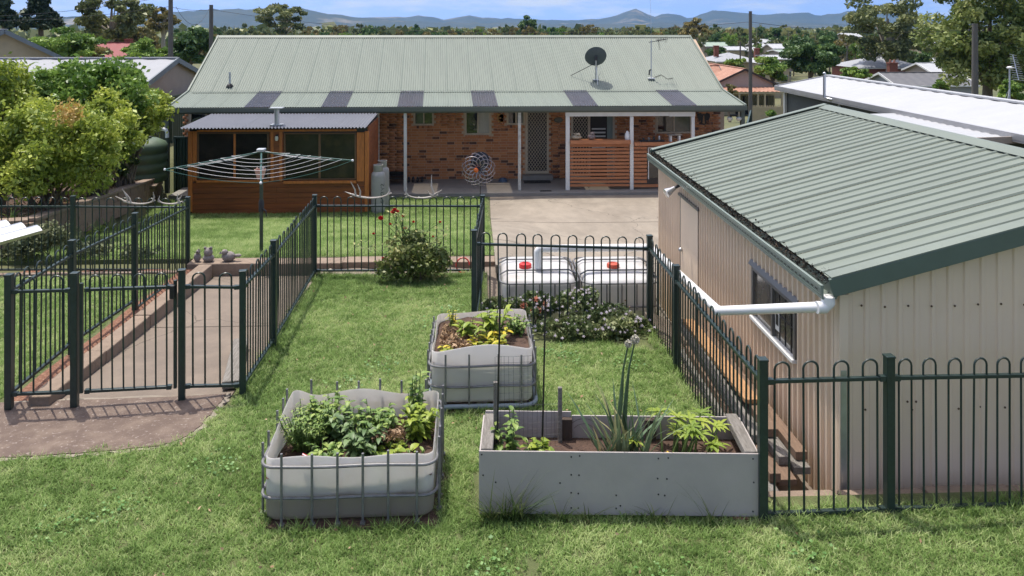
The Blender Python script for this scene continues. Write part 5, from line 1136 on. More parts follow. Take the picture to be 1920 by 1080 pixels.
def blooms(t, centre, rad, n, size, m, seed, nm='flower', per=6, top=-.3, shell=(.75, 1.0)):
    g = np.random.default_rng(seed); lv = Leaves(seed)
    for i in range(n):
        d = g.normal(size=3); d /= np.linalg.norm(d); d[2] = max(d[2], top); d[1] = -abs(d[1]) if g.random() < .7 else d[1]; q = Vector(d * g.uniform(*shell) * np.array(rad)) + Vector(centre)
        for k in range(per):
            a = 6.28 * k / per + i; lv.blade(q, (math.cos(a), math.sin(a) * .6 - .4, .5 + .4 * math.sin(a)), size, size * .7, .1, g.random(), 2)
    o = lv.build(nm, m, t); o['kind'] = 'stuff'; return o
for k, (px, py, d, rad, n, fl_n, lab) in enumerate(((935, 575, 9.75, (.32, .2, .15), 1500, 40, 'white-flowered shrub at the left post of the tank fence'), (1010, 590, 9.8, (.33, .25, .17), 2000, 60, 'white-flowered shrub between the left tank and the fence'),
        (1085, 585, 9.7, (.3, .26, .23), 2400, 70, 'tallest white-flowered shrub, filling the gap between the tanks'), (1140, 612, 9.35, (.48, .3, .16), 2400, 55, 'low spreading white-flowered shrub in front of the right tank'), (1060, 622, 9.2, (.45, .22, .13), 1800, 24, 'dark low shrub under the fence behind the pallet planter'), (1185, 632, 9.4, (.28, .22, .09), 900, 14, 'small ground-hugging shrub near the corner post by the shed'))):
    c = at(px, py, d); c.z = gz(c.x, 9.5) + rad[2] * .95; t, cl, cc, rr_ = shrub('daisy_shrub', lab, c, rad, n, .026, DAISY, 70 + k, 8, group=gs); blooms(t, cc, rr_, fl_n, .024, PET, 80 + k)
    if k == 1: blooms(t, cc + Vector((-.02, 0, .02)), (rr_[0] * .6, rr_[1], rr_[2] * .5), 5, .06, ramp_mat('salmon_petal', [(.42, .14, .09), (.52, .22, .14)], .7), 95, 'salmon_flower', 9)
c = at(775, 452, 11.45); c.z = gz(c.x, c.y) + .36
ROSE = ramp_mat('rose_leaf', [(.035, .055, .018), (.08, .11, .03), (.17, .19, .06), (.36, .33, .13)], .45, translucent=.2)
t, cl, cc, rr_ = shrub('rose_bush', 'straggly rose bush with red blooms growing through the back fence', c, (.62, .34, .42), 3300, .034, ROSE, 90, 14, lump=22, hollow=.2)
REDP = ramp_mat('red_rose_petal', [(.32, .008, .012), (.55, .015, .02), (.62, .04, .04)], .6); lv = Leaves(91); sb = MB(); g = np.random.default_rng(3)
for px, py, s in ((714, 413, .055), (740, 396, .04), (737, 401, .045), (745, 399, .035), (756, 407, .03), (732, 422, .026), (825, 418, .028), (797, 468, .028), (719, 486, .03), (760, 430, .03), (700, 440, .026), (812, 445, .024), (775, 418, .028)):
    q = at(px, py, 11.5); b0 = cc + Vector((PS.uniform(-.2, .1), 0, .1)); sb.tube([b0, b0.lerp(q, .6) + Vector((-.03, 0, .05)), q], [.006, .005, .004], 5)
    lv = Leaves(91)
    for k in range(16): a = 2.4 * k; lv.blade(q, (math.cos(a), math.sin(a), .2 + .12 * k), 1.35 * s * PS.uniform(.7, 1), 1.35 * s * .8, -.3, g.random(), 3)
    lv.build('rose_bloom', REDP, t)
sb.build('flower_stem', STEM, t, True)
lv = Leaves(92)
for k in range(260):
    tq = PS.random(); s_ = PS.choice([((741, 400), (760, 440)), ((795, 430), (790, 470)), ((830, 425), (820, 470)), ((670, 455), (720, 470)), ((840, 495), (800, 490))]); q = at(lerp(s_[0][0], s_[1][0], tq) + PS.uniform(-14, 14), lerp(s_[0][1], s_[1][1], tq) + PS.uniform(-8, 8), 11.45 + PS.uniform(-.1, .1)); a = PS.uniform(0, 6.28); lv.blade(q, (math.cos(a), math.sin(a), PS.uniform(-.2, .6)), .055, .03, .2, PS.random(), 3)
lv.build('outer_leaves', ROSE, t)
# salt-bush like shrub behind the left fence
for k, (px, d, rx, n) in enumerate(((45, 12.5, .42, 1300), (95, 12.55, .45, 1500), (165, 12.6, .4, 800), (250, 12.6, .4, 700))):
    c = at(px, 480, d); rz_ = (.28, .36, .2, .15)[k]; c.z = CZ - 3.74 + rz_ * .9
    shrub('gazania_shrub', ('pale low shrub in the red mulch bed before the golden shrub', 'tallest pale shrub in the red mulch bed', 'thin grey shrub in the mulch bed behind the side fence', 'lowest sparse shrub in the mulch bed by the fence corner')[k], c, (rx, .3, rz_), n, .032, ramp_mat('grey_green_leaf%d' % k, [(.04, .055, .025), (.10, .12, .06), (.22, .23, .12)], .6, translucent=.2), 100 + k, 6, group='low shrubs in the mulch bed')
# ------------------------------------------------------------------ clothesline
b0 = at(490, 470, 13.0); b0.z = gz(b0.x, b0.y) - .02; ZA = CZ - (312 - 50) * 13 / F
t = thing('rotary_clothesline', 'green folding rotary clothesline with white lines and a peg basket', 'clothesline', b0)
LGREEN = mat('clothesline_green', (.03, .10, .085), .4, .15, 8); MGREEN = mat('mast_green', (.055, .075, .05), .5, .2, 8); CORD = mat('white_cord', (.66, .64, .64), .7, .08, 20)
top = Vector((b0.x, b0.y, ZA + .27)); MB().tube([b0, Vector((b0.x, b0.y, ZA + .1))], .03, 12).build('mast', MGREEN, t, True); MB().tube([Vector((b0.x, b0.y, ZA + .05)), top], .024, 12).build('inner_mast', MGREEN, t, True)
MB().lathe([(.045, 0), (.045, .16), (.03, .2)], (b0.x, b0.y, b0.z + .72), 12).build('winder_box', DARKS, t, True); MB().tube([(b0.x + .03, b0.y - .03, b0.z + .78), (b0.x + .09, b0.y - .06, b0.z + .74), (b0.x + .1, b0.y - .06, b0.z + .65)], .01, 6).build('winder_handle', DARKS, t, True)
MB().box(top + Vector((0, 0, .0)), (.13, .13, .05)).build('top_cap', ALU, t, bevel=.01)
tips = [at(309, 318, 12.9), at(661, 301, 13.1), at(489, 343, 11.5), at(491, 284, 14.55)]; tips = [tips[0], tips[2], tips[1], tips[3]]
for q in tips:
    MB().tube([top + Vector((0, 0, -.03)), q], .011, 8).build('arm', LGREEN, t, True); MB().tube([Vector((b0.x, b0.y, ZA - .12)), top.lerp(q, .45)], .009, 6).build('strut', DARKS, t, True); MB().blob(q, (.022, .022, .022), 8).build('arm_tip', PVC, t, True)
for k in range(7):
    u = 1 - .115 * k
    for i in range(4):
        a, b = top.lerp(tips[i], u), top.lerp(tips[(i + 1) % 4], u); MB().tube([a.lerp(b, s / 6) + Vector((0, 0, -.05 * u * 4 * (s / 6) * (1 - s / 6))) for s in range(7)], .0035 if k else .0045, 5).build('line', LGREEN if k == 0 else CORD, t, True)
q = at(488, 328, 12.4); pb = thing('peg_basket', 'small pinkish peg basket hung from the clothesline', 'basket', q); PK = mat('faded_orange_plastic', (.55, .33, .26), .5, .15, 9)
mb = MB().lathe([(.05, 0), (.085, .13), (.09, .15), (.08, .15), (.045, .012)], q + Vector((0, 0, -.06)), 14); mb.f = mb.f[:-2]; mb.build('basket', PK, pb); MB().lathe([(.045, 0), (.045, .008)], q + Vector((0, 0, -.052)), 12).build('base', PK, pb)
for k in range(9): MB().beam(q + Vector((PS.uniform(-.05, .05), PS.uniform(-.05, .05), .02)), q + Vector((PS.uniform(-.06, .06), PS.uniform(-.06, .06), .12)), .012, .02).build('peg', [PVC, PK, CORD][k % 3], pb)
MB().tube([q + Vector((-.08, 0, .09)), q + Vector((0, 0, .2)), q + Vector((.08, 0, .09))], .004, 5).build('hanger', DARKS, pb)
# ------------------------------------------------------------------ wind spinner
c = at(897, 317, 20.4); b0 = Vector((c.x + .05, c.y + .12, gz(c.x, c.y) - .03)); t = thing('wind_spinner', 'metal garden wind spinner of curved blades with an orange hub', 'garden ornament', b0)
MB().tube([b0, Vector((b0.x, b0.y, c.z))], .011, 6).build('stake', DARKS, t); SPM = mat('brushed_spinner_metal', (.30, .27, .29), .35, .2, 9, metal=.6); SPD = mat('dark_blue_cup', (.02, .025, .05), .4); ORG = mat('orange_glass_ball', (.62, .13, .02), .25, .2, 9)
for ring, (n, y, s) in enumerate(((12, -.06, 1), (12, .05, -1))):
    for i in range(n):
        a0 = 6.28 * i / n; pts = []
        for k in range(9): u = k / 8; r_ = .07 + .38 * u; a = a0 + s * 1.35 * u * u + s * .1; pts.append(c + Vector((r_ * math.cos(a), y - .05 * math.sin(math.pi * u), r_ * math.sin(a))))
        MB().tube(pts, [.009, .011, .013, .014, .013, .012, .010, .008, .004], 6).build('blade', SPM, t, True)
MB().blob(c + Vector((-.06, -.12, -.01)), (.062, .062, .062), 14).build('hub_ball', ORG, t, True); MB().tube([c + Vector((0, -.1, 0)), Vector((b0.x, b0.y, c.z))], .02, 8).build('axle', DARKS, t)
mb = MB().lathe([(.25, 0), (.2, .03), (.01, .05)], (0, 0, 0), 18); mb.v = [tuple(c + Vector((q[0] + .05, q[2] + .02, q[1] + .2))) for q in mb.v]; mb.build('back_cup', SPD, t, True)
# ------------------------------------------------------------------ stone animals on the sleeper wall, a ball, timber stack
STONE = mat('speckled_grey_stone', (.27, .24, .225), .9, .25, 18, .4, 40)
for px, wd, lab, kind in ((370, .1, 'smallest stone animal, upright on the sleeper edge', 0), (391, .17, 'stone frog-like figure with two round eyes on the sleeper edge', 1), (431, .2, 'stone duck-like figure with a tail on the sleeper edge', 2)):
    p = onY(px, 478, 12.4); p.z = CZ - 3.64 + .004; t = thing('stone_animal', lab, 'ornament', p, 'stone animals on the sleeper edge'); mb = MB()
    if kind == 0: mb.blob(p + Vector((0, 0, .07)), (.055, .05, .075)); mb.blob(p + Vector((.015, -.01, .155)), (.035, .04, .035)); mb.blob(p + Vector((.03, -.02, .19)), (.012, .012, .02), 8)
    elif kind == 1: mb.blob(p + Vector((0, 0, .055)), (.09, .08, .06)); mb.blob(p + Vector((0, -.01, .145)), (.07, .065, .075)); mb.blob(p + Vector((-.045, -.02, .215)), (.024, .024, .024), 8); mb.blob(p + Vector((.045, -.02, .215)), (.024, .024, .024), 8)
    else: mb.blob(p + Vector((-.02, 0, .075)), (.11, .08, .08)); mb.blob(p + Vector((-.07, -.03, .15)), (.05, .045, .045)); mb.blob(p + Vector((.12, 0, .09)), (.06, .035, .025), 8); mb.blob(p + Vector((-.12, -.05, .14)), (.03, .02, .012), 8)
    mb.build('body', STONE, t, True)
    for s in (-1, 1): MB().blob(p + Vector((s * .03 * (kind + 1) * .6 + (-.07 if kind == 2 else 0), -.06, (.165, .215, .16)[kind])), (.01, .008, .01), 8).build('eye', BLACK, t, True)
p = onY(619, 508, 11.98); p.z = CZ - 3.735 + .045; t = thing('ball', 'pale cream ball lying in the dirt strip behind the back fence', 'ball', p); MB().blob(p, (.046, .046, .046), 14).build('ball', mat('cream_ball', (.6, .53, .4), .6), t, True)
p = onY(868, 495, 12.05); p.z = CZ - 3.735; t = thing('hose_end', 'red loop of garden hose leaning on the sleeper edge', 'hose', p); MB().tube([p + Vector((.1 * math.cos(a), .05 * math.sin(a), .0 + .1 * (1 + math.sin(a)))) for a in [6.28 * k / 16 for k in range(14)]], .011, 7).build('hose', RED, t, True)
OT = mat('raw_orange_timber', (.42, .235, .11), .8, .2, 5, .2, 30, stretch=(9, .8, 9)); BT = mat('brown_timber', (.19, .125, .085), .9, .25, 5, .3, 30, stretch=(9, .8, 9))
for k, (x, z, y0, y1, w_, h_, m, lab) in enumerate(((2.24, 0, 6.2, 8.9, .14, .05, GREYT, 'grey plank lying lowest and nearest the fence in the shed gap'), (2.42, .0, 6.35, 9.1, .15, .05, BT, 'dark brown plank low in the shed gap'), (2.6, .0, 6.5, 9.0, .14, .06, GREYT, 'grey plank against the foot of the shed wall'),
        (2.3, .055, 6.3, 8.8, .09, .075, BT, 'brown square timber in the middle of the stack'), (2.46, .055, 6.55, 9.3, .1, .07, GREYT, 'grey square timber in the middle of the stack'), (2.62, .065, 6.6, 9.2, .1, .07, BT, 'brown square timber by the shed wall'),
        (2.33, .135, 6.75, 9.4, .09, .07, GREYT, 'grey timber on top of the stack at the fence side'), (2.5, .13, 6.85, 9.2, .1, .07, BT, 'brown timber on top of the stack'), (2.44, .205, 7.3, 9.3, .14, .04, OT, 'raw orange board lying on top of the timber stack'))):
    z0 = CZ - 3.69 + z; x += .05; y0 -= .1; t = thing('timber_plank', lab, 'timber', (x, (y0 + y1) / 2, z0), 'planks stacked beside the shed'); j = PS.uniform(-.03, .03)
    MB().beam((x - j, y0, z0 + h_ / 2), (x + j, y1, z0 + h_ / 2 - .03), w_, h_).build('plank', m, t, bevel=.005)
# ------------------------------------------------------------------ galvanised roof corner of a shelter standing left of the camera
T = at(100, 432, 3.18); e1 = (at(0, 417, 3.32) - T); e1.z = 0; e1.normalize(); zt_ = T.z
sh = thing('galvanised_shelter', 'silver corrugated roof corner of a shelter jutting over the side lawn', 'shelter', (T.x - 1.9, T.y - .9, gz(-3.4, 2.3)))
GALV = mat('bright_galvanised_sheet', (.56, .58, .60), .32, .1, 5, metal=.85)
cm = corr_mesh('roof_sheet', .8, 2.3, 8, .013, GALV); a_ = math.atan2(e1.y, e1.x)
for i in range(3): p = T + e1 * (.8 * (i + 1)); o = inst('roof_sheet', cm, sh, (p.x - 0, p.y, zt_ + .03 * 0)); o.rotation_euler = (R(-2), 0, a_); o.location = T + e1 * (.8 * (i)) + Vector((0, 0, 0))
MB().beam(T + e1 * .35 + Vector((.12, -.35, -.05)), T + e1 * 2.3 + Vector((.12, -.35, -.05)), .05, .07).build('rafter', GREYT, sh)
for s_ in (1.3, 2.3):
    for yy in (-.35, -1.9): p = T + e1 * s_ + Vector((.12, yy, -.02)); MB().span((p.x - .04, p.y - .04, gz(p.x, p.y) - .05), (p.x + .04, p.y + .04, p.z - .04)).build('post', GREYT, sh)

# a few dry leaves and clover patches on the front lawn
lv = Leaves(311); q_ = []
while len(q_) < 420:
    x, y = PS.uniform(-3.4, 3.4), PS.uniform(4.7, 11.4)
    if (y < 5.7 or x < 1.95) and (x > -2.3 or y < 7.3) and free(x, y) and not inpoly(x, y, apx): q_.append((x, y, CZ - lawnH(y) + PS.uniform(.02, .045)))
lv.cloud(np.array(q_), .014, aspect=.5); tag(lv.build('fallen_leaves', DRYL), 'small dry leaves scattered over the front lawn', 'leaf litter', kind='stuff')
lv = Leaves(312); q_ = []
for k in range(26):
    x, y = PS.uniform(-3, 2.8), PS.uniform(4.7, 10.5)
    if (y < 5.6 or x < 1.9) and (x > -2.2 or y < 7.2) and free(x, y) and not inpoly(x, y, apx):
        for i in range(70): q_.append((x + PS.gauss(0, .11), y + PS.gauss(0, .11), CZ - lawnH(y) + PS.uniform(.02, .042)))
lv.cloud(np.array(q_), .012, aspect=.85, up=2.0); tag(lv.build('clover_patches', ramp_mat('clover_leaf', [(.05, .12, .03), (.10, .20, .05), (.17, .27, .09)], .5, translucent=.2)), 'darker clover patches spreading through the front lawn', 'clover', kind='stuff')
JOINT = mat('dark_joint', (.12, .10, .08), .95)  # dark strips laid over the concrete as saw-cut joints
for y in (15.2, 19.3): strip('driveway_joint', [(y - .01, driveL(y) + .02, 9.4), (y + .01, driveL(y) + .02, 9.4)], lambda x, yy: CZ - driveH(x, yy) + .008, JOINT, 30, .003)
strip('path_joint', [(9.9, -4.04, -2.46), (9.915, -4.04, -2.46)], lambda x, y: CZ - (3.6 + (y - 7.5) * .047) + .004, JOINT, 4, .002)
# ================================================================== left boundary: steel fence, tank, shrubs
CBG = mat('dark_green_fence_steel', (.028, .055, .042), .45, .15, 3)
def steel_fence(label, p, q, zb, h, n, m=CBG, cap=ALU, zb2=None):
    """panel fence: n ribbed panels with posts and a capping rail"""
    zb2 = zb if zb2 is None else zb2
    t = thing('steel_fence', label, 'fence', (p[0], p[1], zb), 'steel panel fences'); p, q = Vector((p[0], p[1], 0)), Vector((q[0], q[1], 0)); d = (q - p); L_ = d.length; e = d.normalized(); nr = Vector((-e.y, e.x, 0))
    for i in range(n):
        mb = MB(); k = 12; zz = lerp(zb, zb2, (i + .5) / n)
        for j in range(k * 4 + 1):
            u = (i + j / (k * 4)) / n; off = (0, .03, .03, 0)[j % 4]; x = p + d * u + nr * off; mb.v += [(x.x, x.y, zz - .1), (x.x, x.y, zz + h)]
        mb.f = [(2 * j, 2 * j + 2, 2 * j + 3, 2 * j + 1) for j in range(k * 4)]; mb.build('panel', m, t)
        a, b = p + d * (i / n), p + d * ((i + 1) / n); MB().beam((a.x, a.y, zz + h), (b.x, b.y, zz + h), .05, .05).build('cap_rail', m, t)
    for i in range(n + 1):
        x = p + d * (i / n); zz = lerp(zb, zb2, i / n); MB().span((x.x - .035, x.y - .035, zz - .2), (x.x + .035, x.y + .035, zz + h + .03)).build('post', m, t)
    return t
steel_fence('dark green steel fence behind the leafy shrub bed', (-9.75, 12.3), (-11.7, 23.4), CZ - 3.3, 1.25, 5, zb2=CZ - 4.3)
steel_fence('dark green steel fence running past the left end of the brick house', (-11.7, 23.5), (-11.7, 35), CZ - 4.35, 1.7, 5)
steel_fence('dark green steel fence crossing behind the cabin to the house wall', (-9.35, 24.6), (-8.2, 24.6), .05, 1.55, 1)
steel_fence('dark green steel fence right of the house under the eave', (8.3, 24.4), (10.4, 30.0), .0, 1.75, 3)
steel_fence('dark green steel fence between the driveway and the grey building', (8.4, 24.4), (9.9, 14.5), .0, 1.7, 5)
TG = mat('ribbed_tank_green', (.075, .115, .07), .55, .15, 3)
p = at(270, 322, 22.6); p.z = gz(p.x, p.y) + .0; t = thing('poly_water_tank', 'squat ribbed green rainwater tank at the end of the shrub bed', 'tank', p)
pr = [(.6, 0)]
for i in range(4): z = i * .27; pr += [(.6, z + .02), (.63, z + .06), (.63, z + .21), (.6, z + .25)]
pr += [(.58, 1.1), (.38, 1.2), (.15, 1.22)]
MB().lathe(pr, p, 32).build('body', TG, t, True); MB().lathe([(.2, 1.21), (.2, 1.26), (.05, 1.28)], p, 16).build('lid', BLACK, t)
sleepers('paver_row', 'pale flat pavers in front of the green rainwater tank', p + Vector((-.4, -.85, .03)), p + Vector((.65, -.7, .03)), .35, .05, 3, 'paving')
YB = ramp_mat('golden_shrub_leaf', [(.06, .10, .015), (.15, .20, .03), (.29, .34, .055), (.46, .47, .10)], .45, translucent=.3, patch=.3, patch_scale=1.5)
VG = ramp_mat('vine_leaf', [(.03, .07, .012), (.08, .15, .025), (.16, .25, .05), (.30, .37, .11)], .4, translucent=.3, patch=.3, patch_scale=1.5)
RB = ramp_mat('rusty_new_leaf', [(.24, .19, .04), (.38, .26, .07), (.45, .31, .12)], .5, translucent=.3)
def bush(name, label, px, ytop, ybot, wpx, d, n, size, m, seed, lumps=40, depth=1.0, trunk=True, extra=None):
    c = at(px, (ytop + ybot) / 2, d); rz_ = (ybot - ytop) / 2 * d / F; rx = wpx / 2 * d / F; base = Vector((c.x, c.y, gz(c.x, c.y))); t = thing(name, label, 'shrub', base, 'big shrubs along the left fence')
    g = np.random.default_rng(seed); cl = g.normal(size=(lumps, 3)); cl /= np.linalg.norm(cl, axis=1)[:, None]; cl *= g.uniform(.4, 1.0, (lumps, 1)); cr = g.uniform(.08, .34, lumps)
    idx = g.integers(0, lumps, n); dd = g.normal(size=(n, 3)); dd /= np.linalg.norm(dd, axis=1)[:, None]; q = cl[idx] + dd * cr[idx][:, None] * g.uniform(.3, 1.0, (n, 1)) ** .6 * np.where(g.random((n, 1)) < .14, 1.6, 1.0)
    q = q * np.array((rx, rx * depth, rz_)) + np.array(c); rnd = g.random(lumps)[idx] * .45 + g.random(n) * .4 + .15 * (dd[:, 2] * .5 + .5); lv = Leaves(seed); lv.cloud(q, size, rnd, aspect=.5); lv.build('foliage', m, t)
    if extra:
        em, en, ec, er = extra; k = int(en); q2 = g.normal(size=(k, 3)); q2 /= np.linalg.norm(q2, axis=1)[:, None]; q2 = q2 * g.uniform(.3, 1, (k, 1)) * er + np.array(at(ec[0], ec[1], d - rx * depth * .75)); l2_ = Leaves(seed + 1); l2_.cloud(q2, size, aspect=.5); l2_.build('young_leaves', em, t)
    sb = MB()
    for i in range(min(lumps, 16)):
        e = Vector(cl[i] * np.array((rx, rx * depth, rz_))) + c; b0 = base + Vector((g.uniform(-.2, .2), g.uniform(-.2, .2), -.05)); sb.tube([b0, b0.lerp(e, .45) + Vector((g.uniform(-.1, .1), 0, .1)), e], [.035, .025, .008], 6)
    sb.build('branch', BARK, t, True); return t
bush('golden_shrub', 'large golden-green shrub with rusty new leaves above the block wall', 88, 195, 372, 245, 14.9, 34000, .042, YB, 201, 150, 1.0, extra=(RB, 260, (130, 212), .28))
bush('golden_shrub', 'golden-green shrub with bare stems beside the green rainwater tank', 237, 158, 272, 162, 20.3, 19000, .05, YB, 202, 80, .9)
bush('golden_shrub', 'golden shrub at the low end of the bed next to the vine', -10, 105, 330, 150, 16.0, 17000, .048, YB, 203, 90, 1.0)
bush('vine_shrub', 'bright green broad-leaved vine over the fence between the golden shrubs', 160, 112, 245, 235, 19.0, 22000, .058, VG, 204, 100, .7)
bush('golden_shrub', 'golden-green shrub in the middle of the bed between its two larger neighbours', 182, 180, 312, 170, 17.4, 20000, .046, YB, 206, 80, 1.0)
bush('dark_shrub', 'dark shadowed shrub at the foot of the bed beside the rainwater tank', 215, 270, 338, 80, 20.0, 3500, .045, DAISY, 205, 16, .8)
# strap-leaved plants and dry litter on the bed
for k, (px, d, n_, h) in enumerate(((150, 15.6, 18, .5), (185, 16.4, 22, .4), (205, 17.0, 16, .45), (20, 13.6, 16, .45))):
    q = at(px, 380, d); q.z = gz(q.x, q.y) - .02; t = thing('strap_leaf_plant', ('yellowing strap-leaved plant with a tall stalk on the shrub bed', 'wide strap-leaved clump beside dry litter on the bed', 'strap-leaved clump further up the bed towards the tank', 'strap-leaved plant at the low end of the shrub bed')[k], 'plant', q, 'strap-leaved plants on the bed'); lv = Leaves(210 + k)
    for i in range(n_): a = PS.uniform(0, 6.28); s = PS.uniform(.3, 1.2); lv.blade(q, (math.cos(a) * s, math.sin(a) * s, 1), h * PS.uniform(.6, 1.2), .035, .5, PS.random(), 4, shape=lambda u: 1 - u * .9)
    lv.build('foliage', [LIME, VEG, LIME, VEG][k], t)
lv = Leaves(215); q_ = np.array([tuple(Vector((wallX(y) - .2 - abs(PS.gauss(0, .45)), y, CZ - wallH(y) - .05 + PS.uniform(0, .05)))) for y in [PS.uniform(13.6, 23) for _ in range(5000)]]); lv.cloud(q_, .035, aspect=.3)
tag(lv.build('bed_leaf_litter', DRYL), 'dry fallen leaves scattered over the raised shrub bed', 'leaf litter', kind='stuff')
# ================================================================== trees
EUC = [ramp_mat('gum_leaf', [(0.040, 0.056, 0.022), (0.086, 0.109, 0.041), (0.172, 0.187, 0.070), (0.265, 0.258, 0.109)], .5, translucent=.2), ramp_mat('bronze_gum_leaf', [(0.055, 0.056, 0.022), (0.118, 0.109, 0.037), (0.218, 0.180, 0.062), (0.312, 0.250, 0.094)], .5, translucent=.2),
       ramp_mat('deep_green_leaf', [(0.019, 0.043, 0.016), (0.047, 0.090, 0.028), (0.094, 0.156, 0.050), (0.156, 0.218, 0.078)], .5, translucent=.2), ramp_mat('fresh_green_leaf', [(0.040, 0.078, 0.016), (0.094, 0.164, 0.031), (0.180, 0.265, 0.055), (0.281, 0.359, 0.086)], .5, translucent=.25),
       ramp_mat('pine_needle', [(0.016, 0.031, 0.016), (0.037, 0.062, 0.028), (0.070, 0.103, 0.047)], .6), ramp_mat('pecan_leaf', [(0.040, 0.066, 0.019), (0.094, 0.133, 0.035), (0.203, 0.234, 0.070), (0.312, 0.328, 0.118)], .5, translucent=.25)]
def tree_mesh(kind, seed, n, size, lumps, open_):
    """unit tree: crown spans x,y in -1..1, z 0..1 (trunk from z=-.35); returns foliage and wood meshes"""
    g = np.random.default_rng(seed); ctr = []
    for i in range(lumps):
        for _ in range(30):
            v = g.normal(size=3); v /= np.linalg.norm(v); v *= g.uniform(.3, .88) if not open_ else g.uniform(.5, .92)
            if kind == 'cone':
                z = g.random() ** 1.3; rr_ = (1 - z) * .85 + .08; a = g.uniform(0, 6.28); v = np.array((math.cos(a) * rr_ * g.uniform(.4, 1), math.sin(a) * rr_ * g.uniform(.4, 1), z * 2 - 1)); 
            if v[2] > -.8: break
        ctr.append(v)
    ctr = np.array(ctr); cr = g.uniform(.14, .30, lumps) * (1.0 if not open_ else .85)
    idx = g.integers(0, lumps, n); d = g.normal(size=(n, 3)); d /= np.linalg.norm(d, axis=1)[:, None]; q = ctr[idx] + d * (cr[idx] * 1.0)[:, None] * g.uniform(.2, 1, (n, 1)) ** .5 * np.array((1.15, 1.15, .75))
    q[:, 2] = q[:, 2] * .5 + .5; rnd = g.random(lumps)[idx] * .5 + g.random(n) * .5
    return q, rnd, ctr
def tree(name, label, px, ytop, ybot, wpx, d, m, kind='round', n=5000, leaf=.16, lumps=40, open_=False, seed=1, group='trees around the town', bark=BARK, depth=1.0, cat='tree'):
    c = at(px, ybot, d); H_ = (ybot - ytop) * d / F; rx = wpx / 2 * d / F; zg = gz(c.x, c.y); base = Vector((c.x, c.y, zg)); t = thing(name, label, cat, base, group)
    q, rnd, ctr = tree_mesh(kind, seed, n, leaf, lumps, open_); q = q * np.array((rx, rx * depth, H_)) + np.array((c.x, c.y, c.z)); lv = Leaves(seed); lv.cloud(q, leaf, rnd, aspect=.5); lv.build('crown', m, t)
    hub = Vector((c.x, c.y, c.z + H_ * .18)); r0 = max(.08, .035 * (c.z + H_ - zg)); g = random.Random(seed)
    tr = MB().tube([base - Vector((0, 0, .3)), base.lerp(hub, .5) + Vector((g.uniform(-.2, .2), 0, 0)), hub, hub + Vector((g.uniform(-.3, .3), 0, H_ * .45))], [r0 * 1.15, r0 * .9, r0 * .7, r0 * .25], 8).build('trunk', bark, t, True)
    lb = MB()
    for i in range(min(lumps, 14)):
        v = ctr[i]; e = Vector((c.x + v[0] * rx * .9, c.y + v[1] * rx * depth * .9, c.z + (v[2] * .5 + .5) * H_)); b0 = base.lerp(hub, g.uniform(.75, 1.0)) if not kind == 'cone' else Vector((c.x, c.y, e.z - .3)); lb.tube([b0, b0.lerp(e, .5) + Vector((0, 0, H_ * .05)), e], [r0 * .4, r0 * .26, r0 * .08], 6)
    lb.build('limb', bark, tr, True); return t
tree('pecan_tree', 'big leafy tree towering behind the white-roofed grey building', 1852, -70, 195, 235, 56, EUC[5], n=20000, leaf=.17, lumps=80, open_=True, seed=301)
tree('gum_tree', 'tall gum tree with open crown and pale limbs behind the hip-roofed house', 1665, -18, 125, 175, 112, EUC[0], n=11000, leaf=.27, lumps=58, open_=True, seed=302, bark=PALEB)
tree('round_tree', 'dense dark green round tree left of the hip-roofed house', 1520, 56, 150, 122, 92, EUC[2], n=9000, leaf=.24, lumps=40, seed=303)
tree('round_tree', 'lighter leafy tree with yellow-green patches in front of the dark round tree', 1448, 102, 152, 78, 84, EUC[3], n=5000, leaf=.19, lumps=26, seed=304)
tree('orchard_tree', 'small vase-shaped tree before the hip-roofed house', 1602, 122, 152, 58, 74, EUC[3], n=2600, leaf=.15, lumps=20, seed=305)
tree('orchard_tree', 'small green tree beside the dark grey gable roof', 1762, 148, 176, 40, 60, EUC[3], n=1500, leaf=.12, lumps=14, seed=306)
tree('orchard_tree', 'yellow-green shrubby tree beside the tall tilted antenna', 1905, 150, 196, 60, 40, EUC[3], n=3000, leaf=.1, lumps=20, seed=307)
tree('round_tree', 'broad olive tree between the gum and the big leafy tree', 1725, 85, 132, 66, 118, EUC[2], n=3200, leaf=.24, lumps=24, seed=308)
tree('pine_tree', 'narrow dark pine directly behind the cream gable', 8, -30, 60, 62, 92, EUC[4], 'cone', 5000, .26, 40, seed=310)
tree('pine_tree', 'broad dark pine left of the tall gum', 76, -22, 60, 92, 96, EUC[4], 'cone', 7000, .27, 46, seed=311)
tree('gum_tree', 'tall open gum with white limbs behind the left neighbour roofs', 208, -25, 82, 140, 92, EUC[0], n=8500, leaf=.24, lumps=52, open_=True, seed=312, bark=PALEB)
tree('gum_tree', 'smaller bronze gum beside the left power pole', 306, 12, 62, 62, 120, EUC[1], n=3500, leaf=.26, lumps=30, open_=True, seed=313, bark=PALEB)
tree('feathery_tree', 'bright green feathery tree behind the cream gable', 125, 52, 112, 130, 56, EUC[3], n=7500, leaf=.16, lumps=40, seed=314)
tree('round_tree', 'green garden tree behind the white roof left of the first power pole', 272, 72, 118, 84, 60, EUC[3], n=4000, leaf=.17, lumps=26, seed=315)
tree('round_tree', 'deep green garden tree between the two power poles', 358, 46, 122, 96, 64, EUC[2], n=6500, leaf=.18, lumps=36, seed=316)
tree('round_tree', 'olive garden tree behind the red roof', 165, 80, 112, 90, 72, EUC[1], n=3000, leaf=.2, lumps=24, seed=317)
tree('round_tree', 'olive tree on the far side of the red roof', 232, 44, 82, 110, 110, EUC[1], n=4000, leaf=.26, lumps=28, seed=318)
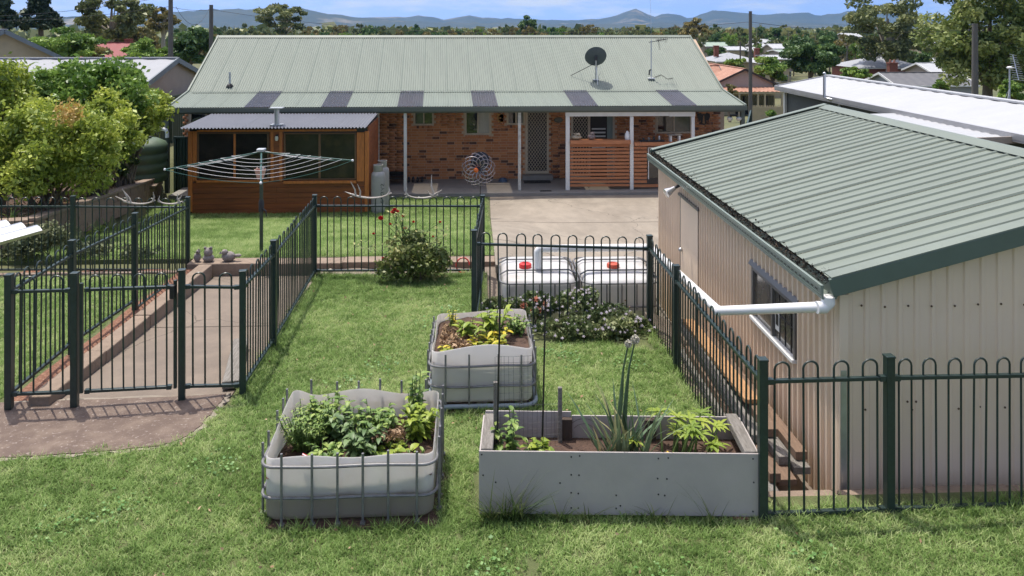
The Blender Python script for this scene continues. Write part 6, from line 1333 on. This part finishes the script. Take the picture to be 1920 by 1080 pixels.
tree('gum_tree', 'lone gum standing above the left end of the house ridge', 527, 4, 66, 96, 175, EUC[0], n=5000, leaf=.36, lumps=40, open_=True, seed=320, bark=PALEB)
tree('round_tree', 'dark round tree above the middle of the house ridge', 990, 28, 68, 44, 240, EUC[2], n=2600, leaf=.4, lumps=20, seed=321)
tree('gum_tree', 'bronze gum just right of the roof antenna', 1305, 34, 76, 58, 210, EUC[1], n=3200, leaf=.4, lumps=26, open_=True, seed=322, bark=PALEB)
tree('round_tree', 'dark tree behind the slim power pole', 1452, 50, 82, 36, 190, EUC[2], n=2000, leaf=.34, lumps=18, seed=323)
tree('round_tree', 'deep green tree rising beside the red-tiled house roof', 1342, 86, 112, 46, 120, EUC[2], n=2200, leaf=.24, lumps=18, seed=324)
tree('round_tree', 'green tree behind the ridge of the red-tiled house', 1382, 108, 134, 50, 88, EUC[3], n=2400, leaf=.18, lumps=18, seed=325)
tree('bottlebrush_tree', 'small tree with red twigs by the red-tiled house verandah', 1369, 154, 176, 34, 66, EUC[1], n=700, leaf=.1, lumps=12, seed=326)
tree('garden_shrub', 'clipped yellow-green garden shrub inside the neighbour picket fence', 1447, 206, 222, 26, 48, EUC[3], n=900, leaf=.08, lumps=12, seed=327, cat='shrub')
# a belt of individual trees beyond the town
BR = random.Random(77); kind_b = ['grey-green gum', 'bronze-leaved gum', 'dark round tree', 'fresh green tree']
protos = {}
def belt_tree(px, ytop, wpx, d, k, v):
    """copies share one of a few unit meshes per kind"""
    key = (k, v)
    if key not in protos:
        q, rnd, ctr = tree_mesh('round', 400 + 10 * k + v, 1500, .3, 22, k < 2); lv = Leaves(400 + 10 * k + v); lv.cloud(q * np.array((1, 1, 1)), .075, rnd, aspect=.55); f = lv.build('crown', EUC[k], None); me = f.data; bpy.data.objects.remove(f)
        protos[key] = (me, MB().tube([(0, 0, -1.0), (0, 0, .1), (.02, 0, .6)], [.07, .06, .02], 6).mesh('trunk', PALEB if k < 2 else BARK))
    c = at(px, ytop, d); zg = gz(c.x, c.y); rx = wpx / 2 * d / F; H_ = min(c.z - zg, rx * 2.2); H_ = max(H_, 3)
    spot = ['in the belt above the cabin end of the house ridge', 'in the belt above the plain middle of the house ridge', 'in the belt above the satellite dish end of the ridge', 'on the plain behind the slim power pole', 'among the town roofs near the tall gum', 'behind the roofs of the left neighbours'][0 if 395 < px < 760 else 1 if 760 <= px < 1060 else 2 if 1060 <= px < 1330 else 3 if 1330 <= px < 1520 else 4 if px >= 1520 else 5]
    lab = ('%s %s %s' % ('broad' if wpx > 38 else 'slender', kind_b[k], spot)); t = thing('belt_tree', lab, 'tree', (c.x, c.y, zg), lab)
    for nm, me in zip(('crown', 'trunk'), protos[key]):
        o = bpy.data.objects.new(nm, me); col.objects.link(o); o.parent = t; o.location = (0, 0, c.z - zg - H_); o.scale = (rx, rx, H_ if nm == 'crown' else max(H_, c.z - zg - H_ + .3)); o.rotation_euler = (0, 0, px)
for i in range(170):
    px = 395 + (1600 - 395) * (i + BR.random()) / 170; d = BR.uniform(150, 330); belt_tree(px, BR.uniform(47, 64) if d > 200 else BR.uniform(54, 68), BR.uniform(26, 52), d, BR.choice([0, 0, 0, 1, 1, 2, 3]), BR.randint(0, 2))
for i in range(70):
    px = 400 + (1580 - 400) * (i + BR.random()) / 70; belt_tree(px, BR.uniform(44, 56), BR.uniform(24, 40), BR.uniform(230, 330), BR.choice([0, 0, 1, 2, 2, 3]), BR.randint(0, 2))
for i in range(30):
    px = BR.uniform(1330, 1900); belt_tree(px, BR.uniform(62, 92), BR.uniform(22, 44), BR.uniform(130, 200), BR.choice([0, 1, 1, 2, 3]), BR.randint(0, 2))
for i in range(22):
    px = BR.uniform(-40, 420); belt_tree(px, BR.uniform(48, 72), BR.uniform(30, 60), BR.uniform(110, 200), BR.choice([0, 1, 1, 2, 3]), BR.randint(0, 2))
# far woodland that reads as one mass
g = np.random.default_rng(9); n = 7000; az = g.uniform(-.75, .75, n); dd = 300 + 2900 * g.random(n) ** 1.6; lv = Leaves(12); cs = []; sz = []
for a, d in zip(az, dd):
    p = at(CX + F * a, 50, d); h = g.uniform(7, 15); r_ = g.uniform(4, 9); k = 14
    v = g.normal(size=(k, 3)); v /= np.linalg.norm(v, axis=1)[:, None]; cs.append(v * np.array((r_, r_, h * .45)) * g.uniform(.4, 1, (k, 1)) + np.array((p.x, p.y, gz(p.x, p.y) + h * .55)))
lv.cloud(np.concatenate(cs), 2.3, np.repeat(g.random(n), 14) * .6 + g.random(n * 14) * .4, aspect=.7); tag(lv.build('distant_woodland', EUC[0]), 'far band of bush covering the plain below the hills', 'woodland', kind='stuff')
# ================================================================== hills
HILLM = mat('hill_bush', (.03, .045, .035), .95, .3, .004, c2=(.05, .06, .04), c3=(.24, .20, .14), c3mix=(.55, .68), c3scale=.0022)
def hills(name, prof, d, depth, seed, m):
    """ridge line (pixel x, pixel y) at distance d, falling to the plain in front of it"""
    g = np.random.default_rng(seed); xs = np.arange(-500, 2420, 12.0); ys = np.interp(xs, [a for a, b in prof], [b for a, b in prof]) + g.normal(size=len(xs)) * .8; ys += 1.0 * np.sin(xs / 37 + seed)
    v = []; f = []; rows = 9
    for j in range(rows):
        u = j / (rows - 1); dj = d - depth * (1 - u)
        for i, x in enumerate(xs):
            p = at(x, 50, dj); zt = CZ - (ys[i] - 50) * d / F; z0 = CZ - 22; w_ = u ** 1.5 * (1 + .25 * math.sin(x / 23 + j) * (1 - u)); v.append((p.x, p.y, lerp(z0, zt, min(1, w_)) + g.normal() * depth * .004 * (1 - u)))
    k = len(xs)
    for j in range(rows - 1):
        for i in range(k - 1): f.append((j * k + i, j * k + i + 1, (j + 1) * k + i + 1, (j + 1) * k + i))
    o = obj_np(name, np.array(v), np.array(f), m); o['kind'] = 'structure'; o.data.polygons.foreach_set('use_smooth', [True] * len(f))
hills('near_hills', [(-500, 40), (0, 36), (300, 26), (400, 16), (480, 17), (560, 16), (620, 26), (690, 33), (760, 40), (1000, 44), (1300, 44), (1500, 43), (1700, 42), (2400, 40)], 4000, 1000, 3, HILLM)
hills('far_hills', [(-500, 32), (300, 30), (640, 35), (700, 34), (770, 30), (800, 28), (830, 36), (880, 30), (910, 34), (1000, 36), (1080, 37), (1140, 34), (1170, 25), (1192, 16), (1203, 21), (1228, 31), (1255, 22), (1268, 26), (1295, 34), (1342, 18), (1360, 22), (1380, 24), (1420, 28), (1470, 25), (1510, 23), (1540, 28), (1600, 22), (1700, 26), (1800, 30), (2400, 34)], 5600, 1200, 5, HILLM)
# ================================================================== neighbours
WROOF = mat('white_roof_steel', (.39, .40, .415), .65, .04, .8); GROOF = mat('light_grey_roof_steel', (.30, .31, .33), .65, .06, 1.0); DROOF = mat('dark_grey_roof', (.12, .12, .125), .6, .15, 2)
CREAM = mat('cream_wall', (.46, .38, .25), .8, .08, 2); BEIGE = mat('beige_wall', (.36, .30, .25), .8, .08, 2); GREYW = mat('grey_wall_panel', (.085, .095, .095), .7, .12, 2); TERR = mat('terracotta_tile', (.33, .16, .105), .8, .2, 2, c2=(.42, .24, .17)); REDR = mat('red_roof', (.25, .055, .055), .7, .15, 2); BARGG = mat('grey_barge', (.16, .19, .21), .6, .1, 2)
CHIM = mat('chimney_brick', (.20, .07, .045), .9, .25, 9); GRNR = mat('green_far_roof', (.27, .34, .27), .5, .06, 1)
def gable_house(label, x0, x1, y0, y1, zg, ze, zr_, roof, wall, axis='x', over=.4, cat='house', trim=BARGG, sheets=0, windows=(), chim=None, name='neighbour_house', hip=0., group=None, pitch_amp=.02, ribs=8):
    """ridge along axis; walls, two roof slopes as ribbed sheets, barge trims, windows on the front (low y) wall"""
    t = thing(name, label, cat, ((x0 + x1) / 2, (y0 + y1) / 2, zg), group)
    cx_, cy_ = (x0 + x1) / 2, (y0 + y1) / 2
    if axis == 'x': T_ = lambda u, v, z: (lerp(x0, x1, u), cy_ + v * (y1 - y0) / 2, z); half = (y1 - y0) / 2; L_ = x1 - x0
    else: T_ = lambda u, v, z: (cx_ + v * (x1 - x0) / 2, lerp(y0, y1, u), z); half = (x1 - x0) / 2; L_ = y1 - y0
    mb = MB(); c_ = [T_(0, -1, zg - .4), T_(0, 1, zg - .4), T_(0, 1, ze), T_(0, 0, zr_ - .05 if not hip else ze), T_(0, -1, ze)]; d_ = [T_(1, -1, zg - .4), T_(1, 1, zg - .4), T_(1, 1, ze), T_(1, 0, zr_ - .05 if not hip else ze), T_(1, -1, ze)]
    mb.add(c_ + d_, [(0, 1, 2, 3, 4), (9, 8, 7, 6, 5), (0, 4, 9, 5), (1, 6, 7, 2)]); mb.build('wall', wall, t)
    ou = over / L_; ov = over / half; n = sheets or max(4, int(L_ / .8)); dz = (zr_ - ze) * ov; hu = hip / L_
    for s in (-1, 1):
        mb = MB(); k = n * ribs if sheets else n * 4; vs_ = []
        for i in range(k + 1):
            u = lerp(-ou, 1 + ou, i / k); off = (0, pitch_amp, pitch_amp, 0)[i % 4]
            tt = 1.0
            if hip: tt = clamp(min((u + ou) / (hu + ou), (1 + ou - u) / (hu + ou)))
            vt = 0 if not hip else (1 + ov) * (1 - tt); zt = zr_ + off if not hip else lerp(ze - dz, zr_, tt) + off
            vs_ += [T_(u, s * (1 + ov), ze - dz + off), T_(u, s * max(vt, 0.0001), zt)]
        mb.add(vs_, [(2 * i, 2 * i + 2, 2 * i + 3, 2 * i + 1) for i in range(k)]); mb.build('roof', roof, t)
        if not hip:
            for u in (-ou, 1 + ou): MB().beam(T_(u, s * (1 + ov), ze - dz - .06), T_(u, 0, zr_ - .06), .06, .2).build('barge', trim, t)
        MB().beam(T_(-ou, s * (1 + ov), ze - dz - .05), T_(1 + ou, s * (1 + ov), ze - dz - .05), .1, .12).build('gutter', trim, t)
    if hip:
        for u0, u1 in ((-ou, hu), (1 + ou, 1 - hu)):
            mb = MB(); mb.add([T_(u0, -1 - ov, ze - dz + .01), T_(u0, 1 + ov, ze - dz + .01), T_(u1, 0, zr_ + .01)], [(0, 1, 2)]); mb.build('hip_end', roof, t)
    MB().beam(T_(-ou if not hip else hu, 0, zr_ + .03), T_(1 + ou if not hip else 1 - hu, 0, zr_ + .03), .28, .05).build('ridge_cap', roof, t)
    for (wx_, wz, ww, wh) in windows:
        x = lerp(x0, x1, wx_); wv = MB().span((x - ww / 2, y0 - .05, zg + wz), (x + ww / 2, y0 - .01, zg + wz + wh)).build('window', WHITEP, t); MB().span((x - ww / 2 + .06, y0 - .07, zg + wz + .06), (x + ww / 2 - .06, y0 - .052, zg + wz + wh - .06)).build('pane', GLASS, wv)
    if chim:
        u, v, h = chim; q = T_(u, v, zr_); MB().box((q[0], q[1], zr_ - .3 + h / 2), (.6, .6, h + .6)).build('chimney', CHIM, t); MB().box((q[0], q[1], zr_ + h + .03), (.72, .72, .1)).build('chimney_cap', CHIM, t)
    return t
# left: long white-roofed building and the cream gable behind it
a = at(264, 156, 28.2); b = at(337, 110, 31.2)
gable_house('long white-roofed building with a tan gable end behind the shrubs', a.x - 17.5, a.x, a.y + .2, b.y + (b.y - a.y), CZ - 4.35, a.z, b.z, GROOF, BEIGE, 'x', .15, 'building', sheets=20, ribs=4, name='neighbour_building')
a = at(46, 56, 39); 
t = gable_house('cream gabled house with grey barge boards behind the white roof', a.x - 2.75, a.x + 2.75, 38.2, 50, CZ - 4.6, a.z - 1.55, a.z, GROOF, CREAM, 'y', .35, windows=((.5, .9, 1.2, 1.0),))
t.location = (a.x - 3.63, 38.2 + 4.65, t.location.z); t.rotation_euler = (0, 0, R(38))
a = at(222, 80, 82); gable_house('small red-roofed house among the trees behind the white roof', a.x - 3.2, a.x + 1.6, a.y - 3, a.y + 3, gz(a.x, a.y), a.z - 1.5, a.z, REDR, CREAM, 'x', .4, chim=(.8, .3, .3), windows=((.5, .9, 1.2, 1.0),))
# right: grey building with white roof, awning, flue
e0, e1_ = at(1456, 157, 33.2), at(1548, 142, 0 + 33.8)
Xe = e0.x; ze = e0.z; rdz = .62; xr_ = at(1548, 142, 33.5).x
t = gable_house('long grey building with white steel roof beside the shed', Xe + .25, Xe + .25 + 2 * (xr_ - Xe - .25), 15.5, e0.y - .3, gz(11, 25) - .3, ze - .05, CZ - (142 - 50) * 33.4 / F, WROOF, GREYW, 'y', .3, 'building', trim=mat('silver_trim', (.34, .34, .35), .4, .1, 2, metal=.3), name='neighbour_building', sheets=24, ribs=4)
MB().beam((Xe - .07, 15.3, ze - .17), (Xe - .07, e0.y, ze - .17), .05, .2).build('fascia', MATS['silver_trim'], t)
c = onX(1471, 190, Xe + .2); MB().span((Xe + .13, e0.y - .55, c.z - 3), (Xe + .23, e0.y - .4, ze - .08)).build('corner_trim', WHITEP, t)
# lower awning roof against that building
aw = thing('steel_awning', 'low white steel awning fixed to the side of the grey building', 'awning', (Xe - .8, 20, gz(9, 20)))
p0, p1 = onX(1606, 212, Xe - 1.15), onX(1812, 262, Xe - 1.15)
mb = MB(); k = 60
y_n, y_f = p1.y, p0.y
for i in range(k + 1): y = lerp(y_n, y_f, i / k); off = (0, .02, .02, 0)[i % 4]; mb.v += [(Xe - 1.15, y, p1.z + off), (Xe + .2, y, p1.z + .03 + off)]
mb.f = [(2 * i, 2 * i + 2, 2 * i + 3, 2 * i + 1) for i in range(k)]; mb.build('roof_sheet', WROOF, aw)
MB().beam((Xe - 1.1, y_n - .03, p1.z - .03), (Xe + .2, y_n - .03, p1.z), .04, .16).build('fascia', BEIGE, aw); MB().beam((Xe - 1.17, y_n, p1.z - .04), (Xe - 1.17, y_f, p1.z - .04), .08, .08).build('gutter', WROOF, aw)
for y in (y_n + .4, (y_n + y_f) / 2, y_f - .4): MB().span((Xe - 1.1, y - .04, gz(9, y) - .3), (Xe - 1.02, y + .04, p1.z - .02)).build('post', GREYW, aw)
f0 = onX(1565, 185, Xe + .12); fz = onX(1565, 138, Xe + .12).z; t = thing('vent_stack', 'silver vent pipe rising past the white roof eave of the grey building', 'vent pipe', (f0.x, f0.y, f0.z - .4))
MB().tube([(Xe + .2, f0.y - .35, f0.z - .5), (Xe + .1, f0.y - .35, f0.z - .02), (Xe - .15, f0.y - .2, f0.z), (Xe - .25, f0.y, f0.z + .05), (Xe - .25, f0.y, fz)], .05, 10).build('pipe', ALU, t, True); MB().blob((Xe - .25, f0.y, fz), (.06, .06, .06), 10).build('cap', ALU, t, True)
# antenna behind the grey building's ridge
p = at(1893, 182, 30); t = thing('yagi_antenna', 'tall tilted yagi antenna on a braced mast behind the white roof', 'antenna', (p.x, p.y, p.z - .5)); tp = at(1893, 128, 30); MB().tube([p - Vector((0, 0, .6)), tp], .03, 8).build('mast', ALU, t); MB().blob(at(1893, 127, 30), (.12, .1, .06), 8).build('amplifier', PVC, t, True)
q0, q1 = at(1899, 103, 30), at(1910, 150, 29.6); MB().tube([q0, q1], .015, 6).build('boom', ALU, t); MB().tube([at(1893, 128, 30), q0.lerp(q1, .5)], .015, 6).build('cross_arm', ALU, t)
for i in range(12): c = q0.lerp(q1, i / 11); MB().tube([c + Vector((-.12 - .01 * i, 0, .03)), c + Vector((.14 + .01 * i, 0, -.03))], .008, 5).build('element', ALU, t)
for s in (-1, 1): MB().tube([p - Vector((0, 0, .25)) + Vector((-.35 if s < 0 else -.15, s * .3, -.2)), p.lerp(tp, .3)], .012, 5).build('brace', ALU, t)
# tiled house with verandah beyond the fence
a = at(1396, 129, 80); gx_ = a.x; zf = gz(gx_, 80)
t = gable_house('terracotta-tiled house with a pinkish gable behind the brick house', gx_ - 2.9, gx_ + 2.9, a.y, a.y + 12, zf, a.z - 1.35, a.z, TERR, mat('pinkish_gable', (.42, .33, .29), .8, .06, 3), 'y', .25, trim=mat('dark_brown_trim', (.045, .03, .028), .6))
gable_house('tiled side wing of the terracotta house', gx_ - 10, gx_ - 1.2, a.y + 2.5, a.y + 9, zf, a.z - 1.6, a.z + .05, TERR, CREAM, 'x', .3, chim=(.7, -.1, .9), trim=GREYW)
vy = a.y - 2.2; vb = onY(1396, 172, vy).z; vt = onY(1396, 163, a.y).z
vr = thing('tiled_verandah', 'cream verandah with terracotta roof on the tiled house', 'verandah', (gx_, vy, zf)); x0, x1 = hx(1345, vy), hx(1468, vy)
mb = MB(); k = 60
for i in range(k + 1): x = lerp(x0, x1, i / k); off = (0, .04, .04, 0)[i % 4]; mb.v += [(x, vy - .2, vb + off), (x, a.y - .05, vt + off)]
mb.f = [(2 * i, 2 * i + 2, 2 * i + 3, 2 * i + 1) for i in range(k)]; mb.build('roof', TERR, vr); MB().span((x0, vy - .15, vb - .2), (x1, vy - .05, vb - .03)).build('beam', CREAM, vr); MB().span((x0, a.y - .06, zf - .5), (x1, a.y - .02, vt - .1)).build('back_wall', CREAM, vr)
for px in (1386, 1421, 1434, 1466): x = hx(px, vy); MB().span((x - .08, vy - .1, zf - .5), (x + .08, vy + .06, vb - .2)).build('post', CREAM, vr)
for px, w_ in ((1392, .75), (1424, .7), (1441, .5)): x = hx(px, a.y); MB().span((x - w_, a.y - .12, zf + .1), (x + w_, a.y - .07, zf + 2.0)).build('window', GLASS, vr)
pk = thing('picket_fence', 'cream picket fence in front of the tiled house', 'fence', (at(1440, 215, 60).x, at(1440, 215, 60).y, gz(15, 60))); pm = None
for i in range(44):
    q = at(1405 + i * 1.5, 218, 62); zt = at(1440, 200, 62).z; MB().span((q.x - .025, q.y - .02, gz(q.x, q.y) - .3), (q.x + .025, q.y + .02, zt + .1 * (i % 2))).build('picket', CREAM, pk)
for py in (203, 215): q0, q1 = at(1404, py, 62), at(1471, py, 62); MB().beam(q0 + Vector((0, .05, 0)), q1 + Vector((0, .05, 0)), .04, .06).build('rail', CREAM, pk)
# other roofs of the town
def far_house(label, px, yr, ye, wpx, d, roof, wall, hip=0., chim=None, axis='x', dep=7, group='far houses'):
    c = at(px, yr, d); w_ = wpx * d / F; ze_ = at(px, ye, d - dep / 2).z; g_ = min(gz(c.x, c.y), ze_ - 2.2)
    gable_house(label, c.x - w_ / 2, c.x + w_ / 2, c.y - dep / 2, c.y + dep / 2, g_, ze_, c.z, roof, wall, axis, .35, hip=hip, chim=chim, windows=((.25, .9, 1.3, 1.1), (.7, .9, 1.3, 1.1)), group=group, trim=WHITEP)
far_house('white hip-roofed house with two brick chimneys', 1645, 107, 126, 122, 118, GROOF, CHIM, 3.6, (.55, .5, 1.0), dep=9)
far_house('dark grey gable-roofed house in front of the hip-roofed one', 1722, 136, 158, 140, 78, DROOF, GROOF, dep=6)
c = at(1673, 132, 96); t = thing('brick_chimney', 'stout red brick chimney standing above the dark grey roof', 'chimney', (c.x, c.y, gz(c.x, c.y))); MB().box((c.x, c.y, (gz(c.x, c.y) + at(1673, 119, 96).z) / 2), (1.0, .7, at(1673, 119, 96).z - gz(c.x, c.y))).build('stack', CHIM, t); MB().box((c.x, c.y, at(1673, 119, 96).z + .05), (1.12, .82, .14)).build('capping', CHIM, t)
for k in (-.25, .25): MB().lathe([(.12, 0), (.14, .1), (.1, .4)], (c.x + k, c.y, at(1673, 119, 96).z + .1), 10).build('pot', TERR, t)
far_house('blue-white hipped roof with chimney behind the red-tiled house', 1366, 98, 114, 76, 112, GROOF, CREAM, 3.0, (.15, -.2, .9), dep=8)
far_house('cream-white roof with a brick chimney near the slim pole', 1426, 104, 117, 40, 108, WROOF, CREAM, 2.2, (.4, .2, .9), dep=7)
for k, (px, yr, ye, w_, d, r_, lab) in enumerate(((1338, 79, 86, 40, 170, GRNR, 'pale green roof just right of the house ridge'), (1372, 87, 93, 30, 160, WROOF, 'white roof beside the rear slim pole'), (1399, 88, 95, 22, 165, WROOF, 'small white roof between two slim poles'), (1428, 73, 79, 28, 190, WROOF, 'white roof highest up near the big slim pole'), (1417, 81, 86, 20, 180, WROOF, 'little white roof behind the big slim pole'), (1456, 82, 90, 30, 160, WROOF, 'white roof with a blue edge left of the dark round tree'), (1462, 93, 97, 18, 150, GRNR, 'tiny green roof under the blue-edged one'), (1450, 103, 110, 34, 130, WROOF, 'white corrugated roof above the yellow-green tree'), (1478, 70, 75, 22, 210, GROOF, 'grey-white roof behind the dark round tree'), (1590, 62, 68, 26, 200, WROOF, 'white roof left of the tall gum'), (1660, 96, 103, 38, 150, GROOF, 'pale roof under the tall gum'), (1733, 75, 84, 30, 170, GROOF, 'pale roof right of the tall gum'), (1735, 55, 60, 22, 230, WROOF, 'small cream roof high beside the big leafy tree'), (1742, 109, 116, 36, 130, WROOF, 'white roof below the olive tree'), (1752, 118, 134, 60, 96, WROOF, 'cream-white roof behind the dark grey gable'))):
    far_house(lab, px, yr, ye, w_, d, r_, CREAM if k % 2 else BEIGE, dep=6)
# ------------------------------------------------------------------ power poles and wires
def pole(label, px, ytop, d, r_, arm=True, insul=True):
    tp = at(px, ytop, d); zg = gz(tp.x, tp.y); t = thing('power_pole', label, 'power pole', (tp.x, tp.y, zg), 'timber power poles'); MB().tube([(tp.x, tp.y, zg - .3), (tp.x, tp.y, (zg + tp.z) / 2), tp], [r_ * 1.1, r_, r_ * .85], 10).build('shaft', POLE, t, True)
    if arm: MB().box(tp - Vector((0, .1, .5)), (1.1 if r_ > .12 else .8, .1, .1)).build('cross_arm', POLE, t)
    if insul:
        for k in (-.4, .4): MB().lathe([(.04, 0), (.06, .05), (.03, .14)], tp + Vector((k, -.1, -.45)), 8).build('insulator', DARKS, t)
    return tp
A1 = pole('thick tall timber power pole behind the white-roofed building', 320, -18, 44, .14, arm=False); A2 = pole('shorter dark power pole at the left end of the ridge', 396, 9, 56, .16, insul=False, arm=False)
A3 = pole('slim dark power pole beside the tiled house', 1407, 21, 46, .11, arm=False, insul=False); A4 = pole('thick banded power pole before the big leafy tree', 1828, 44, 44, .17, arm=False)
A5 = pole('distant slim pole behind the tiled house', 1388, 78, 95, .1, arm=False, insul=False); A6 = pole('distant pole with cross arm left of the hip-roofed house', 1588, 86, 130, .13, insul=False)
def wire(label, p, q, sag, r_=.012, group='overhead wires'):
    t = thing('overhead_wire', label, 'wire', p, group); MB().tube([p.lerp(q, s / 12) - Vector((0, 0, sag * 4 * (s / 12) * (1 - s / 12))) for s in range(13)], r_, 5).build('cable', BLACK, t, True)
wire('long sagging wire from the left pole to the slim pole over the house', at(396, 18, 56), at(1407, 41, 46), 1.1)
wire('wire from the slim pole to the thick banded pole', at(1407, 41, 46), at(1828, 55, 44), .35)
wire('wire between the two left power poles', at(320, 13, 44), at(396, 18, 56), .12); wire('drooping loop of cable between the left power poles', at(330, 13, 45), at(392, 17, 55.5), 1.05)
wire('wire leading left from the thick pole above the pines', at(320, 12, 44), at(-120, 36, 50), .35); wire('second wire leading left from the thick pole', at(320, -8, 44), at(-120, 30, 52), .4)
# ================================================================== haze over the plain
hz = MB().span((-7500, -90, -24), (7500, 7400, 190)); m = bpy.data.materials.new('valley_haze'); m.use_nodes = True; t_ = m.node_tree
t_.nodes.remove(t_.nodes['Principled BSDF']); pv = t_.nodes.new('ShaderNodeVolumePrincipled'); pv.inputs['Color'].default_value = (.2, .5, 1, 1); pv.inputs['Density'].default_value = .00007; pv.inputs['Anisotropy'].default_value = .2
t_.links.new(pv.outputs[0], t_.nodes['Material Output'].inputs['Volume'])
o = hz.build('haze', m); tag(o, 'thin blue summer haze softening the distant hills', 'haze', kind='stuff')
